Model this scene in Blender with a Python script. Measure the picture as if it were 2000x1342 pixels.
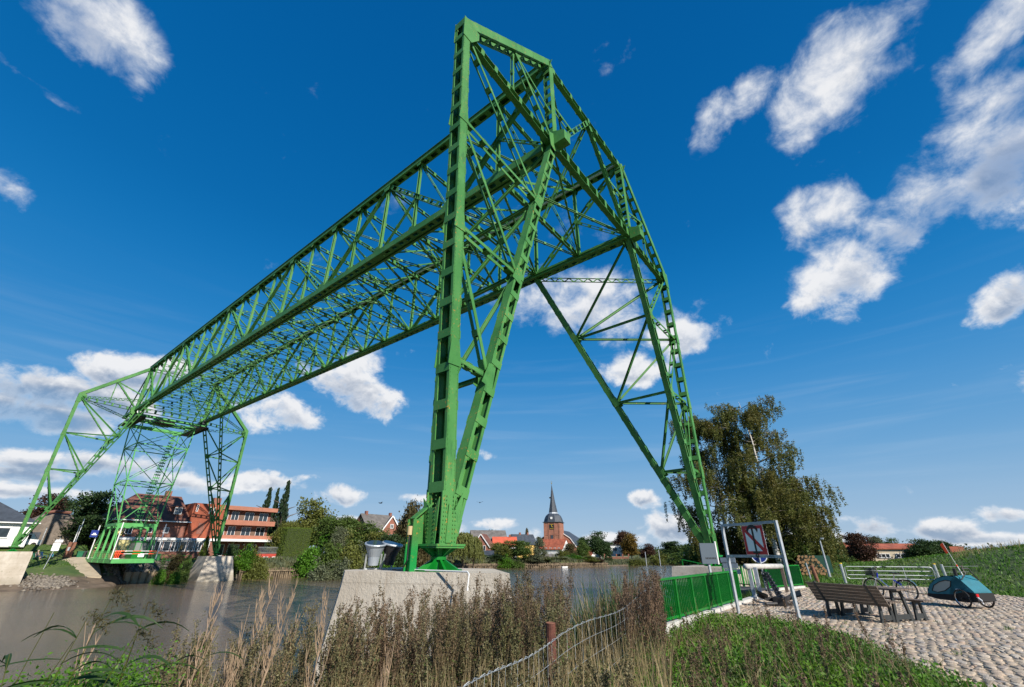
import bpy, bmesh, math, random
import numpy as np
from mathutils import Vector, Matrix, Quaternion
R = math.radians
sc = bpy.context.scene
for o in list(bpy.data.objects): bpy.data.objects.remove(o, do_unlink=True)
COL = sc.collection
random.seed(7); RN = np.random.RandomState(11)

# ------------------------------------------------------------------ camera
CAM = Vector((-19.58, -9.02, 1.6)); YAW = 0.8931; PITCH = 0.4471; FPX = 850.0
cd = bpy.data.cameras.new('camera'); cam = bpy.data.objects.new('camera', cd); COL.objects.link(cam)
cam.location = CAM; cam.rotation_euler = (R(90) + PITCH, 0, -YAW)
cd.sensor_width = 36; cd.lens = FPX / 2000 * 36; cd.clip_start = .1; cd.clip_end = 9000
sc.camera = cam

# ------------------------------------------------------------------ sun + exposure
SUN_AZ = R(194); SUN_EL = R(34)          # azimuth clockwise from +Y
sun_dir = Vector((math.sin(SUN_AZ) * math.cos(SUN_EL), math.cos(SUN_AZ) * math.cos(SUN_EL), math.sin(SUN_EL)))
sl = bpy.data.lights.new('sun', 'SUN'); sl.energy = 5.0; sl.angle = R(.5); sl.color = (1, .93, .83)
so = bpy.data.objects.new('sun', sl); COL.objects.link(so)
so.rotation_euler = sun_dir.to_track_quat('Z', 'Y').to_euler(); so.location = (-40, -60, 60)
sc.view_settings.view_transform = 'Standard'; sc.view_settings.look = 'None'
sc.view_settings.exposure = .42; sc.view_settings.gamma = 1

# ------------------------------------------------------------------ helper: a picture direction (used to measure places)
def ray(x, y):
    cy, sy = math.cos(YAW), math.sin(YAW); cp, sp = math.cos(PITCH), math.sin(PITCH)
    f = Vector((sy * cp, cy * cp, sp)); r = Vector((cy, -sy, 0)); u = Vector((-sy * sp, -cy * sp, cp))
    return f + r * ((x - 1000) / FPX) - u * ((y - 671) / FPX)
def gz(x, y, z=0):
    d = ray(x, y); return CAM + d * ((z - CAM.z) / d.z)
def gY(x, y, Y):
    d = ray(x, y); return CAM + d * ((Y - CAM.y) / d.y)
def gD(x, y, D):
    d = ray(x, y); return CAM + d * (D / math.hypot(d.x, d.y))

# ------------------------------------------------------------------ world: Nishita sky + clouds by direction
w = bpy.data.worlds.new('World'); sc.world = w; w.use_nodes = True
nt = w.node_tree; nt.nodes.clear()
class NT:
    def __init__(s, nt): s.nt = nt
    def n(s, t, **k):
        a = s.nt.nodes.new(t)
        for q, v in k.items(): setattr(a, q, v)
        return a
    def l(s, a, b): s.nt.links.new(a, b)
    def m(s, op, a, b=None, c=None, clamp=False):
        n = s.n('ShaderNodeMath', operation=op, use_clamp=clamp)
        for i, v in enumerate((a, b, c)):
            if v is None: continue
            if isinstance(v, (int, float)): n.inputs[i].default_value = v
            else: s.l(v, n.inputs[i])
        return n.outputs[0]
    def vm(s, op, a, b=None):
        n = s.n('ShaderNodeVectorMath', operation=op)
        for i, v in enumerate((a, b)):
            if v is None: continue
            if isinstance(v, (tuple, list, Vector)): n.inputs[i].default_value = tuple(v)
            else: s.l(v, n.inputs[i])
        return n.outputs['Value'] if op in ('DOT_PRODUCT', 'LENGTH') else n.outputs[0]
    def mr(s, v, a, b, c=0., d=1., smooth=True):
        n = s.n('ShaderNodeMapRange', interpolation_type='SMOOTHSTEP' if smooth else 'LINEAR')
        s.l(v, n.inputs[0])
        for i, q in enumerate((a, b, c, d)): n.inputs[i + 1].default_value = q
        return n.outputs[0]
    def noise(s, vec, scale, detail=4, rough=.55, dist=0.):
        n = s.n('ShaderNodeTexNoise'); n.inputs['Scale'].default_value = scale; n.inputs['Detail'].default_value = detail
        n.inputs['Roughness'].default_value = rough; n.inputs['Distortion'].default_value = dist
        if vec is not None: s.l(vec, n.inputs['Vector'])
        return n.outputs['Fac']
    def mix(s, f, a, b, bt='MIX'):
        n = s.n('ShaderNodeMix', data_type='RGBA', blend_type=bt)
        if isinstance(f, (int, float)): n.inputs[0].default_value = f
        else: s.l(f, n.inputs[0])
        for i, v in ((6, a), (7, b)):
            if isinstance(v, (tuple, list)): n.inputs[i].default_value = tuple(v[:3]) + (1,)
            else: s.l(v, n.inputs[i])
        return n.outputs[2]
W = NT(nt)
sky = W.n('ShaderNodeTexSky', sky_type='NISHITA'); sky.sun_disc = False
sky.sun_elevation = SUN_EL; sky.sun_rotation = SUN_AZ; sky.altitude = 10; sky.air_density = 1.0; sky.dust_density = .25; sky.ozone_density = 3.0
tc = W.n('ShaderNodeTexCoord'); D0 = tc.outputs['Generated']
sep = W.n('ShaderNodeSeparateXYZ'); W.l(D0, sep.inputs[0])
hsv = W.n('ShaderNodeHueSaturation'); hsv.inputs['Saturation'].default_value = 1.22; hsv.inputs['Value'].default_value = 1.0
W.l(sky.outputs[0], hsv.inputs['Color'])
gm = W.n('ShaderNodeGamma'); gm.inputs[1].default_value = 1.0; W.l(hsv.outputs[0], gm.inputs[0])
el = sep.outputs['Z']
rmp = W.n('ShaderNodeValToRGB'); W.l(el, rmp.inputs[0]); rmp.color_ramp.interpolation = 'B_SPLINE'
for i_, (p_, c_) in enumerate(((0., (.42, .55, .70)), (.07, (.33, .50, .70)), (.18, (.14, .38, .67)), (.36, (.012, .235, .60)), (.6, (.000, .135, .42)), (1., (.000, .085, .30)))):
    e_ = rmp.color_ramp.elements[i_] if i_ < 1 else (rmp.color_ramp.elements[-1] if i_ == 5 else rmp.color_ramp.elements.new(p_))
    e_.position = p_; e_.color = tuple(c_) + (1,)
tint = W.n('ShaderNodeMix', data_type='RGBA', blend_type='MULTIPLY'); tint.inputs[0].default_value = 1; W.l(rmp.outputs[0], tint.inputs[6]); tint.inputs[7].default_value = (8.3, 8.3, 8.3, 1)
skyc = W.mix(.955, gm.outputs[0], tint.outputs[2])
# clouds: each entry = picture direction of the centre, half-size (tangent units), roll, weight, softness
CL = [ # x,y, hw(px), hh(px), rot, weight, grey
 (185, 40, 150, 95, .25, 1.0, .35), (270, 110, 70, 55, .3, .9, .2), (40, 140, 70, 16, .2, .45, .2), (10, 360, 45, 40, .5, .45, .1),
 (110, 760, 175, 46, .0, 1.15, .5), (60, 800, 160, 50, 0, 1.1, .9), (270, 725, 120, 40, -.25, 1.0, .3), (200, 790, 130, 30, 0, .9, .6),
 (560, 800, 95, 42, .1, 1.05, .2), (690, 765, 105, 45, .35, 1.05, .3), (700, 700, 40, 30, .2, .7, .1), (520, 940, 75, 20, 0, .8, .2),
 (150, 905, 200, 34, -.1, .95, .5), (40, 925, 130, 20, 0, .9, .7), (330, 940, 120, 25, .1, .8, .4), (70, 960, 150, 18, 0, .8, .4),
 (668, 968, 48, 24, .0, 1.15, .2), (600, 931, 30, 7, -.1, .5, .1), (975, 1022, 62, 15, .0, 1.1, .1), (900, 1035, 20, 16, 0, 1, .1), (1045, 1043, 24, 20, 0, 1, .1),
 (948, 888, 22, 9, .3, .45, .1), (650, 1022, 60, 16, 0, .9, .2), (800, 970, 50, 8, 0, .5, 0),
 (1110, 590, 150, 62, .1, .8, .3), (1340, 640, 72, 55, -.2, .95, .2), (1235, 725, 62, 28, 0, .75, .15),
 (1253, 972, 36, 20, .3, 1.15, .2), (1150, 1010, 14, 14, 0, .6, .1), (1280, 1020, 22, 24, 0, 1, .1), (1180, 1055, 100, 16, 0, .9, .2), (1310, 1035, 60, 26, 0, .85, .5),
 (1655, 120, 120, 95, -.7, .75, .15), (1560, 225, 60, 55, -.6, .6, .1), (1760, 30, 110, 45, -.5, .8, .1), (1940, 60, 95, 55, -.3, .7, .3), (1465, 170, 45, 30, -1.0, .45, 0), (1390, 245, 55, 25, -.9, .3, 0),
 (1920, 320, 130, 120, -.6, .75, .95), (1780, 420, 130, 60, -.35, .75, .75), (1600, 430, 75, 60, .2, .7, .3), (1640, 530, 110, 70, -.5, .72, .4), (1590, 590, 50, 36, .3, .6, .2), (1965, 200, 90, 90, -.6, .6, .8),
 (1955, 585, 80, 50, -.4, 1.1, .25), (1700, 1025, 70, 30, .15, 1.1, .3), (1830, 1035, 80, 28, 0, 1.0, .5), (1960, 1005, 50, 22, .1, .95, .4), (1900, 1050, 130, 16, 0, .8, .6), (1600, 1050, 90, 18, 0, .8, .4),
 (-250, 850, 200, 120, 0, .9, .4), (2300, 700, 260, 140, 0, .8, .4), (600, -500, 320, 140, .3, .7, .3), (-500, 300, 260, 160, .4, .7, .3)]
final = skyc
bg = W.n('ShaderNodeBackground'); bg.inputs['Strength'].default_value = .09; W.l(final, bg.inputs['Color'])
ow = W.n('ShaderNodeOutputWorld'); W.l(bg.outputs[0], ow.inputs['Surface'])

# ------------------------------------------------------------------ materials
MATS = {}
def mat(name, col, rough=.6, metal=0., var=0., vscale=3., bump=0., bscale=20., spec=.5, fn=None, coord='Object'):
    if name in MATS: return MATS[name]
    m = bpy.data.materials.new(name); m.use_nodes = True; t = NT(m.node_tree); b = m.node_tree.nodes['Principled BSDF']
    b.inputs['Roughness'].default_value = rough; b.inputs['Metallic'].default_value = metal
    b.inputs['Specular IOR Level'].default_value = spec
    tcn = t.n('ShaderNodeTexCoord'); V = tcn.outputs['Object' if coord == 'World' else coord]
    if coord == 'World':
        V = t.n('ShaderNodeNewGeometry').outputs['Position']
    c = None
    if var:
        f = t.noise(V, vscale, 5, .6); c = t.mix(t.mr(f, .3, .7), tuple(x * (1 - var) for x in col), tuple(min(1, x * (1 + var)) for x in col))
    if fn: c = fn(t, V, c if c is not None else tuple(col))
    if c is None: b.inputs['Base Color'].default_value = tuple(col) + (1,)
    elif isinstance(c, tuple): b.inputs['Base Color'].default_value = c[:3] + (1,)
    else: t.l(c, b.inputs['Base Color'])
    if bump:
        bn = t.n('ShaderNodeBump'); bn.inputs['Strength'].default_value = bump; bn.inputs['Distance'].default_value = .05
        t.l(t.noise(V, bscale, 6, .65), bn.inputs['Height']); t.l(bn.outputs[0], b.inputs['Normal'])
    MATS[name] = m; return m
def pos(t): return t.n('ShaderNodeNewGeometry').outputs['Position']
def fn_green(t, V, c):
    P = pos(t)
    z = t.n('ShaderNodeSeparateXYZ'); t.l(P, z.inputs[0])
    fade = t.mr(t.noise(P, .5, 4, .6), .35, .7)
    c = t.mix(fade, (.045, .18, .040), (.078, .245, .065))
    # fresher, deeper paint on the lowest metre and a half, weathered above
    c = t.mix(t.mr(t.m('ADD', z.outputs[2], t.m('MULTIPLY', t.noise(P, 1.3, 3), 1.2)), 2.1, 2.6), (.008, .22, .045), c)
    c = t.mix(t.mr(t.noise(t.vm('MULTIPLY', P, (1, 1, .35)), 3.2, 6, .7), .52, .72, 0, .65), c, (.022, .10, .03))
    r1 = t.mr(t.noise(P, 9, 6, .75), .585, .635); r2 = t.mr(t.noise(P, .9, 3), .42, .60)
    c = t.mix(t.m('MULTIPLY', r1, t.m('MULTIPLY', r2, .9)), c, (.42, .20, .035))
    return c
M_G = mat('bridge_green_paint', (.1, .35, .09), .55, 0, spec=.3, fn=fn_green, bump=.12, bscale=30)
M_GR = mat('railing_green_paint', (.004, .17, .018), .35, var=.15, vscale=2)
def fn_conc(t, V, c):
    P = pos(t); z = t.n('ShaderNodeSeparateXYZ'); t.l(P, z.inputs[0])
    c = t.mix(t.mr(t.noise(P, .7, 6, .65), .35, .7), (.43, .375, .30), (.56, .51, .43))
    st_ = t.mr(t.noise(t.vm('MULTIPLY', P, (2.2, 2.2, .22)), 1.2, 5, .6), .55, .72)
    c = t.mix(t.m('MULTIPLY', st_, .5), c, (.26, .19, .12))
    fr_ = t.m('FRACT', t.m('MULTIPLY', z.outputs[2], 1.6)); c = t.mix(t.m('MULTIPLY', t.mr(t.m('ABSOLUTE', t.m('SUBTRACT', fr_, .5)), .03, .0, 0, 1), .45), c, (.24, .20, .15))
    alg = t.m('MULTIPLY', t.mr(t.noise(P, 2.6, 6, .75), .56, .68), t.mr(z.outputs[2], 1.2, -.6)); c = t.mix(t.m('MULTIPLY', alg, .6), c, (.16, .15, .085))
    tide = t.mr(t.m('ADD', z.outputs[2], t.m('MULTIPLY', t.noise(P, .8, 3), .8)), -1.5, -.6)
    return t.mix(tide, t.mix(.5, c, (.22, .19, .13)), c)
M_C = mat('weathered_concrete', (.42, .37, .3), .85, fn=fn_conc, bump=.5, bscale=14)
def brickfn(c1, c2, mortar, s=1.):
    def f(t, V, c):
        P = pos(t); n = t.n('ShaderNodeTexBrick'); 
        v = t.n('ShaderNodeSeparateXYZ'); t.l(P, v.inputs[0]); cb = t.n('ShaderNodeCombineXYZ')
        t.l(t.m('ADD', v.outputs[0], v.outputs[1]), cb.inputs[0]); t.l(v.outputs[2], cb.inputs[1]); t.l(cb.outputs[0], n.inputs['Vector'])
        n.inputs['Color1'].default_value = c1 + (1,); n.inputs['Color2'].default_value = c2 + (1,); n.inputs['Mortar'].default_value = mortar + (1,)
        n.inputs['Scale'].default_value = 1; n.inputs['Brick Width'].default_value = .25 * s; n.inputs['Row Height'].default_value = .08 * s; n.inputs['Mortar Size'].default_value = .01 * s
        return t.mix(t.mr(t.noise(P, .6, 4), .3, .7, 0, .35), n.outputs[0], (.10, .05, .035))
    return f
M_BR = mat('red_brick', (.3, .1, .06), .85, fn=brickfn((.30, .095, .055), (.20, .06, .04), (.22, .15, .12)))
M_BRO = mat('orange_red_brick', (.4, .14, .08), .85, fn=brickfn((.33, .105, .06), (.25, .075, .045), (.26, .16, .12)))
M_BRC = mat('church_brick', (.4, .14, .08), .85, fn=brickfn((.42, .15, .08), (.31, .10, .06), (.32, .2, .15), 2.))
M_BAL = mat('balcony_terracotta', (.36, .145, .09), .8, var=.12, vscale=.8, coord='World')
M_ORC = mat('orange_tile_hanging', (.29, .07, .03), .7, var=.22, vscale=1.2, bump=.5, bscale=9, coord='World')
M_WP = mat('white_paint', (.78, .78, .76), .5, var=.04)
M_YEL = mat('pale_yellow_render', (.72, .64, .30), .8, var=.06, coord='World')
M_GL = mat('window_glass', (.03, .04, .05), .06, spec=.8)
M_DK = mat('dark_slate', (.045, .055, .07), .6, var=.25, vscale=.9, bump=.3, bscale=6, coord='World')
M_RT = mat('red_roof_tile', (.33, .09, .045), .75, var=.3, vscale=.7, bump=.6, bscale=8, coord='World')
M_RT2 = mat('brown_roof_tile', (.16, .065, .042), .75, var=.35, vscale=.6, bump=.6, bscale=8, coord='World')
M_GRF = mat('grey_roof_tile', (.13, .12, .11), .8, var=.25, vscale=.7, bump=.5, bscale=8, coord='World')
M_TH = mat('thatch', (.19, .155, .125), .95, var=.2, vscale=1.5, bump=1., bscale=14, coord='World')
M_STL = mat('galvanised_steel', (.42, .45, .46), .45, .55, var=.15, vscale=6)
M_STP = mat('galvanised_grey', (.36, .39, .42), .5, .2, var=.2, vscale=8)
M_BLK = mat('black_iron', (.018, .018, .02), .5, var=.3, vscale=10)
M_CI = mat('dark_grey_cast_iron', (.045, .05, .052), .5, .2, var=.2)
def fn_wood(t, V, c):
    n = t.noise(t.vm('MULTIPLY', V, (1.2, 22, 22)), 2, 5, .7); return t.mix(t.mr(n, .3, .7), (.085, .062, .048), (.20, .155, .12))
M_WD = mat('weathered_wood', (.14, .1, .08), .8, fn=fn_wood, bump=.3, bscale=30)
M_PIL = mat('old_timber_pile', (.16, .12, .075), .9, var=.5, vscale=1.2, bump=.5, bscale=8, coord='World')
M_PAN = mat('sheet_pile_tan', (.36, .27, .17), .9, var=.25, vscale=1.5, bump=.4, bscale=5, coord='World')
M_RUST = mat('rusty_steel', (.11, .035, .022), .8, var=.3, vscale=9, bump=.3)
M_RUS2 = mat('rusty_brown_post', (.20, .085, .05), .8, var=.25, vscale=7)
M_RED = mat('sign_red', (.55, .008, .015), .4)
M_SW = mat('sign_white', (.86, .87, .88), .35)
M_SB = mat('sign_black', (.01, .01, .01), .5)
M_BLU = mat('sign_blue', (.01, .03, .22), .4)
M_TEAL = mat('teal_fabric', (.006, .14, .19), .65, var=.12, vscale=5)
M_BFAB = mat('black_fabric', (.012, .012, .014), .8)
M_TYR = mat('tyre_rubber', (.012, .012, .012), .75)
M_CHR = mat('bright_metal', (.65, .66, .68), .22, .95)
M_BBL = mat('bicycle_blue', (.005, .03, .42), .25)
M_NEON = mat('neon_orange_flag', (.95, .09, .02), .6)
M_YC = mat('yellow_cap', (.75, .5, .02), .5)
M_KERB = mat('pale_kerb_stone', (.5, .49, .46), .85, var=.15, vscale=4, bump=.4)
M_SKIN = mat('skin', (.5, .3, .22), .6)
M_SHIRT = mat('beige_shirt', (.45, .36, .3), .9)
M_JEAN = mat('blue_trousers', (.04, .055, .10), .9)
M_PLW = mat('pinewood_box', (.5, .38, .2), .8)
M_LOG = mat('cut_log_end', (.42, .24, .11), .85, var=.4, vscale=2)
M_BARK = mat('brown_bark', (.09, .07, .05), .95, var=.4, vscale=3, bump=.6)
def fn_birch(t, V, c):
    n = t.noise(t.vm('MULTIPLY', V, (1.5, 1.5, 5)), 2.2, 5, .6); return t.mix(t.mr(n, .55, .62), (.60, .57, .53), (.05, .045, .04))
M_BIR = mat('birch_bark', (.6, .57, .52), .8, fn=fn_birch)
M_FLG = mat('white_pole', (.75, .75, .73), .4)
M_LGR = mat('lamp_housing_grey', (.34, .38, .42), .4, .2, var=.1)
def leafmat(name, c, v=.35, hue=None, tr=.35):
    def f(t, V, cc):
        a = t.n('ShaderNodeAttribute', attribute_name='v'); oi = t.n('ShaderNodeObjectInfo')
        n = t.noise(V, .45, 3)
        lo = tuple(x * (1 - v) for x in c); hi = tuple(min(1, x * (1 + v)) for x in c)
        c1 = t.mix(a.outputs['Fac'], lo, hi)
        h2 = hue or (c[0] * 1.35, c[1] * 1.1, c[2] * .8)
        return t.mix(t.mr(n, .4, .68, 0, .75), c1, h2)
    m = mat(name, c, .55, fn=f, spec=.3)
    nt = m.node_tree; b = nt.nodes['Principled BSDF']; o = nt.nodes['Material Output']
    tr_ = nt.nodes.new('ShaderNodeBsdfTranslucent'); mx = nt.nodes.new('ShaderNodeMixShader'); mx.inputs[0].default_value = tr
    nt.links.new(b.inputs['Base Color'].links[0].from_socket, tr_.inputs['Color'])
    nt.links.new(b.outputs[0], mx.inputs[1]); nt.links.new(tr_.outputs[0], mx.inputs[2]); nt.links.new(mx.outputs[0], o.inputs['Surface'])
    return m
L_MID = leafmat('leaf_mid_green', (0.081, 0.132, 0.027)); L_DRK = leafmat('leaf_dark_green', (0.041, 0.078, 0.024)); L_YEL = leafmat('leaf_yellow_green', (0.131, 0.150, 0.033))
L_COP = leafmat('leaf_copper', (0.072, 0.034, 0.021), hue=(.075, .05, .02)); L_OCH = leafmat('leaf_ochre', (0.169, 0.114, 0.023)); L_SIL = leafmat('leaf_grey_green', (0.121, 0.144, 0.081))
L_WIL = leafmat('leaf_willow', (0.150, 0.169, 0.046)); L_BIR = leafmat('leaf_birch', (0.125, 0.145, 0.036), hue=(.165, .14, .035), tr=.42); L_CON = leafmat('needle_dark', (0.024, 0.050, 0.022))
L_HEDGE = leafmat('leaf_cypress_hedge', (0.099, 0.153, 0.018), hue=(.14, .18, .02)); L_BRI = leafmat('leaf_bright_green', (0.084, 0.204, 0.018)); L_HERB = leafmat('leaf_herb_green', (0.060, 0.126, 0.022), hue=(.085, .11, .03))
L_BRUSH = leafmat('leaf_brownish', (.085, .075, .03)); L_REED = leafmat('leaf_reed', (.045, .105, .03)); L_DRY = leafmat('dry_straw', (.33, .25, .13), .4, hue=(.42, .33, .18)); 
L_MUG = leafmat('dry_mugwort_seed', (0.169, 0.110, 0.073), .45, hue=(.10, .092, .04)); L_MUG2 = leafmat('dry_olive_seed', (.19, .165, .085), .45, hue=(.12, .14, .05)); L_STEM = leafmat('dry_stem', (.26, .17, .10), .35, hue=(.20, .18, .07), tr=.1); L_BARE = leafmat('bare_pale_twig', (.42, .30, .20), .25, hue=(.36, .25, .16), tr=.05)
L_GRS = leafmat('grass_green', (0.072, 0.169, 0.018), hue=(.12, .18, .03)); L_GRD = leafmat('grass_dike', (0.076, 0.187, 0.020), hue=(.11, .17, .025))

# ------------------------------------------------------------------ mesh helpers
class MB:
    def __init__(s): s.v = []; s.f = []
    def add(s, vs, fs):
        o = len(s.v); s.v += [tuple(p) for p in vs]; s.f += [tuple(i + o for i in f) for f in fs]
    BF = [(0, 3, 2, 1), (4, 5, 6, 7), (0, 1, 5, 4), (1, 2, 6, 5), (2, 3, 7, 6), (3, 0, 4, 7)]
    def box(s, c, d):
        x, y, z = c; a, b, h = d[0] / 2, d[1] / 2, d[2] / 2
        s.add([(x - a, y - b, z - h), (x + a, y - b, z - h), (x + a, y + b, z - h), (x - a, y + b, z - h), (x - a, y - b, z + h), (x + a, y - b, z + h), (x + a, y + b, z + h), (x - a, y + b, z + h)], s.BF); return s
    def b2(s, lo, hi):
        return s.box([(a + b) / 2 for a, b in zip(lo, hi)], [abs(b - a) for a, b in zip(lo, hi)])
    def bar(s, p0, p1, w, h, ref=(0, 0, 1), o=(0, 0)):
        p0 = Vector(p0); p1 = Vector(p1); a = (p1 - p0).normalized(); ref = Vector(ref)
        if abs(a.dot(ref.normalized())) > .98: ref = Vector((1, 0, 0)) if abs(a.x) < .9 else Vector((0, 1, 0))
        n = (ref - a * ref.dot(a)).normalized(); t = a.cross(n)       # t: width direction, n: height direction
        q = []
        for p in (p0, p1):
            for i, j in ((-1, -1), (1, -1), (1, 1), (-1, 1)):
                q.append(p + t * (w / 2 * i + o[0]) + n * (h / 2 * j + o[1]))
        s.add(q, s.BF); return s
    def tube(s, pts, r, n=6, cap=True):
        pts = [Vector(p) for p in pts]; rs = r if isinstance(r, (list, tuple)) else [r] * len(pts); o = len(s.v); m = len(pts)
        up = Vector((0, 0, 1))
        for i, p in enumerate(pts):
            d = (pts[min(i + 1, m - 1)] - pts[max(i - 1, 0)]).normalized()
            u = up if abs(d.dot(up)) < .95 else Vector((1, 0, 0))
            x = d.cross(u).normalized(); y = x.cross(d)
            for k in range(n):
                an = 2 * math.pi * k / n; s.v.append(tuple(p + (x * math.cos(an) + y * math.sin(an)) * rs[i]))
        for i in range(m - 1):
            for k in range(n):
                k2 = (k + 1) % n; s.f.append((o + i * n + k, o + i * n + k2, o + (i + 1) * n + k2, o + (i + 1) * n + k))
        if cap: s.f.append(tuple(o + k for k in range(n))[::-1]); s.f.append(tuple(o + (m - 1) * n + k for k in range(n)))
        return s
    def torus(s, c, rad, r, axis=(0, 1, 0), n=24, m=6):
        ax = Vector(axis).normalized(); u = ax.orthogonal().normalized(); v = ax.cross(u); o = len(s.v); c = Vector(c)
        for i in range(n):
            a = 2 * math.pi * i / n; d = u * math.cos(a) + v * math.sin(a)
            for j in range(m):
                b = 2 * math.pi * j / m; s.v.append(tuple(c + d * (rad + r * math.cos(b)) + ax * r * math.sin(b)))
        for i in range(n):
            for j in range(m):
                s.f.append((o + i * m + j, o + ((i + 1) % n) * m + j, o + ((i + 1) % n) * m + (j + 1) % m, o + i * m + (j + 1) % m))
        return s
    def prism(s, poly, vec):
        n = len(poly); vec = Vector(vec); a = [Vector(p) for p in poly]; b = [p + vec for p in a]
        s.add(a + b, [tuple(range(n))[::-1], tuple(range(n, 2 * n))] + [(i, (i + 1) % n, n + (i + 1) % n, n + i) for i in range(n)]); return s
    def cone(s, c, r0, r1, h, n=12):
        return s.tube([c, Vector(c) + Vector((0, 0, h))], [r0, r1], n)
    def poly(s, pts): s.add(pts, [tuple(range(len(pts)))]); return s
def mesh(name, mb, m=None, smooth=False):
    me = bpy.data.meshes.new(name); me.from_pydata(mb.v, [], mb.f); me.update()
    bm = bmesh.new(); bm.from_mesh(me); bmesh.ops.recalc_face_normals(bm, faces=bm.faces); bm.to_mesh(me); bm.free()
    if m: me.materials.append(m)
    if smooth: me.polygons.foreach_set('use_smooth', [True] * len(me.polygons))
    return me
def link(name, data, parent=None, loc=(0, 0, 0), rot=(0, 0, 0), scale=(1, 1, 1)):
    o = bpy.data.objects.new(name, data); COL.objects.link(o); o.location = loc; o.rotation_euler = rot; o.scale = scale
    if parent: o.parent = parent
    return o
def part(name, mb, m, parent, loc=(0, 0, 0), rot=(0, 0, 0), smooth=False, label=None, kind=None):
    o = link(name, mesh(name, mb, m, smooth), parent, loc, rot)
    if label: o['label'] = label
    if kind: o['kind'] = kind
    return o
def tag(o, label, cat, group=None):
    o['label'] = label; o['category'] = cat
    if group: o['group'] = group
    return o
def thing(name, label, cat, loc=(0, 0, 0), rz=0, group=None):
    o = link(name, None, None, loc, (0, 0, rz)); o.empty_display_size = .2
    return tag(o, label, cat, group)
def struct(name, mb, m, **k):
    o = part(name, mb, m, None, **k); o['kind'] = 'structure'; return o
def npmesh(name, verts, quads, m, v=None, tris=False):
    me = bpy.data.meshes.new(name); nq = len(quads); k = 3 if tris else 4
    me.vertices.add(len(verts)); me.vertices.foreach_set('co', np.asarray(verts, dtype=np.float32).ravel())
    me.loops.add(nq * k); me.loops.foreach_set('vertex_index', np.asarray(quads, dtype=np.int32).ravel())
    me.polygons.add(nq); me.polygons.foreach_set('loop_start', np.arange(0, nq * k, k, dtype=np.int32))
    me.polygons.foreach_set('loop_total', np.full(nq, k, dtype=np.int32))
    if v is not None:
        at = me.attributes.new('v', 'FLOAT', 'FACE'); at.data.foreach_set('value', np.asarray(v, dtype=np.float32))
    me.update(calc_edges=True); me.validate()
    if m: me.materials.append(m)
    return me
def leaves(P, size, rs, flat=0., asp=.6, dirv=None):
    """quads at points P; dirv = optional long-axis directions"""
    n = len(P); a = rs.normal(size=(n, 3)) if dirv is None else dirv + rs.normal(size=(n, 3)) * .25
    a /= np.linalg.norm(a, axis=1)[:, None] + 1e-9
    b = rs.normal(size=(n, 3)); b[:, 2] *= (1 - flat); b -= a * (a * b).sum(1)[:, None]; b /= np.linalg.norm(b, axis=1)[:, None] + 1e-9
    s = size * rs.uniform(.6, 1.3, n) if np.isscalar(size) else size
    a = a * s[:, None] * .5; b = b * s[:, None] * .5 * asp
    V = np.stack([P - a, P + b * 1., P + a, P - b], 1).reshape(-1, 3)
    return V, np.arange(n * 4).reshape(-1, 4)
def strips(paths, widths, rs, wdir=None):
    """flat tapering ribbons along polylines: paths (n,k,3), widths (n,k)"""
    n, k, _ = paths.shape; d = paths[:, -1] - paths[:, 0]
    b = rs.normal(size=(n, 3)) if wdir is None else wdir
    b = b - d * ((b * d).sum(1) / ((d * d).sum(1) + 1e-9))[:, None]; b /= np.linalg.norm(b, axis=1)[:, None] + 1e-9
    A = paths - b[:, None, :] * widths[:, :, None] / 2; B = paths + b[:, None, :] * widths[:, :, None] / 2
    V = np.stack([A, B], 2).reshape(-1, 3)
    base = (np.arange(n) * k * 2)[:, None] + (np.arange(k - 1) * 2)[None, :]
    Q = np.stack([base, base + 1, base + 3, base + 2], -1).reshape(-1, 4)
    return V, Q
def joinq(parts):
    V = []; Q = []; o = 0; vals = []
    for v, q, a in parts:
        V.append(v); Q.append(q + o); o += len(v); vals.append(a)
    return np.concatenate(V), np.concatenate(Q), np.concatenate(vals)
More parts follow.
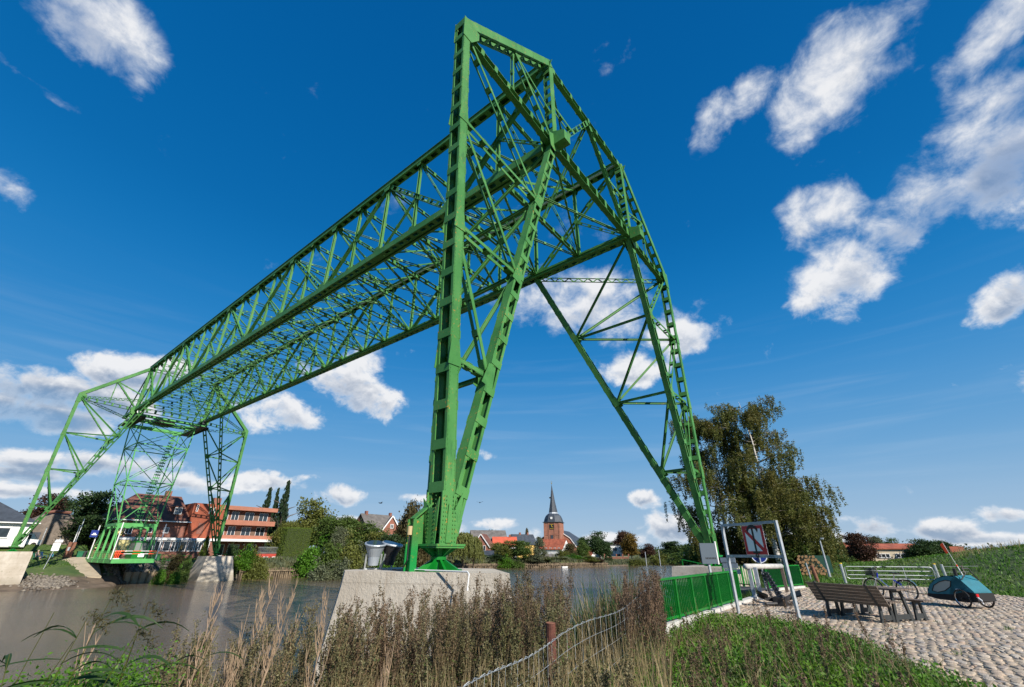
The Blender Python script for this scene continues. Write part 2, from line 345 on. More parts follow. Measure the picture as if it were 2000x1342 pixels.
# ================================================================== TERRAIN
NBp = np.array([(-4000, 40), (-300, 12), (-40, 4.5), (-13, 3), (12, 3), (20, 4), (45, 11), (90, 24), (150, 40), (220, 56), (320, 80), (600, 150), (4000, 900)], float)
FBp = np.array([(-4000, 130), (-300, 84), (-20, 74), (-4.5, 72), (-1.5, 74), (1.6, 82.6), (3, 83.2), (9.6, 83.2), (10.4, 82), (17, 79.6), (20, 80), (32, 78.5), (50, 83), (80.7, 90.5), (95, 83), (108, 73), (146, 65), (200, 70), (320, 97), (600, 175), (4000, 980)], float)
def sm(a, b, x): t = np.clip((x - a) / (b - a), 0, 1); return t * t * (3 - 2 * t)
def H(x, y):
    x = np.asarray(x, float); y = np.asarray(y, float)
    dn = np.interp(x, NBp[:, 0], NBp[:, 1]) - y; df = y - np.interp(x, FBp[:, 0], FBp[:, 1])
    west = np.interp(dn, [-3, 0, 2.2, 5.5, 9, 12], [-4, -2.75, -2.1, -.85, -.2, -.1])
    east = np.interp(dn, [-3, 0, 3, 6.4, 7.2, 12], [-4, -2.75, -1.7, -.4, -.14, -.1])
    t = sm(-10, -6, x); near = west * (1 - t) + east * t
    near = near * 1.0 + sm(30, 90, x) * sm(3, 12, dn) * -.9
    s = (x - 8.4) * .5 + (y + 12.3) * -.866
    tt_ = (x - 8.4) * .866 + (y + 12.3) * .5; near = near + np.interp(tt_, [8, 12, 17, 26, 40], [2.35, 2.1, 1.7, .95, .6]) * sm(.5, 11, s) * (1 - .75 * sm(15, 27, s)) * sm(-14, -4, x + 0 * y)
    base = np.interp(df, [-3, 0, 1.2, 4, 9, 14], [-4, -2.75, -2.1, -.8, .3, .45])
    wall = np.interp(df, [-3, -.01, .25, .6, 4.5, 9, 14], [-4, -2.9, -2.9, -1.25, .2, .45, .45])
    wl = sm(1.4, 1.9, x) * (1 - sm(9.6, 10, x)) + sm(17, 17.4, x) * (1 - sm(33, 34, x)) + sm(58, 60, x)*(1-sm(126,130,x))
    mudr = np.interp(df, [-3, 0, 4.5, 9, 20, 24], [-4, -2.75, -2.1, -1.2, .75, 2.6])
    mr_ = (1 - sm(-1.8, 1.0, x))
    far = base * (1 - wl) + wall * wl; far = far * (1 - mr_) + mudr * mr_
    far = far - 1.7 * sm(48, 75, x) * sm(2, 9, df)
    return np.where(dn > -1.5, near, np.where(df > -2.5, far, -4.0))

# ================================================================== SKY: cloud layer on a far dome patch in front of the Nishita sky
RS_ = 3500.
azs = np.radians(np.linspace(-75, 180, 460)); els = np.radians(np.concatenate([np.linspace(-1.5, 30, 150), np.linspace(30.5, 88, 100)]))
AZ, EL = np.meshgrid(azs, els); DV = np.stack([np.sin(AZ) * np.cos(EL), np.cos(AZ) * np.cos(EL), np.sin(EL)], -1)
dens = np.full(AZ.shape, -.9); shade = np.zeros(AZ.shape)
for (x, y, hw, hh, rot, wt, gr) in CL:
    c = ray(x, y).normalized(); a = c.cross(Vector((0, 0, 1))).normalized(); b = a.cross(c).normalized(); k = ray(x, y).length
    a2 = a * math.cos(rot) - b * math.sin(rot); b2 = a * math.sin(rot) + b * math.cos(rot)
    cosn = 1 / k; su = hw / FPX / k * (cosn ** .5); sv = hh / FPX / k * (cosn ** .5)
    u = DV @ np.array(a2) / su; v = DV @ np.array(b2) / sv; fr = (DV @ np.array(c)) > .4
    fall = np.where(fr, (1.25 - u * u - v * v) * wt, -9)
    g = np.where(fr, np.maximum(fall, 0) * (-v * .8 * (.45 + gr) + .75 * gr), 0)
    dens = np.maximum(dens, fall); shade = np.maximum(shade, g)
dens = np.maximum(dens, -1.2); off_ = np.minimum(sm(np.radians(-75), np.radians(-55), AZ), 1 - sm(np.radians(160), np.radians(180), AZ)); dens = dens * off_ - 1.5 * (1 - off_)
V = (DV * RS_).reshape(-1, 3); ny, nx = AZ.shape
ii = (np.arange(ny - 1)[:, None] * nx + np.arange(nx - 1)[None, :]).ravel(); Q = np.stack([ii, ii + 1, ii + nx + 1, ii + nx], 1)
cm = bpy.data.materials.new('cloud'); cm.use_nodes = True; cm.node_tree.nodes.clear(); T = NT(cm.node_tree)
me = npmesh('sky', V, Q, cm)
for nm, ar in (('dens', dens), ('shade', shade)):
    at = me.attributes.new(nm, 'FLOAT', 'POINT'); at.data.foreach_set('value', ar.astype(np.float32).ravel())
me.polygons.foreach_set('use_smooth', [True] * len(me.polygons))
P = T.vm('NORMALIZE', T.n('ShaderNodeTexCoord').outputs['Object']); sp = T.n('ShaderNodeSeparateXYZ'); T.l(P, sp.inputs[0])
A1 = T.n('ShaderNodeAttribute', attribute_name='dens').outputs['Fac']; A2 = T.n('ShaderNodeAttribute', attribute_name='shade').outputs['Fac']
flat = T.vm('MULTIPLY', P, (1, 1, 1.25))
n1 = T.noise(flat, 6.5, 8, .55, .4); n2 = T.noise(flat, 17, 9, .62, .25)
nn = T.m('ADD', T.m('MULTIPLY', T.m('SUBTRACT', n1, .5), 4.2), T.m('MULTIPLY', T.m('SUBTRACT', n2, .5), 3.4))
tot = T.m('DIVIDE', T.m('ADD', T.m('ADD', A1, T.mr(sp.outputs[2], .28, .6, 0., .22)), nn), T.mr(sp.outputs[2], .28, .6, 1., 2.1)); cov = T.mr(tot, .0, .95); thick = T.mr(tot, .2, 1.3)
so_ = sun_dir * .012 + Vector((0, 0, .03))
n1b = T.noise(T.vm('ADD', flat, tuple(so_)), 6.5, 8, .55, .4); n2b = T.noise(T.vm('ADD', flat, tuple(so_ * .45)), 17, 6, .62, .25)
relief = T.m('ADD', T.m('MULTIPLY', T.m('SUBTRACT', n1b, n1), 2.4), T.m('MULTIPLY', T.m('SUBTRACT', n2b, n2), 2.2))
shd = T.m('MULTIPLY', T.mr(T.m('ADD', T.m('MULTIPLY', A2, 1.35), relief), -.1, .95), thick)
ccol = T.mix(shd, (.66, .665, .68), (.20, .26, .36))
st = T.noise(T.vm('MULTIPLY', P, (1.3, 1.3, 20)), 2.2, 4, .5, .6)
stw = T.m('MULTIPLY', T.m('MULTIPLY', T.mr(st, .45, .9), .15), T.m('MULTIPLY', T.mr(sp.outputs[2], .02, .12), T.mr(sp.outputs[2], .5, .22)))
cvv = T.m('MAXIMUM', T.m('MULTIPLY', cov, T.mr(A2, .1, 1.2, .97, .45)), stw)
em = T.n('ShaderNodeEmission'); T.l(T.mix(cov, (.44, .52, .62), ccol), em.inputs[0]); tp = T.n('ShaderNodeBsdfTransparent'); mx = T.n('ShaderNodeMixShader')
T.l(cvv, mx.inputs[0]); T.l(tp.outputs[0], mx.inputs[1]); T.l(em.outputs[0], mx.inputs[2]); oo = T.n('ShaderNodeOutputMaterial'); T.l(mx.outputs[0], oo.inputs['Surface'])
cm.cycles.emission_sampling = 'NONE'
o = link('sky', me); o['kind'] = 'structure'; o.location = CAM
ax = np.unique(np.concatenate([np.linspace(-4000, -300, 12), np.arange(-300, -40, 12), np.arange(-40, -24, 1.5), np.arange(-24, 24, .45), np.arange(24, 60, 1), np.arange(60, 240, 3), np.arange(240, 600, 20), np.linspace(600, 4000, 12)]))
ay = np.unique(np.concatenate([np.linspace(-4000, -60, 12), np.arange(-60, -20, 2.5), np.arange(-20, 8, .4), np.arange(8, 66, 3), np.arange(66, 100, .6), np.arange(100, 200, 5), np.linspace(200, 4000, 14)]))
X, Y = np.meshgrid(ax, ay); Z = H(X, Y)
bmp = (np.sin(X * 1.7 + np.sin(Y * 1.3)) * np.cos(Y * 2.1 + X * .4)) * .035; Z = Z + np.where((np.abs(X) < 60), bmp, 0)
V = np.stack([X, Y, Z], -1).reshape(-1, 3); ny, nx = X.shape
ii = (np.arange(ny - 1)[:, None] * nx + np.arange(nx - 1)[None, :]).ravel()
Q = np.stack([ii, ii + 1, ii + nx + 1, ii + nx], 1)
def fn_ground(t, V_, c):
    P = pos(t); z = t.n('ShaderNodeSeparateXYZ'); t.l(P, z.inputs[0])
    g = t.mix(t.mr(t.noise(P, .35, 6, .7), .3, .7), (.035, .075, .012), (.085, .125, .025))
    g = t.mix(t.mr(t.noise(P, 3., 5, .7), .5, .75, 0, .7), g, (.11, .10, .04))
    mud = t.mix(t.mr(t.noise(P, .8, 5), .3, .7), (.085, .062, .042), (.17, .125, .085))
    return t.mix(t.mr(t.m('ADD', z.outputs[2], t.m('MULTIPLY', t.noise(P, 1.1, 4), .7)), -1.3, -.7), mud, g)
M_GND = mat('grass_and_mud', (.06, .1, .02), .95, fn=fn_ground, bump=.8, bscale=9, coord='World')
me = npmesh('ground', V, Q, M_GND); me.polygons.foreach_set('use_smooth', [True] * len(me.polygons)); go = link('ground', me); go['kind'] = 'structure'
# water
def fn_water(t, V_, c):
    P = pos(t); return t.mix(t.mr(t.noise(P, .05, 4), .35, .65), (.15, .105, .062), (.10, .078, .05))
M_WAT = mat('brown_river_water', (.08, .065, .045), .07, fn=fn_water, spec=.5)
t_ = NT(M_WAT.node_tree); bN = t_.n('ShaderNodeBump'); bN.inputs['Strength'].default_value = .5; bN.inputs['Distance'].default_value = .12
Pp = pos(t_); wvn = t_.m('ADD', t_.noise(t_.vm('MULTIPLY', Pp, (1, 1.9, 1)), 1.6, 5, .6, .5), t_.m('MULTIPLY', t_.noise(t_.vm('MULTIPLY', Pp, (1, 2.2, 1)), 6, 4, .6), .5))
t_.l(wvn, bN.inputs['Height']); t_.l(bN.outputs[0], M_WAT.node_tree.nodes['Principled BSDF'].inputs['Normal'])
wb = MB(); wb.poly([(-420, -5, -2.6), (640, -5, -2.6), (640, 200, -2.6), (-420, 200, -2.6)]); struct('river_water', wb, M_WAT)

# ------------------------------------------------------------------ field-stone paving
PAVE = [(-5.9, -4.28), (2.4, -4.28), (5.2, -3.4), (9.7, -4.9), (12.2, -6.9), (14.1, -9.0), (8.4, -12.3), (-3.5, -18.8), (-16, -24), (-16.5, -14), (-12.6, -10.1), (-10.4, -9.0), (-8.35, -8.15), (-6.35, -7.15), (-5.65, -6.2)]
pb = MB(); pb.prism([(x, y, -.25) for x, y in PAVE], (0, 0, .246))
M_SND = mat('sandy_joint', (.31, .25, .18), .95, var=.3, vscale=3, bump=.6, coord='World')
pave = struct('pavement', pb, M_SND)
def inside(x, y, poly):
    r = False; j = len(poly) - 1
    for i in range(len(poly)):
        xi, yi = poly[i]; xj, yj = poly[j]
        if (yi > y) != (yj > y) and x < (xj - xi) * (y - yi) / (yj - yi) + xi: r = not r
        j = i
    return r
def fn_stone(t, V_, c):
    a = t.n('ShaderNodeAttribute', attribute_name='v').outputs['Fac']; cr = t.n('ShaderNodeValToRGB'); t.l(a, cr.inputs[0]); e = cr.color_ramp.elements
    e[0].position = 0; e[0].color = (.25, .21, .18, 1); e[1].position = 1; e[1].color = (.58, .51, .42, 1)
    for p_, c_ in ((.18, (.43, .35, .26)), (.35, (.52, .43, .32)), (.5, (.40, .285, .21)), (.62, (.55, .48, .38)), (.75, (.34, .31, .285)), (.88, (.52, .385, .265))):
        q = e.new(p_); q.color = c_ + (1,)
    n = t.noise(pos(t), 9, 5, .7); return t.mix(t.mr(n, .3, .75, 0, .45), cr.outputs[0], (.16, .12, .09))
M_STN = mat('field_stone', (.3, .25, .2), .8, fn=fn_stone, bump=.4, bscale=40, coord='World')
def stone_shape(rs, L, Wd):
    n = 8; a = np.arange(n) * 2 * np.pi / n + rs.uniform(-.3, .3, n)
    k = 1 / (np.abs(np.cos(a)) ** 3 + np.abs(np.sin(a)) ** 3) ** (1 / 3.)
    rx = k * np.cos(a) * L / 2 * rs.uniform(.86, 1.08, n); ry = k * np.sin(a) * Wd / 2 * rs.uniform(.86, 1.08, n); h = rs.uniform(.004, .015); tx, ty = rs.uniform(-.05, .05, 2)
    v = []
    for s_, z_ in ((1., -.05), (1., .0), (.80, h)):
        for i in range(n): v.append((rx[i] * s_, ry[i] * s_, z_ + (rx[i] / L * tx * .3 + ry[i] / Wd * ty * .3 if s_ < 1 else 0)))
    f = []
    for r_ in range(2):
        for i in range(n):
            j = (i + 1) % n; f.append((r_ * n + i, r_ * n + j, (r_ + 1) * n + j, (r_ + 1) * n + i))
    f.append((16, 17, 18, 19)); f.append((16, 19, 20, 23)); f.append((20, 21, 22, 23))
    return np.array(v), np.array(f)
rs = np.random.RandomState(5); stones = []
y0 = -18.9
while y0 < -3.3:
    wd = rs.uniform(.12, .19); x0 = -16 + rs.uniform(0, .3)
    while x0 < 14.2:
        L = rs.uniform(.12, .36); cx, cy = x0 + L / 2, y0 + wd / 2 + rs.uniform(-.035, .035)
        if inside(cx, cy, PAVE) and math.hypot(cx - CAM.x, cy - CAM.y) < 36:
            if L < .18 and rs.uniform() < .5: stones += [(cx, cy - wd * .25, L + .01, wd * .5), (cx + .01, cy + wd * .25, L + .01, wd * .5)]
            else: stones.append((cx, cy, L + .005, wd * rs.uniform(.95, 1.12)))
        x0 += L
    y0 += wd
def visible(x, y, z=0):
    d = Vector((x, y, z)) - CAM; f = ray(1000, 671); r = Vector((math.cos(YAW), -math.sin(YAW), 0)); u = ray(1000, 671) - ray(1000, 671 + FPX)
    u = -(ray(1000, 671 + FPX) - ray(1000, 671))
    w_ = d.dot(f); px_ = 1000 + FPX * d.dot(r) / w_; py_ = 671 - FPX * d.dot(u) / w_
    return w_ > 0 and -20 < px_ < 2020 and py_ < 1350
stones.sort(key=lambda s: math.hypot(s[0] - CAM.x, s[1] - CAM.y))
vis = [s for s in stones if visible(s[0], s[1])]; near = vis[:290]; nearset = set((s[0], s[1]) for s in near)
protos = []
for i in range(8):
    v, f = stone_shape(rs, 1, 1); v[:, 2] *= 1.0
    for q in range(3):
        protos.append(npmesh('paving_stone', v, f, M_STN, v=np.full(len(f), (i * 3 + q) / 24.)))
for (cx, cy, L, wd) in near:
    o = link('paving_stone', protos[rs.randint(len(protos))], pave, (cx, cy, -.004 + rs.uniform(-.005, .005)), (rs.uniform(-.03, .03), rs.uniform(-.03, .03), rs.uniform(-.2, .2)), (L, wd, 1))
parts_ = []
for (cx, cy, L, wd) in stones:
    if (cx, cy) in nearset: continue
    if not visible(cx, cy) and math.hypot(cx - CAM.x, cy - CAM.y) > 14: continue
    v, f = stone_shape(rs, L, wd); v = v + np.array([cx, cy, -.004 + rs.uniform(-.005, .005)]); parts_.append((v, f, np.full(len(f), rs.uniform(0, 1))))
v, q, a = joinq(parts_); o = link('paving_stones', npmesh('paving_stones', v, q, M_STN, v=a), pave); o['kind'] = 'stuff'
pth = MB(); pth.prism([(4.6, -3.55, -.2), (6.6, -4.0, -.2), (9.5, 1.5, -.2), (6.5, 1.5, -.2)], (0, 0, .235)); struct('asphalt_path', pth, mat('asphalt', (.07, .07, .075), .9, var=.2, vscale=4))
kb = MB(); 
for i in range(9): kb.b2((-8.2 + i * 1.18, -4.36, -.30), (-8.2 + i * 1.18 + 1.165, -4.14, .09 + .004 * (i % 3)))
kerb = thing('kerb', 'pale stone kerb under the long green railing at the paving edge', 'kerb', (-8.2, -4.25, 0))
km = mesh('kerb_stone', MB().b2((0, -.11, -.3), (1.165, .11, .09)), M_KERB)
for i in range(9): link('kerb_stone', km, kerb, (i * 1.18, 0, .003 * (i % 3)))
kerb2 = thing('kerb', 'short white kerb under the far green railing behind the anchor', 'kerb', (gz(1503, 1155).x, gz(1503, 1155).y, 0))
kd = gz(1569, 1148) - gz(1503, 1155); kerb2.rotation_euler.z = math.atan2(kd.y, kd.x)
for i in range(4): link('kerb_stone', km, kerb2, (i * kd.length / 4, 0, 0), scale=(kd.length / 4 / 1.17, 1, 1))

# ================================================================== TRANSPORTER BRIDGE
BR = thing('transporter_bridge', 'huge green riveted steel lattice bridge on splayed legs spanning the river', 'bridge', (0, 40, 0))
BO = Vector((0, 40, 0))
def bpart(name, mb, p0, parent=None, m=None, off=None, kind=None):
    """mesh in world coordinates -> object with its origin at p0 under the bridge (or under one of its parts)"""
    p0 = Vector(p0); base = BO if parent is None else Vector(parent['o_']) 
    mb.v = [tuple(Vector(v) - p0) for v in mb.v]
    o = link(name, mesh(name, mb, m or M_G), parent or BR, p0 - base)
    if kind: o['kind'] = kind
    return o
def frame(p0, p1, ref):
    a = (p1 - p0).normalized(); s = (ref - a * ref.dot(a)).normalized(); n = a.cross(s); return a, s, n
def member(name, p0, p1, w, d, ref, t=.025, step=1.0, bat=.25, battens=True, trim=0., flange=0., subs=False, parent=None, lat=False):
    """two webs set w apart along ref, each d deep, tied by batten plates on both open faces"""
    p0 = Vector(p0); p1 = Vector(p1); a, s, n = frame(p0, p1, Vector(ref)); p0 = p0 + a * trim; p1 = p1 - a * trim; L = (p1 - p0).length
    mb = MB()
    for k in (-1, 1):
        mb.bar(p0 + s * (w / 2 * k), p1 + s * (w / 2 * k), d, t, s)
        if flange:
            for j in (-1, 1):
                mb.bar(p0 + s * ((w / 2 - flange / 2 + t / 2) * k) + n * (d / 2 + t * .3) * j, p1 + s * ((w / 2 - flange / 2 + t / 2) * k) + n * (d / 2 + t * .3) * j, t, flange, s)
    bats = []
    if battens:
        k = max(2, int(round(L / step))); 
        for i in range(k + 1):
            c = p0 + a * (L * (i + .0) / k); h = bat * (1.6 if i in (0, k) else 1)
            c = c + a * (h / 2 if i == 0 else (-h / 2 if i == k else 0))
            for j in (-1, 1): bats.append((c, j, h))
        if lat:
            m2 = max(2, int(L / (w * 1.1)))
            for i in range(m2):
                q0 = p0 + a * (L * i / m2); q1 = p0 + a * (L * (i + 1) / m2); sg = 1 if i % 2 else -1
                for j in (-1, 1): mb.bar(q0 + s * (w / 2 * sg) + n * (d / 2 * j), q1 - s * (w / 2 * sg) + n * (d / 2 * j), t * .5, .05, s)
        elif not subs:
            for c, j, h in bats: mb.bar(c - a * h / 2 + n * (d / 2 + t * .9) * j, c + a * h / 2 + n * (d / 2 + t * .9) * j, t * .6, w + t, s)
    o = bpart(name, mb, p0, parent)
    if subs and battens:
        pm = mesh('batten_plate', MB().box((0, 0, 0), (1, w + t * 1.4, t * .7)), M_G)
        Rm = Matrix((a, s, n)).transposed().to_4x4()
        for c, j, h in bats:
            q = link('batten_plate', pm, o); q.matrix_local = Matrix.Translation(c + n * (d / 2 + t * 1.1) * j - p0) @ Rm @ Matrix.Diagonal((h, 1, 1, 1))
    return o
def solid(name, p0, p1, w, d, ref=(0, 0, 1), parent=None):
    """rolled I or angle: web and two flanges"""
    p0 = Vector(p0); p1 = Vector(p1); mb = MB(); a, s, n = frame(p0, p1, Vector(ref))
    mb.bar(p0, p1, .02, d * .9, s)
    for k in (-1, 1): mb.bar(p0 + s * (d / 2 - .01) * k, p1 + s * (d / 2 - .01) * k, w, .02, s)
    return bpart(name, mb, p0, parent)
def gusset(pts, nrm, th=.03, name='gusset_plate'):
    mb = MB(); nrm = Vector(nrm).normalized(); mb.prism([Vector(p) - nrm * th / 2 for p in pts], nrm * th); return bpart(name, mb, pts[0])
ZB, ZT, NP, PP = 22.15, 29.2, 20, 4.0
def ch(s, k, top): # chord joints
    x = 4.8 * s; z = ZT if top else ZB
    if s > 0: z -= .35 * (1 - k / 20)
    return Vector((x, PP * k, z))
for s in (-1, 1):
    # chords, five lengths each
    for i in range(5):
        for top in (0, 1):
            a_, b_ = ch(s, i * 4, top), ch(s, i * 4 + 4, top)
            if top:
                o = member('upper_chord', a_, b_, .52, .36, (1, 0, 0), t=.03, step=1.0, bat=.4, flange=.12)
                cp = MB(); cp.bar(a_ + Vector((0, 0, .205)), b_ + Vector((0, 0, .205)), .70, .025, (0, 0, 1)); bpart('cover_plate', cp, a_)
            else:
                member('lower_chord', a_, b_, .5, .46, (1, 0, 0), t=.035, step=.8, bat=.36, flange=.13)
                rl = MB(); q = Vector((-s * .42, 0, -.33)); rl.bar(a_ + q, b_ + q, .16, .02, (0, 0, 1)); rl.bar(a_ + q + Vector((0, 0, .12)), b_ + q + Vector((0, 0, .12)), .015, .22, (0, 0, 1)); rl.bar(a_ + q + Vector((0, 0, .24)), b_ + q + Vector((0, 0, .24)), .16, .02, (0, 0, 1)); bpart('running_rail', rl, a_)
    for k in range(NP + 1):
        a_, b_ = ch(s, k, 0), ch(s, k, 1); end = k in (0, NP)
        if end: member('end_post', a_, b_, .45, .4, (0, 1, 0), step=.75, bat=.3, trim=.1)
        else: solid('vertical_post', a_ + Vector((0, 0, .2)), b_ - Vector((0, 0, .2)), .2 if k % 2 == 0 else .17, .26, (0, 1, 0))
        # node plates on the truss face
        for top in (0, 1):
            c = ch(s, k, top); sg = -1 if top else 1; e = .5 if k % 2 == 0 else .3; x = s * .245
            gusset([c + Vector((x, -e, sg * .1)), c + Vector((x, e, sg * .1)), c + Vector((x, e * .5, sg * (.3 + e * .7))), c + Vector((x, -e * .5, sg * (.3 + e * .7)))], (1, 0, 0), .02)
    for j in range(10):   # subdivided web: bottoms at 2,6,10.. tops at 0,4,8..
        k0, k1 = 2 * j, 2 * j + 2
        p, q = (ch(s, k0, 1), ch(s, k1, 0)) if j % 2 == 0 else (ch(s, k0, 0), ch(s, k1, 1))
        heavy = j in (0, 1, 8, 9) 
        member('diagonal_brace', p, q, .36 if heavy else .30, .22, (0, 1, 1) if j % 2 else (0, 1, 1), step=1.5, bat=.34, trim=.45)
        mid = (p + q) / 2; kb_ = k0 if j % 2 == 0 else k1           # sub-diagonal to the bottom joint under the top joint
        member('sub_diagonal', mid, ch(s, kb_, 0), .18, .12, (0, 1, 1), step=1.2, bat=.22, trim=.25)
    # long end beam of the rails towards the far bank
for s in (-1, 1):
    a_ = ch(s, NP, 0); b_ = a_ + Vector((0, 7.2, 0)); member('rail_extension', a_ + Vector((0, .3, 0)), b_, .42, .4, (1, 0, 0), step=.9, bat=.3, flange=.1)
    a2 = ch(s, 0, 0); eb = MB(); eb.prism([a2 + Vector((-.3, -.25, -.42)), a2 + Vector((-.3, -1.0, -.42)), a2 + Vector((-.3, -1.0, .25)), a2 + Vector((-.3, -.25, .62))], (.6, 0, 0)); bpart('rail_end_box', eb, a2)
    solid('extension_stay', ch(s, NP, 1), b_ + Vector((0, 0, .1)), .14, .2)
member('extension_cross_beam', ch(-1, NP, 0) + Vector((0, 7.1, 0)), ch(1, NP, 0) + Vector((0, 7.1, 0)), .4, .3, (0, 0, 1), step=1.2)
for k in range(NP + 1):
    l0, l1, r0, r1 = ch(-1, k, 0), ch(-1, k, 1), ch(1, k, 0), ch(1, k, 1); end = k in (0, NP); dz = Vector((0, 0, .15))
    member('top_strut', l1 - dz, r1 - dz, .30 if not end else .45, .16 if not end else .3, (0, 0, 1), step=1.1, bat=.22, trim=.2)
    member('bottom_strut', l0 + dz, r0 + dz, .34 if not end else .6, .18 if not end else .35, (0, 0, 1), step=1.1, bat=.24, trim=.25)
    if not end:
        for p, q in ((l1, r0), (r1, l0)): member('sway_brace', p - dz, q + dz, .13, .09, (0, 1, 0), step=1.6, bat=.16, trim=.35)
for k in range(NP):
    dz = Vector((0, 0, .05))
    p, q = (ch(-1, k, 1), ch(1, k + 1, 1)) if k % 2 == 0 else (ch(1, k, 1), ch(-1, k + 1, 1)); member('top_lateral', p - dz, q - dz, .15, .10, (0, 0, 1), step=1.4, bat=.18, trim=.3)
    for i, (p, q) in enumerate(((ch(-1, k, 0), ch(1, k + 1, 0)), (ch(1, k, 0), ch(-1, k + 1, 0)))): member('bottom_lateral', p + dz * (1 + 2 * i), q + dz * (1 + 2 * i), .15, .10, (0, 0, 1), step=1.4, bat=.18, trim=.35)
# end frames
for k in (0, NP):
    l0, l1, r0, r1 = ch(-1, k, 0), ch(-1, k, 1), ch(1, k, 0), ch(1, k, 1); mt = (l1 + r1) / 2 - Vector((0, 0, .2)); sg = 1 if k == 0 else -1
    member('portal_brace', mt, l0, .34, .22, (0, 0, 1), step=1.0, bat=.26, trim=.3); member('portal_brace', mt, r0, .34, .22, (0, 0, 1), step=1.0, bat=.26, trim=.3)
    for s, pl, pu in ((-1, l0, l1), (1, r0, r1)):
        member('portal_strut', pl + (pu - pl) * .5, (mt + pl) / 2, .2, .16, (0, 1, 0), step=.9, bat=.2, trim=.15)
    q_ = ch(0, k, 0) + Vector((0, sg * 4, .1)); member('portal_strut', mt, q_, .22, .16, (1, 0, 0), step=1.1, bat=.2, trim=.2)
    member('portal_strut', mt, (ch(-1, 1 if k == 0 else 19, 1) + ch(1, 1 if k == 0 else 19, 1)) / 2 - Vector((0, 0, .3)), .2, .12, (1, 0, 0), step=1.1, bat=.2)
# inspection pipes along the middle of the right-hand upper chord
pp = MB(); 
for dx in (0, .12): pp.tube([ch(1, 0, 1) + Vector((-.4 - dx, 0, -.35)), ch(1, 20, 1) + Vector((-.4 - dx, 0, -.35))], .035, 6)
bpart('cable_conduit', pp, ch(1, 0, 1), m=M_STL)

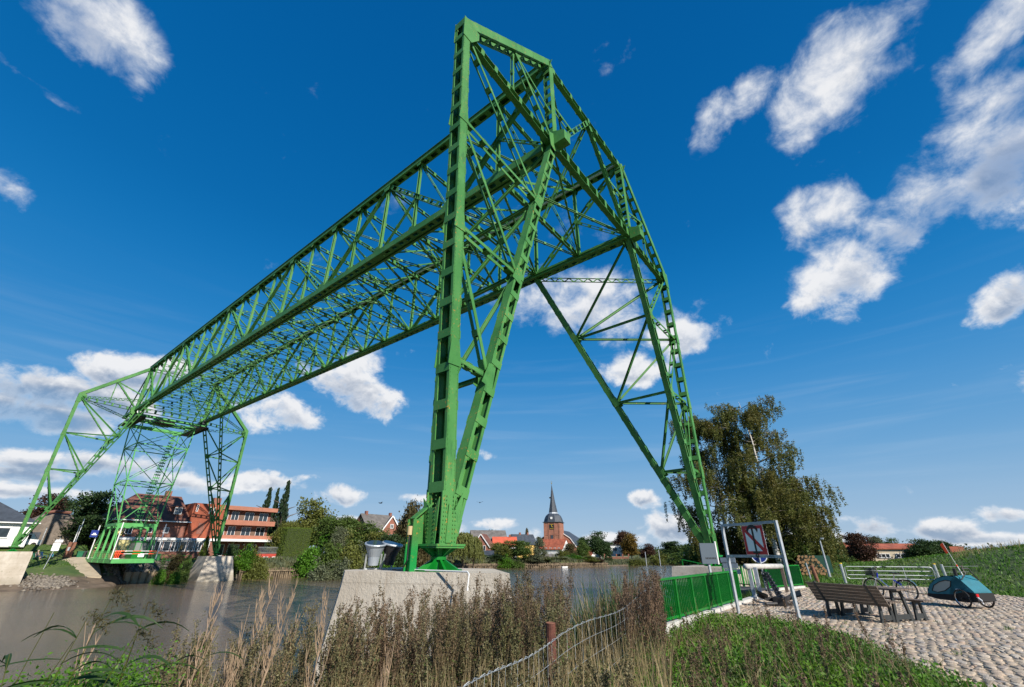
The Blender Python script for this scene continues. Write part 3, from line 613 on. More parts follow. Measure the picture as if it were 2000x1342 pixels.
# ---- legs
PIERS = [(-1, 0, (-11.3, 0, 1.78), (-11.92, 0, 22.93), 1.18), (1, 0, (11.3, 0, 1.43), (11.13, 0, 21.5), .83), (-1, 1, (-11.56, 80, 2.27), (-11.78, 80, 22.63), 1.67), (1, 1, (12.2, 80, 1.55), (12.0, 80, 21.6), 1.0)]
FR = (.236, .475, .728)
for (s, far, B_, E_, ztop) in PIERS:
    B = Vector(B_); E = Vector(E_); kL = 20 if far else 0; kN = 18 if far else 2; sy = -1 if far else 1
    Lp = ch(s, kL, 0) - Vector((0, 0, .05)); Np = ch(s, kN, 0) - Vector((0, 0, .25)); Tp = ch(s, kL, 1)
    B0 = B + Vector((0, 0, .25)); nearp = not far
    kw = dict(subs=nearp, flange=.10 if nearp else .08)
    oE = member('leg', B0 + Vector((0, 0, .0)), E + Vector((0, 0, .35)), .54, .33, (0, 1, 0), t=.03, step=1.12, bat=.27, **kw)
    oL = member('leg', B0 + Vector((-s * .22, 0, 0)), Lp, .44, .31, (1, 0, 0), t=.03, step=1.12, bat=.27, **kw)
    oN = member('leg', B0 + Vector((0, sy * .2, 0)), Np, .38, .30, (1, 0, 0), t=.03, step=1.15, bat=.26, **kw)
    e = [B0.lerp(E, f) for f in FR]; l = [B0.lerp(Lp, f) for f in FR]; n = [B0.lerp(Np, f) for f in FR]
    Y1 = (0, 1, 0)
    def br(p, q, w=.26, d=.14, ref=Y1, step=1.3, nm='leg_brace'): member(nm, p, q, w, d, ref, step=step, bat=.22, trim=.22)
    # plane elbow leg / truss-end leg
    br(E, l[2]); br(l[2], e[2]); br(e[2], l[1]); br(l[1], e[1]); br(e[1], l[0], .22); br(l[0], e[0], .2)
    br(E - Vector((0, 0, .2)), Lp, .42, .3, (0, 0, 1), 1.0, 'elbow_strut')
    member('elbow_beam', E + Vector((0, 0, .25)), Tp, .5, .42, Y1, t=.03, step=.95, bat=.28, flange=.1)
    mE = E.lerp(Tp, .5); mL = E.lerp(Lp, .5) - Vector((0, 0, .1)); br(mE, mL, .16, .1); br(mE, Lp.lerp(Tp, .35), .2, .12); br(mE, Lp, .3, .18, Y1, 1.0)
    # plane inner leg / end leg and inner leg / elbow leg
    for pts, w_ in (((Lp, n[2], l[2], n[1], l[1], n[0], l[0]), .13), ((n[2], e[2], n[1], e[1], n[0], e[0]), .13)):
        for i in range(len(pts) - 1): solid('leg_brace', pts[i], pts[i + 1], w_, .15, (0, 0, 1))
    for i in range(3): solid('leg_brace', n[i], e[i], .12, .14, (0, 0, 1)) if i == 0 else solid('leg_brace', e[i], n[i] + Vector((0, 0, .02)), .09, .1, (0, 0, 1)) if False else None
    member('elbow_lattice', E - Vector((0, 0, .15)), Np, .34, .1, (0, 0, 1), lat=True, trim=.3, step=9); solid('leg_brace', E, n[2], .15, .18, (0, 0, 1))
    if far: member('elbow_lattice', E - Vector((0, 0, .15)), ch(s, NP, 0) + Vector((0, 7, 0)), .34, .14, (0, 0, 1), lat=True, trim=.3, step=9)
    # joint plates
    for P_, dr in [(x, E - B) for x in e] + [(x, Lp - B) for x in l]:
        a = dr.normalized(); t2 = Vector((0, 1, 0)).cross(a)
        for yy in (-1, 1):
            off = Vector((0, yy * (.30 if P_ in e else .19), 0))
            gusset([P_ + off + a * .4 - t2 * .17, P_ + off + a * .4 + t2 * .17, P_ + off - a * .4 + t2 * .26, P_ + off - a * .4 - t2 * .26], (0, 1, 0), .02)
    for P_ in n:
        a = (Np - B).normalized(); t2 = Vector((1, 0, 0)).cross(a)
        for xx in (-1, 1):
            off = Vector((xx * .23, 0, 0)); gusset([P_ + off + a * .3 - t2 * .2, P_ + off + a * .3 + t2 * .25, P_ + off - a * .3 + t2 * .25, P_ + off - a * .3 - t2 * .2], (1, 0, 0), .02)
    # elbow and end-joint plates
    for P_, sg in ((E, 1), (Lp, -1)):
        for yy in (-1, 1):
            off = Vector((0, yy * .30, 0)); d_ = -s
            pts = [(0, .45), (d_ * .75, .30), (d_ * .75, -.15), (d_ * .3, -.9), (-d_ * .2, -.9), (-d_ * .2, .45)] if sg > 0 else [(-d_ * .75, .2), (.25 * d_, .75), (.25 * d_, -.5), (-d_ * .25, -.85), (-d_ * .6, -.7)]
            gusset([P_ + off + Vector((a_, 0, b_)) for a_, b_ in pts], (0, 1, 0), .025)
    # ---- foot: fan of plates, flange, cone, neck ring, pedestal
    for yy in (-.29, .29):
        gusset([B + Vector((-.28, yy, .0)), B + Vector((.28, yy, .0)), B + Vector((.28 if s > 0 else .50, yy, 1.25)), B + Vector((.2 if s > 0 else .46, yy, 1.25)), B + Vector((.12, yy, .7)), B + Vector((-.12, yy, .7)), B + Vector((-.2 if s < 0 else -.46, yy, 1.25)), B + Vector((-.28 if s < 0 else -.50, yy, 1.25))], (0, 1, 0), .025, 'foot_plate')
        gusset([B + Vector((-.10, yy * 1.1, .03)), B + Vector((.10, yy * 1.1, .03)), B + Vector((.05, yy * 1.1, .8)), B + Vector((-.05, yy * 1.1, .95))], (0, 1, 0), .02, 'foot_plate')
    for xx in (-.31, .31):
        gusset([B + Vector((xx, -.16, 0)), B + Vector((xx, .16, 0)), B + Vector((xx, .24 + (.14 if sy > 0 else 0), 1.1)), B + Vector((xx, .1, .85)), B + Vector((xx, -.1, .85)), B + Vector((xx, -.24 - (.14 if sy < 0 else 0), 1.1))], (1, 0, 0), .025, 'foot_plate')
    fb = MB().box(B + Vector((0, 0, -.02)), (.98, .88, .05)); fb.box(B + Vector((0, 0, -.07)), (.94, .84, .04)); bpart('foot_flange', fb, B)
    cn = MB()
    for i in range(8):
        an = math.pi / 4 * i; d = Vector((math.cos(an), math.sin(an), 0)); pz = Vector((-d.y, d.x, 0)) * .012
        cn.prism([B - pz + Vector((0, 0, -.09)), B - pz + d * .45 + Vector((0, 0, -.09)), B - pz + d * .14 + Vector((0, 0, -.30)), B - pz + Vector((0, 0, -.30))], pz * 2)
    cn.tube([B + Vector((0, 0, -.09)), B + Vector((0, 0, -.32))], [.16, .12], 10); bpart('pivot_cone', cn, B)
    zr = B.z - .30; pd = MB(); pd.tube([(B.x, B.y, zr + .02), (B.x, B.y, zr - .05)], .20, 14); pd.tube([(B.x, B.y, zr - .05), (B.x, B.y, ztop + .03)], [.12, .14], 10)
    for i in range(8):
        an = math.pi / 4 * i + .39; d = Vector((math.cos(an), math.sin(an), 0)); pz = Vector((-d.y, d.x, 0)) * .03
        c0 = Vector((B.x, B.y, 0)); pd.prism([c0 - pz + Vector((0, 0, zr - .05)), c0 - pz + d * .19 + Vector((0, 0, zr - .05)), c0 - pz + d * .56 + Vector((0, 0, ztop + .03)), c0 - pz + Vector((0, 0, ztop + .03))], pz * 2)
    pd.tube([(B.x, B.y, ztop + .001), (B.x, B.y, ztop + .04)], .60, 16); bpart('foot_pedestal', pd, B, m=M_GR)
    if not far:   # rivets on the foot plates
        rv = MB()
        for yy in (-.305,):
            for col_ in (-.25, -.15, .15, .25):
                for r_ in range(12):
                    c = B + Vector((col_ * (.9 - r_ * .012), yy - .012, .06 + r_ * .098)); rv.box(c, (.026, .014, .026))
        for xx in (-.325,):
            for col_ in (-.12, .12):
                for r_ in range(12): rv.box(B + Vector((xx - .012, col_, .06 + r_ * .098)), (.014, .026, .026))
        bpart('rivets', rv, B, kind='stuff')
# rivet rows up the two nearest leg faces
rv = MB(); B = Vector((-11.3, 0, 2.03)); E = Vector((-11.92, 0, 23.28)); a = (E - B).normalized()
for xx in (-.20, .20):
    L = 0
    while L < 20.5:
        c = B + a * L + Vector((xx * .72, -.288, 0)); rv.box(c, (.02, .010, .02)); L += .13 if L < 9 else .26
bpart('rivets', rv, B, kind='stuff')
# bent guard columns beside the near left foot
for sx, yy in ((-.62, .32), (.55, .55)):
    g = MB(); c = Vector((-11.3 + sx, yy, 1.18)); top = 2.35 if sx < 0 else 1.75
    g.b2((c.x - .03, c.y - .1, 1.18), (c.x + .03, c.y + .1, top)); g.b2((c.x - .1, c.y - .12, 1.18), (c.x + .1, c.y - .09, top)); g.b2((c.x - .1, c.y + .09, 1.18), (c.x + .1, c.y + .12, top))
    if sx < 0:
        g.prism([(c.x + .04, c.y - .01, top - .9), (c.x + .04, c.y - .01, top), (c.x + .58, c.y - .01, top + .4), (c.x + .5, c.y - .01, 1.95)], (0, .02, 0))
        g.bar((c.x - .05, c.y, top), (c.x + .5, c.y - .05, top + .42), .22, .04)
    bpart('guard_column', g, (c.x, c.y, 1.18))
jb = MB().tube([(-12.12, .1, 2.0), (-12.12, .1, 2.2)], .055, 8); tag(link('cable_joint_box', mesh('cable_joint_box', MB().tube([(0, 0, 0), (0, 0, .2)], .06, 10), M_PLW), None, (-12.1, .22, 1.98)), 'small cream cable box fixed beside the guard column of the near left leg', 'cable box')
cb = MB().tube([(0, 0, .98), (0, 0, .62), (.02, .02, .25), (.12, .3, .03), (.3, .9, .02)], .018, 6); tag(link('power_cable', mesh('power_cable', cb, M_BLK), None, (-12.1, .22, 1.18)), 'thin black cable hanging below the cream cable box', 'cable')
pi = MB().tube([(0, 0, 0), (0, -1.9, 0), (-.05, -2.0, -.04), (-.1, -2.02, -.35)], .018, 8)
tag(link('conduit_pipe', mesh('conduit_pipe', pi, M_FLG), None, (-11.85, .35, 1.215)), 'white pipe running along the edge of the near left concrete pier', 'pipe')

# ---- concrete piers
def pier(label, top, zt, zb, spread, sps=None):
    c = sum((Vector((x, y, 0)) for x, y in top), Vector()) / len(top); o = thing('concrete_pier', label, 'bridge pier', (c.x, c.y, zb))
    m = MB(); n = len(top); lo = [Vector((x, y, 0)) for x, y in top]
    lo2 = [c + (p - c) * (sps[i] if sps else spread) for i, p in enumerate(lo)]; rings = [[Vector((p.x, p.y, zt)) for p in lo], [Vector((p.x, p.y, zt - .32)) + (p - c) * .02 for p in lo], [Vector((p.x, p.y, zb)) for p in lo2]]
    vs = [p - Vector((c.x, c.y, zb)) for r_ in rings for p in r_]
    fs = [tuple(range(n))]
    for r_ in range(2):
        for i in range(n): fs.append((r_ * n + i, r_ * n + (i + 1) % n, (r_ + 1) * n + (i + 1) % n, (r_ + 1) * n + i))
    m.add(vs, fs); part('body', m, M_C, o); return o
pier('big pale concrete pier under the near left leg, weeds at its foot', [(-12.75, 1.75), (-12.3, 2.5), (-9.9, 3.2), (-9.1, .1), (-11.2, -2.2)], 1.18, -3.3, 1.42, [1.42, 1.42, 1.3, 1.1, 1.1])
pier('low concrete pier under the near right leg, behind the green railing', [(9.3, -1.7), (9.3, 1.9), (13.3, 1.9), (13.3, -1.7)], .83, -3.3, 1.3)
pier('pale concrete pier under the far left leg at the picture edge', [(-16, 77.8), (-16, 82), (-9.9, 82), (-9.9, 77.8)], 1.67, -3.3, 1.02)
pier('tapered concrete pier under the far right leg standing in the water', [(10.5, 78.6), (10.5, 82.4), (14.5, 82.4), (14.5, 78.6)], 1.0, -3.3, 1.42)
# floodlights
for i, (p, yw, lb) in enumerate(((gY(738, 1113, 3.0), -.5, 'grey floodlight with its round face tipped up, left one on the near pier'), (gY(760, 1110, 2.6), .2, 'black backed floodlight, right one of the pair on the near pier'))):
    o = thing('floodlight', lb, 'floodlight', (-11.75 + i * .42, 2.05 - .12 * i, 1.18), yw); o.scale = (.82, .82, .9)
    hb = MB().tube([(0, 0, .12), (0, -.02, .35), (0, -.05, .60), (0, -.07, .68)], [.16, .19, .30, .33], 20); part('housing', hb, M_LGR if i == 0 else M_BLK, o, smooth=False)
    part('rim', MB().torus((0, -.07, .69), .33, .03, (0, -.2, 1), 24, 6), M_LGR, o); part('lens', MB().tube([(0, -.07, .685), (0, -.075, .70)], .31, 20), M_GL, o)
    bk = MB().bar((-.24, .1, .0), (-.24, -.02, .42), .05, .03); bk.bar((.24, .1, 0), (.24, -.02, .42), .05, .03); bk.bar((-.24, .1, .02), (.24, .1, .02), .08, .04); part('bracket', bk, M_STL, o)
def project(P):
    d = Vector(P) - CAM; f = ray(1000, 671); r = Vector((math.cos(YAW), -math.sin(YAW), 0)); u = r.cross(f)
    return 1000 + FPX * d.dot(r) / d.dot(f), 671 - FPX * d.dot(u) / d.dot(f)
def zpix(P, y):
    lo, hi = -5., 60.
    for _ in range(40):
        m = (lo + hi) / 2
        if project((P[0], P[1], m))[1] > y: lo = m
        else: hi = m
    return lo
def Hs(x, y): return float(H(x, y))
def win(par, x, y, z, w, h, n=2, ax='y', sg=-1, m=None, fr=.07, d=.08, bars=0, nm='window'):
    """window: frame object with its panes as sub-parts"""
    m = m or M_WP; f = MB()
    def B(a0, a1, z0, z1, dd):
        if ax == 'y': f.b2((a0, -dd if sg < 0 else 0, z0), (a1, 0 if sg < 0 else dd, z1))
        else: f.b2((-dd if sg < 0 else 0, a0, z0), (0 if sg < 0 else dd, a1, z1))
    B(-w / 2, w / 2, 0, fr, d); B(-w / 2, w / 2, h - fr, h, d); B(-w / 2, -w / 2 + fr, fr, h - fr, d); B(w / 2 - fr, w / 2, fr, h - fr, d)
    for i in range(1, n): B(-w / 2 + w * i / n - fr / 2, -w / 2 + w * i / n + fr / 2, fr, h - fr, d)
    for i in range(bars): zz = h * (i + 1) / (bars + 1); B(-w / 2 + fr, w / 2 - fr, zz - .02, zz + .02, d * .8)
    o = part(nm, f, m, par, (x, y, z))
    for i in range(n):
        g = MB(); a0 = -w / 2 + w * i / n + fr * .5; a1 = a0 + w / n - fr; dd = d * .35
        if ax == 'y': g.b2((a0, -dd if sg < 0 else .0, fr), (a1, .0 if sg < 0 else dd, h - fr))
        else: g.b2((-dd if sg < 0 else 0, a0, fr), (0 if sg < 0 else dd, a1, h - fr))
        part('pane', g, M_GL, o)
    return o
# ================================================================== FERRY GONDOLA under the far end of the bridge
GO = thing('ferry_gondola', 'green suspended ferry gondola hanging from tall lattice frame over the far bank', 'ferry gondola', (0, 83, .3))
G0 = Vector((0, 83, .3))
def gp(nm, mb, m=None, **k):
    mb.v = [tuple(Vector(v) - G0) for v in mb.v]; return part(nm, mb, m or M_GN, GO, **k)
M_GN = mat('gondola_green_paint', (.085, .34, .09), .45, var=.12, vscale=1.5, coord='World')
M_TX = mat('deck_planks', (.3, .24, .17), .8, var=.2)
XL, XR = -2.15, 2.65; Y0, Y1 = 75.0, 91.0
gp('deck', MB().b2((XL, Y0, .62), (XR, Y1, .72)), M_TX)
d = MB(); d.b2((XL - .05, Y0 - .06, .22), (XR + .05, Y0, .75)); d.b2((XL - .05, Y1, .22), (XR + .05, Y1 + .06, .75)); d.b2((XL - .06, Y0, .22), (XL - .001, Y1, .75)); d.b2((XR + .001, Y0, .22), (XR + .06, Y1, .75)); gp('deck_frame', d)
d = MB()
for i in range(9): d.b2((XL, Y0 + 1.9 * i + .1, .28), (XR, Y0 + 1.9 * i + .22, .615))
gp('floor_beam', d)
LV = [(5.5, -2.15, 2.65, 79., 86.), (11.4, -2.9, 3.0, 79, 86.3), (17.0, -3.35, 3.45, 79, 86.6), (20.7, -3.6, 3.6, 79, 86.8)]
def gm(nm, p0, p1, w, dd, ref, **k):
    p0, p1 = Vector(p0), Vector(p1); a, s, n = frame(p0, p1, Vector(ref)); mb = MB(); L = (p1 - p0).length
    for q in (-1, 1): mb.bar(p0 + s * w / 2 * q, p1 + s * w / 2 * q, dd, .03, s)
    kk = max(2, int(L / k.get('step', .9)))
    for i in range(kk + 1):
        c = p0 + a * L * i / kk
        for j in (-1, 1): mb.bar(c - a * .1 + n * dd / 2 * j, c + a * .1 + n * dd / 2 * j, .02, w, s)
    return gp(nm, mb)
for yq in (79., 82.5, 86.):      # four portal frames with rounded haunches
    f = MB(); r_ = .55
    for sx, xx in ((1, XL), (-1, XR)):
        f.prism([(xx - sx * .12, yq - .1, .22), (xx + sx * .36, yq - .1, .22), (xx + sx * .20, yq - .1, 1.2), (xx + sx * .20, yq - .1, 4.5), (xx + sx * .36, yq - .1, 4.88), (xx + sx * .8, yq - .1, 5.05), (xx + sx * .8, yq - .1, 5.5), (xx, yq - .1, 5.5)], (0, .10, 0))
    f.b2((XL + .8, yq - .1, 5.05), (XR - .8, yq + .1, 5.5)); gp('portal_frame', f)
for xx in (XL, XR):
    gp('side_girder', MB().b2((xx - .11, 79, 5.1), (xx + .11, 86, 5.5)))
for yq in (79, 86):
    sg = -1 if yq == 79 else 1
    for xx in (XL + .1, XR - .1):
        yb = Y0 + .8 if yq == 79 else Y1 - .8
        gm('side_stay', (xx, yq, 5.2), (xx, yb, .75), .22, .1, (0, 1, 0))
for i in range(3):
    z0, a0, b0, c0, e0 = LV[i]; z1, a1, b1, c1, e1 = LV[i + 1]
    q0 = [(a0, c0, z0), (b0, c0, z0), (b0, e0, z0), (a0, e0, z0)]; q1 = [(a1, c1, z1), (b1, c1, z1), (b1, e1, z1), (a1, e1, z1)]
    for j in range(4):
        gm('hanger_post', q0[j], q1[j], .24, .12, (0, 1, 0), step=.8); n_ = (j + 1) % 4
        d = MB(); d.bar(q1[j], q1[n_], .12, .14); gp('hanger_ring', d)
        for p, q in ((q0[j], q1[n_]), (q0[n_], q1[j])): d = MB(); d.bar(p, q, .09, .09); gp('hanger_brace', d)
    d = MB(); d.bar(q1[0], q1[2], .07, .07); d.bar(Vector(q1[1]) + Vector((0, 0, .08)), Vector(q1[3]) + Vector((0, 0, .08)), .07, .07); gp('ring_brace', d)
for k in range(3):                      # inner guide ladders up the back
    x = 1.2 + k * .35; gm('guide_ladder', (x, 86, 5.5), (2.6 + k * .2, 86.6, 20.5), .3, .06, (1, 0, 0), step=.5)
# trolley with its dark platforms
for sx in (-1, 1):
    d = MB(); d.b2((sx * 4.4 - .7, 77.5, 20.75), (sx * 4.4 + .7, 87.5, 20.85)); d.b2((sx * 4.4 - .7, 77.5, 20.5), (sx * 4.4 - .62, 87.5, 20.75)); d.b2((sx * 4.4 + .62, 77.5, 20.5), (sx * 4.4 + .7, 87.5, 20.75)); gp('trolley_platform', d, M_BLK)
    d = MB()
    for yy in (78, 80, 82, 84.5, 87): d = MB(); d.tube([(sx * 4.3 - .12, yy, 21.85), (sx * 4.3 + .12, yy, 21.85)], .26, 12); d.b2((sx * 4.3 - .2, yy - .1, 20.8), (sx * 4.3 + .2, yy + .1, 21.7)); gp('trolley_wheel', d, M_CI)
    pass
for yy in (78, 82.3, 86.8): d = MB(); d.b2((-4.6, yy - .15, 20.8), (4.6, yy + .15, 21.2)); gp('trolley_beam', d)
d = MB(); d.b2((-1.8, 80, 20.9), (.8, 83.5, 21.6)); gp('motor_housing', d, M_BLK)
for i, (x, y) in enumerate([(-4.75, 78.), (-4.7, 84)]): d = MB(); d.tube([(x + 3.6 * i, y, 21.4), (x + 3.6 * i, y - .25, 21.4)], [.22, .26], 12); gp('signal_lamp', d, M_WP)
# railings, barriers, cabin
for xx in (XL, XR):
    d = MB()
    for z in (1.0, 1.25, 1.5, 1.75): d.bar((xx, Y0, z), (xx, Y1, z), .03, .03)
    for i in range(33): d.bar((xx, Y0 + .5 * i, .75), (xx, Y0 + .5 * i, 1.8), .03, .03)
    gp('side_railing', d)
d = MB(); 
for z in (1.35, 1.7):
    for i in range(8): pass
for z, zz in ((1.75, 'upper'), (1.40, 'lower')):
    for i in range(5):
        gp('barrier_bar', MB().bar((XL + .1 + i * .94, Y0 + .1, z), (XL + .1 + (i + 1) * .94, Y0 + .1, z), .07, .07), M_FLG if i % 2 else M_NEON)
gp('barrier_panel', MB().b2((.55, Y0 + .04, .98), (1.25, Y0 + .07, 1.36)), M_SW)
d = MB(); d.b2((1.0, 80, .72), (2.5, 83.2, 1.75)); d.b2((1.0, 80, 2.9), (2.5, 83.2, 3.1)); 
for x in (1.03, 1.75, 2.47):
    for y in (80.03, 83.17): d.bar((x, y, 1.75), (x, y, 2.9), .08, .08)
cab = gp('control_cabin', d, M_GR); d = MB(); d.b2((1.07, 80.02, 1.75), (2.43, 80.05, 2.9)); d.b2((1.02, 80.07, 1.75), (1.05, 83.1, 2.9)); gp('cabin_glass', d, mat('cabin_glass', (.22, .24, .22), .15))
d = MB(); d.b2((2.75, 76.5, .5), (3.7, 80.5, .6)); d.b2((3.62, 76.5, .6), (3.68, 80.5, 1.4)); d.b2((2.75, 76.5, .6), (3.62, 76.55, 1.4)); gp('side_step', d)
for k, (x, y) in enumerate(((XL - .15, Y0 + .2), (XR + .15, Y0 + .2), (XL - .2, Y1 - 2.5), (-1.2, Y0 + .2))):
    if k < 3: gp('guide_pole', MB().tube([(x, y, .7), (x, y, 5.4)], .07, 8), M_FLG)
gp('ferry_sign', MB().b2((-3.2, 88.1, 3.7), (-2.3, 88.16, 4.7)), M_BLU)
d = MB(); d.b2((-3.05, 88.02, 4.0), (-2.45, 88.09, 4.12)); d.b2((-2.9, 88.02, 4.14), (-2.6, 88.09, 4.3)); gp('sign_ship_symbol', d, M_SW)
# red bicycles/orange barrier inside the gondola
for k in range(3):
    o = thing('barrier_board', ('orange and white barrier board standing on the gondola deck, nearest the front', 'orange and white barrier board on the gondola deck, middle one', 'orange and white barrier board on the gondola deck, rear one')[k], 'barrier', (-1.5 + .35 * k, 77.2 + 1.6 * k, .72), .3)
    d = MB(); 
    for i in range(5): d.bar((-.5 + i * .22, 0, .1), (-.38 + i * .22, 0, 1.0), .1, .04)
    part('stripes', d, M_NEON, o); part('frame', MB().b2((-.6, -.02, .0), (.6, .02, .1)).b2((-.6, -.02, 1.0), (.6, .02, 1.08)), M_SW, o)

# ================================================================== HOTEL
HO = thing('hotel', 'long red brick hotel with hipped roof, orange middle part and balcony wing', 'hotel', (0, 98, .4)); HB = Vector((0, 98, .4))
def hp(nm, mb, m, par=None, **k):
    mb.v = [tuple(Vector(v) - HB) for v in mb.v]; return part(nm, mb, m, par or HO, **k)
def hw(x, y, z, w, h, n=2, **k): return win(HO, x, y - 98, z - .4, w, h, n, **k)
hp('main_wall', MB().b2((-.1, 100, .2), (12.8, 111, 7.1)), M_BR); hp('side_render', MB().b2((-.16, 99.95, .2), (-.101, 111, 7.1)).b2((-.16, 99.9, 2.2), (3.2, 99.99, 7.1)), M_YEL)
r = MB(); E0 = [(-.7, 99.2, 7.0), (13.2, 99.2, 7.0), (13.2, 111.8, 7.0), (-.7, 111.8, 7.0)]; r1, r2 = (4.4, 105.5, 12.1), (12.0, 105.5, 12.1)
r.add(E0 + [r1, r2], [(0, 1, 5, 4), (1, 2, 5), (2, 3, 4, 5), (3, 0, 4), (3, 2, 1, 0)]); roof = hp('hipped_roof', r, M_RT2)
hp('eaves_board', MB().b2((-.72, 99.05, 6.86), (13.2, 99.19, 7.02)), M_WP)
hp('chimney', MB().b2((9.0, 105, 11.5), (10.0, 105.9, 13.0)), M_BR)
d = MB(); d.b2((10.0, 100.6, 8.2), (11.6, 103, 9.7)); d.b2((9.8, 100.5, 9.7), (11.8, 103.4, 9.85)); hp('dormer', d, M_RT2); hw(10.8, 100.58, 8.4, 1.3, 1.2, 2, bars=1)
hw(7.0, 99.98, 4.9, .9, 1.0, 1); hw(3.9, 99.98, 4.6, 1.1, 1.3, 2); hw(9.6, 99.98, 4.9, .9, 1.0, 1)
# restaurant front with the white window band
hp('restaurant_wall', MB().b2((2.4, 97.0, .0), (17.4, 100, 1.7)).b2((2.4, 97.15, 1.7), (17.4, 99.98, 3.6)), M_BR); hp('fascia', MB().b2((2.2, 96.9, 3.6), (29.6, 100.1, 4.05)), M_WP)
for i in range(11): hw(3.2 + i * 1.30, 97.13, 1.75, 1.12, 1.75, 1 if i % 3 else 2, fr=.09)
d = MB().b2((.2, 97.6, .3), (2.3, 99.9, 1.4)); hp('porch_wall', d, M_BR)
ycur = MB()
for i in range(6): ycur.tube([(2.4 + 0.3 * i, 97.0 - .25 * (i % 2), 1.6), (2.4 + .3 * i, 97.05, 3.5)], .16, 6)
hp('yellow_awning', ycur, M_YEL)
# orange link
d = MB(); d.b2((12.9, 99.4, 4.05), (18.8, 109, 10.6)); hp('tile_hung_wall', d, M_ORC); hp('link_wall', MB().b2((17.41, 98.2, 0), (18.4, 100, 3.6)), M_BR)
for x in (13.6, 16.0, 16.7): hw(x, 99.38, 9.0 - (0 if x < 14 else .3), .35, 1.3, 1, fr=.06)
hp('recess', MB().b2((14.6, 99.33, 4.9), (15.7, 99.395, 6.9)), M_BR); hp('chimney', MB().b2((17.4, 103, 10.6), (18.8, 104.4, 12.2)), M_BR)
# balcony wing
hp('wing_wall', MB().b2((18.4, 100.6, .2), (28.9, 109, 10.0)), M_BRO)
hp('parapet', MB().b2((18.2, 99.2, 9.75), (29.6, 109.3, 10.55)), M_BAL)
for zf in (7.0, 4.06):
    hp('balcony_slab', MB().b2((18.4, 98.9, zf - .25 if zf > 5 else zf), (29.3, 100.6, zf - .1 if zf > 5 else zf + .1)), M_BAL); hp('balcony_front', MB().b2((18.3, 98.8, zf - .2 if zf > 5 else zf + .05), (29.4, 98.95, zf + .75 if zf > 5 else zf + .75)), M_BAL); hp('balcony_end', MB().b2((29.25, 98.95, zf), (29.4, 100.6, zf + .75)), M_BAL)
for zf in (7.15, 4.2):
    for i, x in enumerate((19.3, 21.4, 24.3, 27.3)):
        hw(x, 100.58, zf + .25, 1.9 if i > 1 else 1.5, 2.1, 2)
    for x in (22.8, 25.8): hp('privacy_screen', MB().b2((x - .45, 100.45, zf), (x + .45, 100.59, zf + 1.9)), mat('privacy_screen', (.16, .10, .07), .8))
hw(20.3, 100.58, .9, 1.0, 2.2, 1, nm='door_glazed'); hw(22.6, 100.58, .8, 2.2, 2.3, 2); hw(26.2, 100.58, .8, 2.0, 2.3, 2)
for x in (24.5, 26.9, 21.6): 
    hp('wall_lamp', MB().tube([(x, 100.3, 2.9), (x, 100.3, 3.2)], [.22, .16], 10), M_WP)
hp('terrace_wall', MB().b2((25.0, 94.6, -.6), (32.4, 100.6, 1.35)), mat('terrace_red', (.42, .05, .035), .7, var=.1, coord='World')); hp('terrace_cap', MB().b2((24.9, 94.5, 1.35), (32.5, 100.6, 1.55)), M_GRF)
for x in (27.0, 28.9, 30.8): hw(x, 94.58, -.05, 1.1, .8, 1, fr=.1)
d = MB(); d.bar((25.2, 94.6, 2.55), (32.4, 94.6, 2.55), .05, .05); 
for i in range(37): d.bar((25.2 + i * .2, 94.6, 1.55), (25.2 + i * .2, 94.6, 2.55), .1, .02)
hp('terrace_railing', d, M_STP)
cu = bpy.data.curves.new('hotel_lettering', 'FONT'); cu.body = 'FÄHRKRUG'; cu.size = .42; cu.extrude = .01; cu.materials.append(mat('lettering_blue', (.01, .05, .28), .4))
lo = link('tmp', cu); bpy.context.view_layer.update(); lm_ = bpy.data.meshes.new_from_object(lo); bpy.data.objects.remove(lo); lm_.materials.clear(); lm_.materials.append(MATS['lettering_blue']); lo = link('hotel_lettering', lm_, HO, (12.1, 96.87 - 98, 3.68 - .4), (R(90), 0, 0))
# garden wall/embankment railing in front of the hotel
def railing(label, p0, p1, h=1.0, post=1.3, bal=.1, m=None, cat='railing', z0=None, bw=.045, group=None, zoff=0., lowgap=.16):
    p0 = Vector(p0); p1 = Vector(p1); L = (p1 - p0).length; o = thing('railing', label, cat, p0, 0, group); m = m or M_GR
    dv = (p1 - p0); a = dv.normalized(); rz = math.atan2(a.y, a.x); o.rotation_euler.z = rz; sl_ = dv.z / math.hypot(dv.x, dv.y); Lh = math.hypot(dv.x, dv.y)
    part('top_rail', MB().bar((0, 0, h), (Lh, 0, h + dv.z), .10, .05), m, o); part('bottom_rail', MB().bar((0, 0, lowgap), (Lh, 0, lowgap + dv.z), .05, .05), m, o)
    k = max(1, round(Lh / post)); pm = mesh('post', MB().b2((-.03, -.045, -.3), (.03, .045, h - .03)), m)
    for i in range(k + 1): link('post', pm, o, (Lh * i / k, 0, dv.z * i / k))
    if bal:
        bm_ = mesh('baluster', MB().b2((-.006, -bw / 2, lowgap + .02), (.006, bw / 2, h - .025)), m); n = int(Lh / bal)
        for i in range(1, n): link('baluster', bm_, o, (Lh * i / n, 0, dv.z * i / n))
    return o
railing('thin green railing along the far embankment below the hotel', (4.8, 88.5, .3), (10.4, 85.0, .1), .95, 1.4, .25)
railing('sloping bright green railing beside the steps right of the far right pier', (14.9, 84.5, .35), (19.4, 82.2, -.5), .95, 1.2, .10)

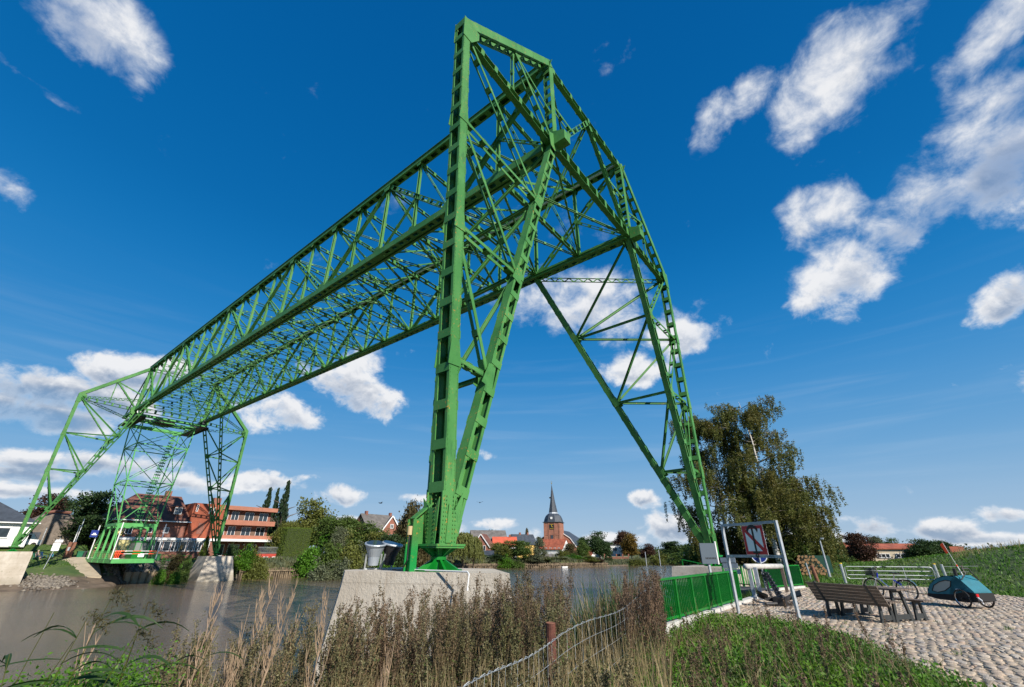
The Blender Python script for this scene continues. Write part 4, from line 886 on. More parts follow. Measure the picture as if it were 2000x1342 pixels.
# ================================================================== RIVERSIDE STRUCTURES
def planks(label, pts, step, zt, zb, m, nm='pile', wd=.26, th=.2, jit=.12, cat='timber wall', cap=False, squ=False):
    o = thing('quay_wall', label, cat, (pts[0][0], pts[0][1], zt)); rs = np.random.RandomState(len(pts) + int(zt * 10) + 40)
    ms = [mesh(nm, (MB().b2((-wd / 2, -th / 2, 0), (wd / 2, th / 2, 1)) if squ else MB().tube([(0, 0, 0), (.02 * q, 0, 1)], [wd / 2, wd / 2 * .85], 7)), m) for q in range(2)]
    n_ = 0
    for (a, b) in zip(pts[:-1], pts[1:]):
        a = Vector(a); b = Vector(b); L = (b - a).length; k = int(L / step); rz = math.atan2((b - a).y, (b - a).x)
        for i in range(k):
            p = a.lerp(b, i / k); n_ += 1; top = zt + rs.uniform(-jit, jit)
            if n_ > 290: break
            link(nm, ms[rs.randint(2)], o, (p.x - pts[0][0], p.y - pts[0][1] + (rs.uniform(-.05, .05) if not squ else (.12 if i % 2 else 0)), zb - zt), (rs.uniform(-.03, .03), rs.uniform(-.03, .03), rz), (1, 1, top - zb))
        part('waling', MB().bar((a.x - pts[0][0], a.y - pts[0][1] - .2, -.45), (b.x - pts[0][0], b.y - pts[0][1] - .2, -.45), .15, .2), m, o)
    return o
planks('dark wooden pile wall at the waterline right of the far right pier', [(16.6, 79.6), (20, 79.9), (33, 78.5)], .36, -.95, -3.2, M_PIL, wd=.3)
planks('distant row of grey wooden piles along the bank below the church', [(60, 85.0), (80.7, 90.3), (95, 82.8), (108, 72.8), (128, 68.5)], .55, -1.35, -3.2, M_PIL, wd=.34)
sp_ = thing('sheet_pile_wall', 'tan sheet pile wall below the hanging gondola', 'quay wall', (1.6, 83.0, -1.1)); pm = mesh('panel', MB().prism([(0, 0, -2), (.18, -.28, -2), (.78, -.28, -2), (.96, 0, -2)], (0, 0, 2.0)), M_PAN)
for i in range(9): link('panel', pm, sp_, (i * .97, .3, -.05 + .05 * math.sin(i * 2.3)), (0, .0, 0))
# ramp
rp = MB(); rp.add([(-5.6, 80.5, -1.5), (-1.6, 80.2, -1.5), (-.6, 92, .9), (-6.5, 93, .9), (-5.6, 80.5, -1.9), (-1.6, 80.2, -1.9), (-.6, 92, .5), (-6.5, 93, .5)], MB.BF); struct('ferry_ramp', rp, mat('ramp_concrete', (.40, .33, .235), .9, var=.15, vscale=.8, bump=.3, coord='World'))
# rip-rap stones
def rubble(name, n, fn, size, m, seed):
    rs = np.random.RandomState(seed); parts_ = []
    ph = np.array([(1, 0, 0), (-1, 0, 0), (0, 1, 0), (0, -1, 0), (0, 0, 1), (0, 0, -1)], float); F = [(4, 0, 2), (4, 2, 1), (4, 1, 3), (4, 3, 0), (5, 2, 0), (5, 1, 2), (5, 3, 1), (5, 0, 3)]
    V = []; T_ = []; A = []
    for i in range(n):
        x, y = fn(rs); z = Hs(x, y); s = rs.uniform(*size); v = ph * (1 + rs.uniform(-.35, .35, (6, 3))) * np.array([s, s * rs.uniform(.6, 1), s * .6]) * .5; an = rs.uniform(0, 6.3); c, sn = math.cos(an), math.sin(an)
        v = v @ np.array([[c, sn, 0], [-sn, c, 0], [0, 0, 1]]) + rs.normal(size=(6, 3)) * s * .06 + [x, y, z + s * .12]; T_ += [[a + len(V) * 6 for a in f] for f in F]; V.append(v); A += [rs.uniform()] * 8
    o = link(name, npmesh(name, np.concatenate(V), np.array(T_), m, v=A, tris=True)); o['kind'] = 'stuff'; return o
def fn_rub(t, V_, c):
    a = t.n('ShaderNodeAttribute', attribute_name='v').outputs['Fac']; return t.mix(a, (.10, .085, .07), (.26, .225, .18))
M_RUB = mat('rip_rap_stone', (.3, .27, .22), .9, fn=fn_rub)
rubble('rip_rap', 1500, lambda r: (r.uniform(-.5, 11), 83.6 + r.uniform(0, 4.5)), (.2, .55), M_RUB, 3)
rubble('rip_rap', 500, lambda r: (r.uniform(14.6, 17.5), 79.5 + r.uniform(0, 4)), (.2, .5), M_RUB, 4)
rubble('rip_rap', 450, lambda r: (r.uniform(9.2, 10.8), 80.5 + r.uniform(0, 3)), (.2, .5), M_RUB, 6)
rubble('rip_rap', 600, lambda r: (-7.5 + r.normal() * 1.3, 77.5 + r.normal() * 1.7), (.2, .6), M_RUB, 5)
rubble('rip_rap', 160, lambda r: (1.0 + r.normal() * .9, 82.6 + r.normal() * .5), (.2, .5), M_RUB, 8)

# ================================================================== OTHER BUILDINGS
def house(label, px_, D, w, dp, ze, zr, rz=0, wall=None, roof=None, wins=(), zb=None, ridge='x', cat='house', chim=(), over=.35, gablem=None, dy=0):
    c = gD(px_, 1085, D); az = math.atan2(c.x - CAM.x, c.y - CAM.y); zb = Hs(c.x, c.y) - .3 if zb is None else zb
    o = thing('house', label, cat, (c.x, c.y, zb), -az + rz); he = ze - zb; hr = zr - zb
    part('wall', MB().b2((-w / 2, -dp / 2, 0), (w / 2, dp / 2, he)), wall or M_BR, o)
    gl_ = []; r = MB(); t = .18
    if ridge == 'x':
        for sx in (-1, 1): g = MB(); gl_.append(g); g.prism([(sx * w / 2, -dp / 2, he), (sx * w / 2, dp / 2, he), (sx * w / 2, 0, hr)], (-sx * .2, 0, 0))
        for sy in (-1, 1):
            k = (hr - he) / (dp / 2); a = [(-w / 2 - over, sy * (dp / 2 + over), he - k * over), (w / 2 + over, sy * (dp / 2 + over), he - k * over), (w / 2 + over, 0, hr), (-w / 2 - over, 0, hr)]; r.prism([(p[0], p[1], p[2] + .02) for p in a], (0, 0, t))
    else:
        for sy in (-1, 1): g = MB(); gl_.append(g); g.prism([(-w / 2, sy * dp / 2, he), (w / 2, sy * dp / 2, he), (0, sy * dp / 2, hr)], (0, -sy * .2, 0))
        for sx in (-1, 1):
            k = (hr - he) / (w / 2); a = [(sx * (w / 2 + over), -dp / 2 - over, he - k * over), (sx * (w / 2 + over), dp / 2 + over, he - k * over), (0, dp / 2 + over, hr), (0, -dp / 2 - over, hr)]; r.prism([(p[0], p[1], p[2] + .02) for p in a], (0, 0, t))
        vb = MB()
        for sx in (-1, 1): vb.bar((sx * (w / 2 + over), -dp / 2 - over - .03, he - k * over + .02), (0, -dp / 2 - over - .03, hr + .02), .05, .28)
        part('verge_board', vb, M_WP, o)
    [part('gable', g, gablem or wall or M_BR, o) for g in gl_]; part('roof', r, roof or M_RT, o)
    for (cx, cy) in chim: part('chimney', MB().b2((cx - .35, cy - .35, hr - 1.2), (cx + .35, cy + .35, hr + .9)), M_BR, o)
    for wv in wins:
        x, z, ww, hh = wv[:4]; win(o, x, -dp / 2 - .02, z, ww, hh, wv[4] if len(wv) > 4 else 2, fr=.1, d=.1)
    return o
house('big grey-roofed brick house with two chimneys above the shrubs, left of the near leg', 728, 140, 11, 8, 6.8, 11.2, R(38), M_BRO, M_GRF, [(-3, 5.2, 1.2, 1.3)], chim=((-4, 0), (4.5, 0)))
o = house('brick gable of the big grey-roofed house with white verge boards', 757, 138, 4.8, 4, 7.2, 10.8, R(8), M_BRO, M_GRF, [(0, 8.4, .9, 1.1), (0.2, 5.6, 1.1, 1.3)], ridge='y')
house('dark-roofed brick gable house with two white windows right of the willow', 944, 168, 6.0, 8, 3.4, 7.2, R(-14), M_BRO, M_RT2, [(-1.3, 3.6, .9, 1.6, 1), (1.3, 3.6, .9, 1.6, 1)], ridge='y')
house('house with a broad grey tiled roof behind the brick gable house', 952, 182, 13, 12, 4.2, 9.0, R(10), M_BRO, M_GRF)
house('low house with a bright red tiled roof among the shrubs', 985, 178, 8.5, 8, 3.6, 6.6, R(5), M_WP, mat('bright_red_tile', (.52, .10, .05), .7, var=.12, vscale=.8, coord='World'), chim=((2, 0),))
house('house with a dark slate roof and a yellow gable end', 1020, 200, 9.5, 8, 4.6, 8.2, R(22), mat('ochre_render', (.62, .40, .12), .8), M_DK, chim=((-1, 0), (2.5, 0)))
house('white rendered house with a red tiled roof below the church tower', 1084, 215, 11.5, 8, 2.9, 6.8, R(-28), M_WP, M_RT, [(-4, 1.2, 1, 1.5), (-2.2, 3.6, 1, 1.4), (0, 3.6, 1, 1.4), (2.2, 3.6, 1, 1.4), (4.2, 3.6, 1, 1.4), (.6, 1.2, 1, 1.5), (3, 1.2, 1, 1.5)])
house('small white shed with a dark roof at the garden bank', 948, 158, 5.0, 3.5, .9, 1.9, 0, M_WP, M_DK, [(0.6, .6, .8, .9)], cat='shed')
house('small white garden shed with a flat grey roof below the church', 1070, 198, 4.0, 3.0, -.1, .7, 0, M_WP, M_GRF, [(0, .4, .8, .9)], cat='shed')
house('cottage with an orange roof and white gable right of the church', 1155, 205, 5.0, 7, 0.6, 3.6, R(-35), M_WP, M_RT, ridge='x')
house('brick cottage with a red roof between the trees at the far right', 1668, 118, 4, 4, 2.0, 3.2, R(10), M_BRO, M_RT, [(-1, .9, 1.2, 1.3)])
house('long cream hall with a low red roof behind the dike', 1738, 125, 9, 6, 2.2, 3.0, R(20), mat('cream_render', (.55, .47, .34), .8), M_RT, [(-2.2, 1.7, 2.2, .8, 3), (1, 1.7, 2.2, .8, 3)])
house('roof of a small house peeping over the dike behind the flag', 1874, 95, .8, 1.2, 1.7, 2.15, 0, mat('cream_render', (.5, .4, .28), .8), M_RT)
o = thing('modern_house', 'small white flat-roofed block between dark trees right of the church', 'house', gD(1205, 1090, 195), -R(62)); o.location.z = -1.6
part('wall', MB().b2((-2.2, -3, 0), (2.2, 3, 5.6)), M_WP, o); win(o, -.6, -3.02, 3.6, 1.6, 1.2, 2); win(o, .6, -3.02, 1, 1.6, 1.6, 2); part('roof', MB().b2((-2.4, -3.2, 5.6), (2.4, 3.2, 5.8)), M_GRF, o)
o = thing('garden_terrace', 'orange brick garden terrace with pillars at the right end of the far bank', 'terrace', gD(1210, 1095, 185), -R(63)); o.location.z = -2.2
part('wall', MB().b2((-5.5, 0, 0), (3.5, .5, 2.2)), M_BRO, o)
for i in range(5): part('pillar', MB().b2((-5.5 + i * 2.2, -.1, 2.2), (-5.1 + i * 2.2, .4, 3.2)), M_BRO, o)
part('cap', MB().b2((-5.6, -.1, 2.2), (3.6, .6, 2.32)), mat('sandstone', (.5, .38, .24), .8), o)
# white weatherboarded house and thatched house at the left edge
o = thing('house', 'white weatherboarded house with a dark hipped roof at the left edge', 'house', (-17, 95, 2.3))
M_WB = mat('white_weatherboard', (.74, .74, .72), .6, coord='World')
part('wall', MB().b2((-9, 0, 0), (7.8, 9, 3.5)), M_WB, o)
bd = mesh('weatherboard', MB().prism([(-9, -.005, 0), (-9, -.06, 0), (-9, -.012, .24)], (16.8, 0, 0)), M_WB)
for i in range(13): link('weatherboard', bd, o, (0, 0, .12 + i * .25))
win(o, 3.2, -.07, 1.2, 1.5, 1.5, 1, fr=.12); win(o, 4.9, -.07, 1.2, 1.5, 1.5, 1, fr=.12)
r = MB(); r.add([(-9.6, -.6, 3.4), (8.4, -.6, 3.4), (8.4, 9.6, 3.4), (-9.6, 9.6, 3.4), (-4.2, 4.5, 7.6), (1.2, 4.5, 7.6)], [(0, 1, 5, 4), (1, 2, 5), (2, 3, 4, 5), (3, 0, 4), (3, 2, 1, 0)]); part('hipped_roof', r, M_DK, o)
part('gutter', MB().b2((-9.7, -.72, 3.28), (8.5, -.58, 3.42)), M_WP, o)
o = thing('house', 'thatched house with a steep rounded grey-brown roof behind the white house', 'house', (-5.3, 103, 2.3))
th = MB(); prof = [(-4.5, 0), (-4.0, 2.6), (-3.0, 4.6), (-1.5, 5.7), (.6, 5.6), (2.2, 4.2), (3.6, 2.0), (4.8, 0)]
for j, (y_, s_) in enumerate(((-.9, .9), (0, 1), (9, 1), (10, .85))): th.v += [(x * s_, y_, z * s_) for x, z in prof]
n_ = len(prof)
for j in range(3):
    for i in range(n_ - 1): th.f.append((j * n_ + i, j * n_ + i + 1, (j + 1) * n_ + i + 1, (j + 1) * n_ + i))
th.f += [tuple(range(n_))[::-1], tuple(range(3 * n_, 4 * n_))]; part('thatched_roof', th, M_TH, o, smooth=False); rd = MB().tube([(-2.4, -.9, 5.35), (-1.2, -1, 5.6), (.8, -1, 5.5)], .25, 7); part('ridge_turf', rd, M_RT2, o)
part('doorway', MB().b2((-3.9, -1.02, 0), (-1.9, -.92, 2.3)), M_DK, o)
# van
o = thing('van', 'white van with dark windows parked between the white and the thatched house', 'van', (-9.4, 97.2, 2.3), R(8))
v_ = MB(); v_.prism([(-2.4, 0, .35), (2.0, 0, .35), (2.3, 0, .6), (2.3, 0, 1.0), (1.6, 0, 1.15), (1.0, 0, 1.95), (-2.3, 0, 2.0), (-2.4, 0, 1.8)], (0, 1.8, 0)); part('body', v_, M_WP, o)
part('side_window', MB().b2((-2.1, -.02, 1.15), (.8, 0.01, 1.8)), M_GL, o); part('windscreen', MB().prism([(1.62, .1, 1.17), (1.05, .1, 1.93), (1.05, 1.7, 1.93), (1.62, 1.7, 1.17)], (.03, 0, .02)), M_GL, o)
for x in (-1.5, 1.4):
    for y in (.02, 1.78): w_ = part('wheel', MB().tube([(x, y - .1, .35), (x, y + .1, .35)], .34, 14), M_TYR, o)

# ------------------------------------------------------------------ church
c = gD(1084, 1095, 260); az = math.atan2(c.x - CAM.x, c.y - CAM.y)
o = thing('church', 'brick church with a bell-shaped slate hood and tall dark spire', 'church', (c.x, c.y, -2.6), -az - R(14))
part('tower', MB().b2((-4.5, -4.5, 0), (4.5, 4.5, 18.8)), M_BRC, o)
for z in (6.6, 12.4): part('string_course', MB().b2((-4.6, -4.62, z), (4.6, -4.505, z + .2)), M_BRO, o)
for x in (-4.1, -1.6, 1.6, 4.1): part('pilaster', MB().b2((x - .35, -4.66, 0), (x + .35, -4.505, 18.6)), M_BRC, o)
hd = MB(); rings = [(19., 5.1), (19.3, 5.0), (20.8, 4.6), (22.3, 3.9), (23.2, 2.9), (23.4, 2.6)]
for z, r in rings:
    for i in range(8): an = math.pi / 4 * i + math.pi / 8; hd.v.append((r * 1.08 * math.cos(an), r * 1.08 * math.sin(an), z))
for k in range(5):
    for i in range(8): hd.f.append((k * 8 + i, k * 8 + (i + 1) % 8, (k + 1) * 8 + (i + 1) % 8, (k + 1) * 8 + i))
hd.f.append(tuple(range(8))[::-1]); hd.f.append(tuple(range(40, 48))); part('bell_hood', hd, M_DK, o)
part('hood_cornice', MB().b2((-5, -5, 18.8), (5, 5, 19.05)), M_DK, o); part('spire_band', MB().tube([(0, 0, 23.4), (0, 0, 24.1)], [2.7, 2.5], 8), M_STP, o)
part('spire', MB().tube([(0, 0, 24.1), (-.1, 0, 30), (-.35, 0, 39.2)], [2.5, 1.35, .06], 8), M_DK, o)
part('spire_dormer', MB().b2((-1.9, -.4, 31.6), (-1.0, .4, 32.3)), M_DK, o)
wv_ = MB().bar((-.35, 0, 39), (-.35, 0, 41.2), .1, .1).bar((-1.0, 0, 40.4), (.4, 0, 40.4), .08, .08).box((-.35, 0, 39.6), (.5, .5, .5)); part('weather_vane', wv_, mat('gilded', (.7, .45, .1), .4, .8), o)
part('clock_face', MB().b2((-1.35, -4.72, 15.4), (1.35, -4.67, 18.0)), M_BLK, o); part('clock_hands', MB().bar((0, -4.76, 16.7), (0, -4.76, 17.8), .05, .16).bar((0, -4.76, 16.7), (.8, -4.76, 16.4), .05, .16).bar((-1.1, -4.76, 17.7), (1.1, -4.76, 17.7), .05, .12).bar((-1.1, -4.76, 15.7), (1.1, -4.76, 15.7), .05, .12), M_YC, o)
win(o, 0, -4.66, 9.6, 1.7, 3.0, 1, m=M_BRO, fr=.2); win(o, 0, -4.66, 2.2, 2.0, 3.8, 2, bars=3, fr=.16); part('arch', MB().prism([(1.0 * math.cos(a_), -4.66, 6.0 + 1.0 * math.sin(a_)) for a_ in np.linspace(0, math.pi, 9)], (0, -.06, 0)), M_WP, o)
part('hood_window', MB().b2((-.5, -5.05, 20.4), (.5, -4.3, 21.5)), M_WP, o)
nv = MB(); nv.b2((-7, 3.5, 0), (12.5, 34, 7.2)); part('nave_wall', nv, M_BRC, o)
g = MB(); g.prism([(-9, 3.5, 7.2), (11, 3.5, 7.2), (8.0, 3.5, 11.0), (1, 3.5, 15.2), (-6, 3.5, 11.0)], (0, .4, 0)); part('nave_gable', g, M_BRC, o)
rf = MB()
for a_, b_ in (((11.5, 6.4), (8.0, 11.0)), ((8.0, 11.0), (1, 15.3)), ((1, 15.3), (-6, 11.0)), ((-6, 11.0), (-9.5, 6.4))): rf.prism([(a_[0], 3.2, a_[1]), (b_[0], 3.2, b_[1]), (b_[0], 34.4, b_[1]), (a_[0], 34.4, a_[1])], (0, 0, .3))
part('nave_roof', rf, M_DK, o); vb = MB(); vb.bar((11.5, 3.15, 6.6), (8, 3.15, 11.2), .1, .35).bar((8, 3.15, 11.2), (1, 3.15, 15.5), .1, .35); part('verge', vb, M_WP, o)
win(o, 5.6, 3.45, 4.5, .5, 4, 1); o2 = thing('house', 'dark brown roof end showing left of the church tower', 'house', gD(1062, 1090, 262), -az); o2.location.z = -2.6
part('wall', MB().b2((-4, 0, 0), (4, 10, 6)), M_BRC, o2); part('roof', MB().prism([(-4.4, -.3, 5.6), (4.4, -.3, 5.6), (2, -.3, 11), (0, -.3, 12)], (0, 10.6, 0)), M_RT2, o2)
# ================================================================== NEAR-BANK FURNITURE
railing('long bright green railing with dense flat bars at the edge of the stone paving', (-8.2, -4.26, .0), (-1.0, -4.26, .0), 1.0, 1.2, .12, bw=.034)
cA, cB = gz(1503, 1154), gz(1569, 1148)
railing('short green railing at the far end of the stone paving behind the anchor', cA, cB, 1.0, 1.6, .1)
bA, bB = gz(1418, 1144, -.05), gz(1475, 1150, -.02)
railing('green railing with wider gaps beside the asphalt path, behind the anchor sign', bA, bB, 1.0, .9, .22)
sA = gY(1336, 1118, 3.2); sB = gY(1398, 1125, 1.2)
railing('sloping green stair railing in front of the right near leg', (sA.x, sA.y, zpix(sA, 1093) - 1.0), (sB.x, sB.y, zpix(sB, 1106) - 1.0), 1.0, 1.2, 0)
o = thing('fence_post', 'galvanised square post at the left end of the long green railing', 'post', (-8.32, -4.28, -.2)); part('tube', MB().b2((-.03, -.03, 0), (.03, .03, 1.22)), M_STP, o)
# ---- no-anchoring sign in its tube frame
p1, p2 = gz(1443, 1198), gz(1563, 1217); dv = p2 - p1; Ls = dv.length; rz = math.atan2(dv.y, dv.x)
o = thing('no_anchoring_sign', 'red and white no anchoring sign hung in a tall galvanised tube frame', 'sign', (p1.x, p1.y, 0), rz)
zt = (zpix(p1, 1022) + zpix(p2, 1019)) / 2; zm = (zpix(p1, 1087) + zpix(p2, 1086)) / 2
fr_ = M_STP
part('post', MB().b2((-.035, -.035, -.4), (.035, .035, zt)), fr_, o); part('post', MB().b2((Ls - .035, -.035, -.4), (Ls + .035, .035, zt)), fr_, o)
part('top_bar', MB().b2((.036, -.035, zt - .07), (Ls - .036, .035, zt)), fr_, o); part('cross_bar', MB().b2((.036, -.03, zm - .035), (Ls - .036, .03, zm + .035)), fr_, o)
gr_ = MB(); 
for k in range(5):
    x = .95 + k * .05; gr_.bar((x, -.0335, zm - .02), (x + .05, -.0335, zm + .02), .004, .01, (0, 1, 0)); gr_.bar((x + .55, -.0335, zm + .02 * (-1) ** k), (x + .60, -.0335, zm - .02 * (-1) ** k), .004, .01, (0, 1, 0))
# which local side faces the camera?
lc = Matrix.Rotation(-rz, 3, 'Z') @ (CAM - Vector((p1.x, p1.y, 0))); fs = 1 if lc.y > 0 else -1
for v_ in range(len(gr_.v)): gr_.v[v_] = (gr_.v[v_][0], abs(gr_.v[v_][1]) * fs, gr_.v[v_][2])
part('scribbled_ink', gr_, M_BLK, o)
def onplane(x, y):   # picture point on the sign plane -> local x, z
    nrm = Vector((-dv.y, dv.x, 0)).normalized(); d = ray(x, y); t = (Vector((p1.x, p1.y, 0)) - CAM).dot(nrm) / d.dot(nrm); q = CAM + d * t; return (q - Vector((p1.x, p1.y, 0))).dot(dv.normalized()), q.z
tl, tr, br_, bl = onplane(1449, 1027), onplane(1490, 1025), onplane(1503, 1084), onplane(1461, 1084)
x0 = (tl[0] + bl[0]) / 2; x1 = (tr[0] + br_[0]) / 2; z1 = (tl[1] + tr[1]) / 2; z0 = (br_[1] + bl[1]) / 2; w_, h_ = x1 - x0, z1 - z0; cx, cz = (x0 + x1) / 2, (z0 + z1) / 2
def FY(k): return fs * (.036 + .004 * k)
def flat(nm, poly, k, m, th=.003):
    mb = MB(); mb.prism([(cx + a * (-1 if fs > 0 else 1), FY(k), cz + b) for a, b in poly], (0, fs * th, 0)); return part(nm, mb, m, o)
# local horizontal axis as the viewer sees it: +a to the right
hw_, hh_ = w_ / 2, h_ / 2; b_ = w_ * .125
sx = (1 if project(Vector((p1.x, p1.y, 1)) + dv.normalized() * 1.0)[0] > project((p1.x, p1.y, 1))[0] else -1)
def flat(nm, poly, k, m, th=.003):
    mb = MB(); mb.prism([(cx + a * sx, FY(k), cz + b) for a, b in poly], (0, fs * th, 0)); return part(nm, mb, m, o)
flat('panel', [(-hw_, -hh_), (hw_, -hh_), (hw_, hh_), (-hw_, hh_)], 0, M_SW)
e_ = w_ * .012; i_ = b_
for q in ([(-hw_ + e_, hh_ - e_), (hw_ - e_, hh_ - e_), (hw_ - i_, hh_ - i_), (-hw_ + i_, hh_ - i_)], [(-hw_ + e_, -hh_ + e_), (hw_ - e_, -hh_ + e_), (hw_ - i_, -hh_ + i_), (-hw_ + i_, -hh_ + i_)],
          [(-hw_ + e_, -hh_ + e_), (-hw_ + i_, -hh_ + i_), (-hw_ + i_, hh_ - i_), (-hw_ + e_, hh_ - e_)], [(hw_ - e_, -hh_ + e_), (hw_ - i_, -hh_ + i_), (hw_ - i_, hh_ - i_), (hw_ - e_, hh_ - e_)]): flat('red_border', q, 1, M_RED)
k_ = b_ * .62
flat('red_diagonal', [(-hw_ + i_, hh_ - i_), (-hw_ + i_ + k_, hh_ - i_), (hw_ - i_, -hh_ + i_ + k_ * 1.3), (hw_ - i_, -hh_ + i_), (hw_ - i_ - k_, -hh_ + i_), (-hw_ + i_, hh_ - i_ - k_ * 1.3)], 1, M_RED)
u = w_ * 1.14
flat('anchor_symbol', [(-.035 * u, .36 * u), (.035 * u, .36 * u), (.035 * u, -.36 * u), (-.035 * u, -.36 * u)], 2, M_SB)
ar = [(.26 * u * math.sin(a), .20 * u + .26 * u * math.cos(a)) for a in np.linspace(-1.15, 1.15, 11)] ; ar2 = [(.20 * u * math.sin(a), .17 * u + .20 * u * math.cos(a)) for a in np.linspace(1.35, -1.35, 11)]
flat('anchor_symbol', ar + ar2, 3, M_SB)
flat('anchor_symbol', [(-.14 * u, -.34 * u), (.14 * u, -.34 * u), (.14 * u, -.40 * u), (-.14 * u, -.40 * u)], 3, M_SB)
rg = MB().torus((cx, FY(3), cz - .46 * u), .048 * u, .014 * u, (0, 1, 0), 16, 5); part('anchor_symbol', rg, M_SB, o)
# ---- concrete beam on steel posts with the chain
q1, q2, q3 = gz(1475, 1170), gz(1488, 1172), gz(1538, 1157)
o = thing('barrier_beam', 'horizontal whitish pole beam on grey posts behind the hanging chain', 'barrier', (q2.x, q2.y, 0)); zb_ = zpix(q2, 1107)
def lp(P): return Vector(P) - Vector((q2.x, q2.y, 0))
part('beam', MB().tube([lp((q1.x, q1.y, zb_)) - (lp(q3) - lp(q1)).normalized() * .3, lp((q3.x, q3.y, zpix(q3, 1106)))], .10, 12), M_KERB, o, smooth=True)
for q in (q1, q2, q3): part('post', MB().b2(lp((q.x - .06, q.y - .06, 0)), lp((q.x + .06, q.y + .06, zb_ - .02))), M_STP if q is not q3 else M_WD, o)
sg_ = thing('direction_sign', 'stack of three small grey sign plates on a post behind the sign frame', 'sign', (gz(1468, 1171).x + .3, gz(1468, 1171).y + .6, 0)); sp0 = sg_.location; a_ = math.atan2(CAM.y - sp0.y, CAM.x - sp0.x) + R(70); sg_.rotation_euler.z = a_
zz = zpix(sp0, 1088); part('post', MB().tube([(0, 0, 0), (0, 0, zz + .1)], .035, 8), M_STP, sg_)
for i in range(3): part('plate', MB().b2((-.33 + .05 * i, -.05, zz - .2 - i * .2), (.25 + .05 * i, -.03, zz - .02 - i * .2)), M_STP, sg_)
bs = thing('round_sign', 'round blue sign on a post half hidden behind the cross bar of the sign frame', 'sign', gz(1497, 1152)); zz = zpix(bs.location, 1084); a_ = math.atan2(CAM.y - bs.location.y, CAM.x - bs.location.x) + R(90); bs.rotation_euler.z = a_
part('post', MB().tube([(0, 0, 0), (0, 0, zz + .3)], .04, 8), M_STP, bs); part('disc', MB().tube([(0, .05, zz), (0, .07, zz)], .34, 20), M_BLU, bs); part('rim', MB().torus((0, .06, zz), .34, .02, (0, 1, 0), 24, 5), M_SW, bs)
# ---- anchor and chains
an = thing('anchor', 'black iron stocked anchor lying on the paving with its shank leaning up', 'anchor', gz(1527, 1184)); A0 = an.location.copy()
tp_ = gz(1507, 1170); tdir = Vector((tp_.x - A0.x, tp_.y - A0.y, 0)); ztp = 1.05; P_t = Vector((tdir.x, tdir.y, zpix(A0 + tdir, 1122)))
part('shank', MB().bar((0, 0, .18), P_t, .09, .09), M_BLK, an)
sd = Vector((math.cos(-YAW), math.sin(-YAW), 0))
arm = MB(); pr = None
for i in range(13):
    t = -1 + 2 * i / 12; q = sd * (.62 * t) + Vector((.08, .1, .16 + .16 * t * t))
    if pr: arm.bar(pr, q, .10, .12)
    pr = q
part('arms', arm, M_BLK, an)
for t in (-1, 1): part('fluke', MB().prism([Vector((.0, 0, .22)) + sd * t * .42, Vector((.22, .2, .3)) + sd * t * .55, Vector((0, 0, .42)) + sd * t * .72, Vector((-.2, -.2, .3)) + sd * t * .55], (0, 0, .05)), M_BLK, an)
part('crown_block', MB().box((0, 0, .14), (.42, .36, .26)), M_BLK, an); part('stock', MB().tube([(-.55, .35, .08), (.5, -.4, .08)], .05, 8), M_BLK, an)
def chain(label, a, b, n, r=.045, sag=0.):
    o = thing('chain', label, 'chain', a); a = Vector(a); b = Vector(b); lm = mesh('chain_link', MB().torus((0, 0, 0), r, r * .28, (0, 1, 0), 10, 5), M_BLK)
    for i in range(n):
        t = i / (n - 1); p = a.lerp(b, t) - Vector((0, 0, sag * math.sin(math.pi * t))) - a; q = link('chain_link', lm, o, p); q.rotation_euler = ((b - a).to_track_quat('Z', 'Y').to_euler()); q.rotation_euler.rotate_axis('Z', (i % 2) * 1.57); q.scale = (1, 1, 1.5)
    return o
tpw = A0 + P_t; chain('thin black chain hanging down left of the anchor shank', tpw + Vector((-.05, .1, .02)), gz(1509, 1173) + Vector((0, 0, .04)), 14, .05)
chain('heavy black chain wound along the leaning anchor shank', tpw + Vector((-.06, -.05, .05)), A0 + Vector((-.15, -.1, .25)), 16, .07)
# ---- bench, table, bench
L1, R1, R3 = gz(1619, 1203), gz(1724, 1217), gz(1790, 1212)
bx = (R1 - L1); bl_ = bx.length; rzb = math.atan2(bx.y, bx.x); ey = Vector((-math.sin(rzb), math.cos(rzb), 0)); s3 = 1 if (R3 - R1).dot(ey) > 0 else -1
depth3 = abs((R3 - R1).dot(ey))
def leg_iron(x, y0, y1, h, top0, top1):
    m = MB()
    for ya, yb in ((y0, top0), (y1, top1)):
        m.prism([(x - .025, ya - .05, .03), (x - .025, ya + .05, .03), (x - .025, yb + .03, h), (x - .025, yb - .03, h)], (.05, 0, 0))
        m.b2((x - .03, ya - .07, 0), (x + .03, ya + .07, .03))
    m.b2((x - .02, min(y0, y1) + .05, .05), (x + .02, max(y0, y1) - .05, .16)); m.b2((x - .02, min(top0, top1), h - .06), (x + .02, max(top0, top1), h)); return m
T0 = (.28) 
o = thing('park_bench', 'grey-brown slatted park bench with its back to the camera, nearest of the seating group', 'bench', (L1.x, L1.y, 0), rzb); S = s3
for i in range(5): part('seat_slat', MB().b2((-.28, S * (.08 + .09 * i), .44), (bl_ + .28, S * (.155 + .09 * i), .475)), M_WD, o)
for i in range(6):
    z = .40 + i * .078; y = S * (.03 - .045 * i); part('back_slat', MB().bar((-.28, y, z), (bl_ + .28, y, z), .022, .075, (0, -S * .5, 1)), M_WD, o)
for x in (0, bl_):
    m = leg_iron(x, S * .02, S * .42, .44, S * .08, S * .40); m.prism([(x - .03, S * .09, .35), (x - .03, S * .03, .35), (x - .03, -S * .25, .86), (x - .03, -S * .19, .86)], (.06, 0, 0)); part('leg', m, M_CI, o)
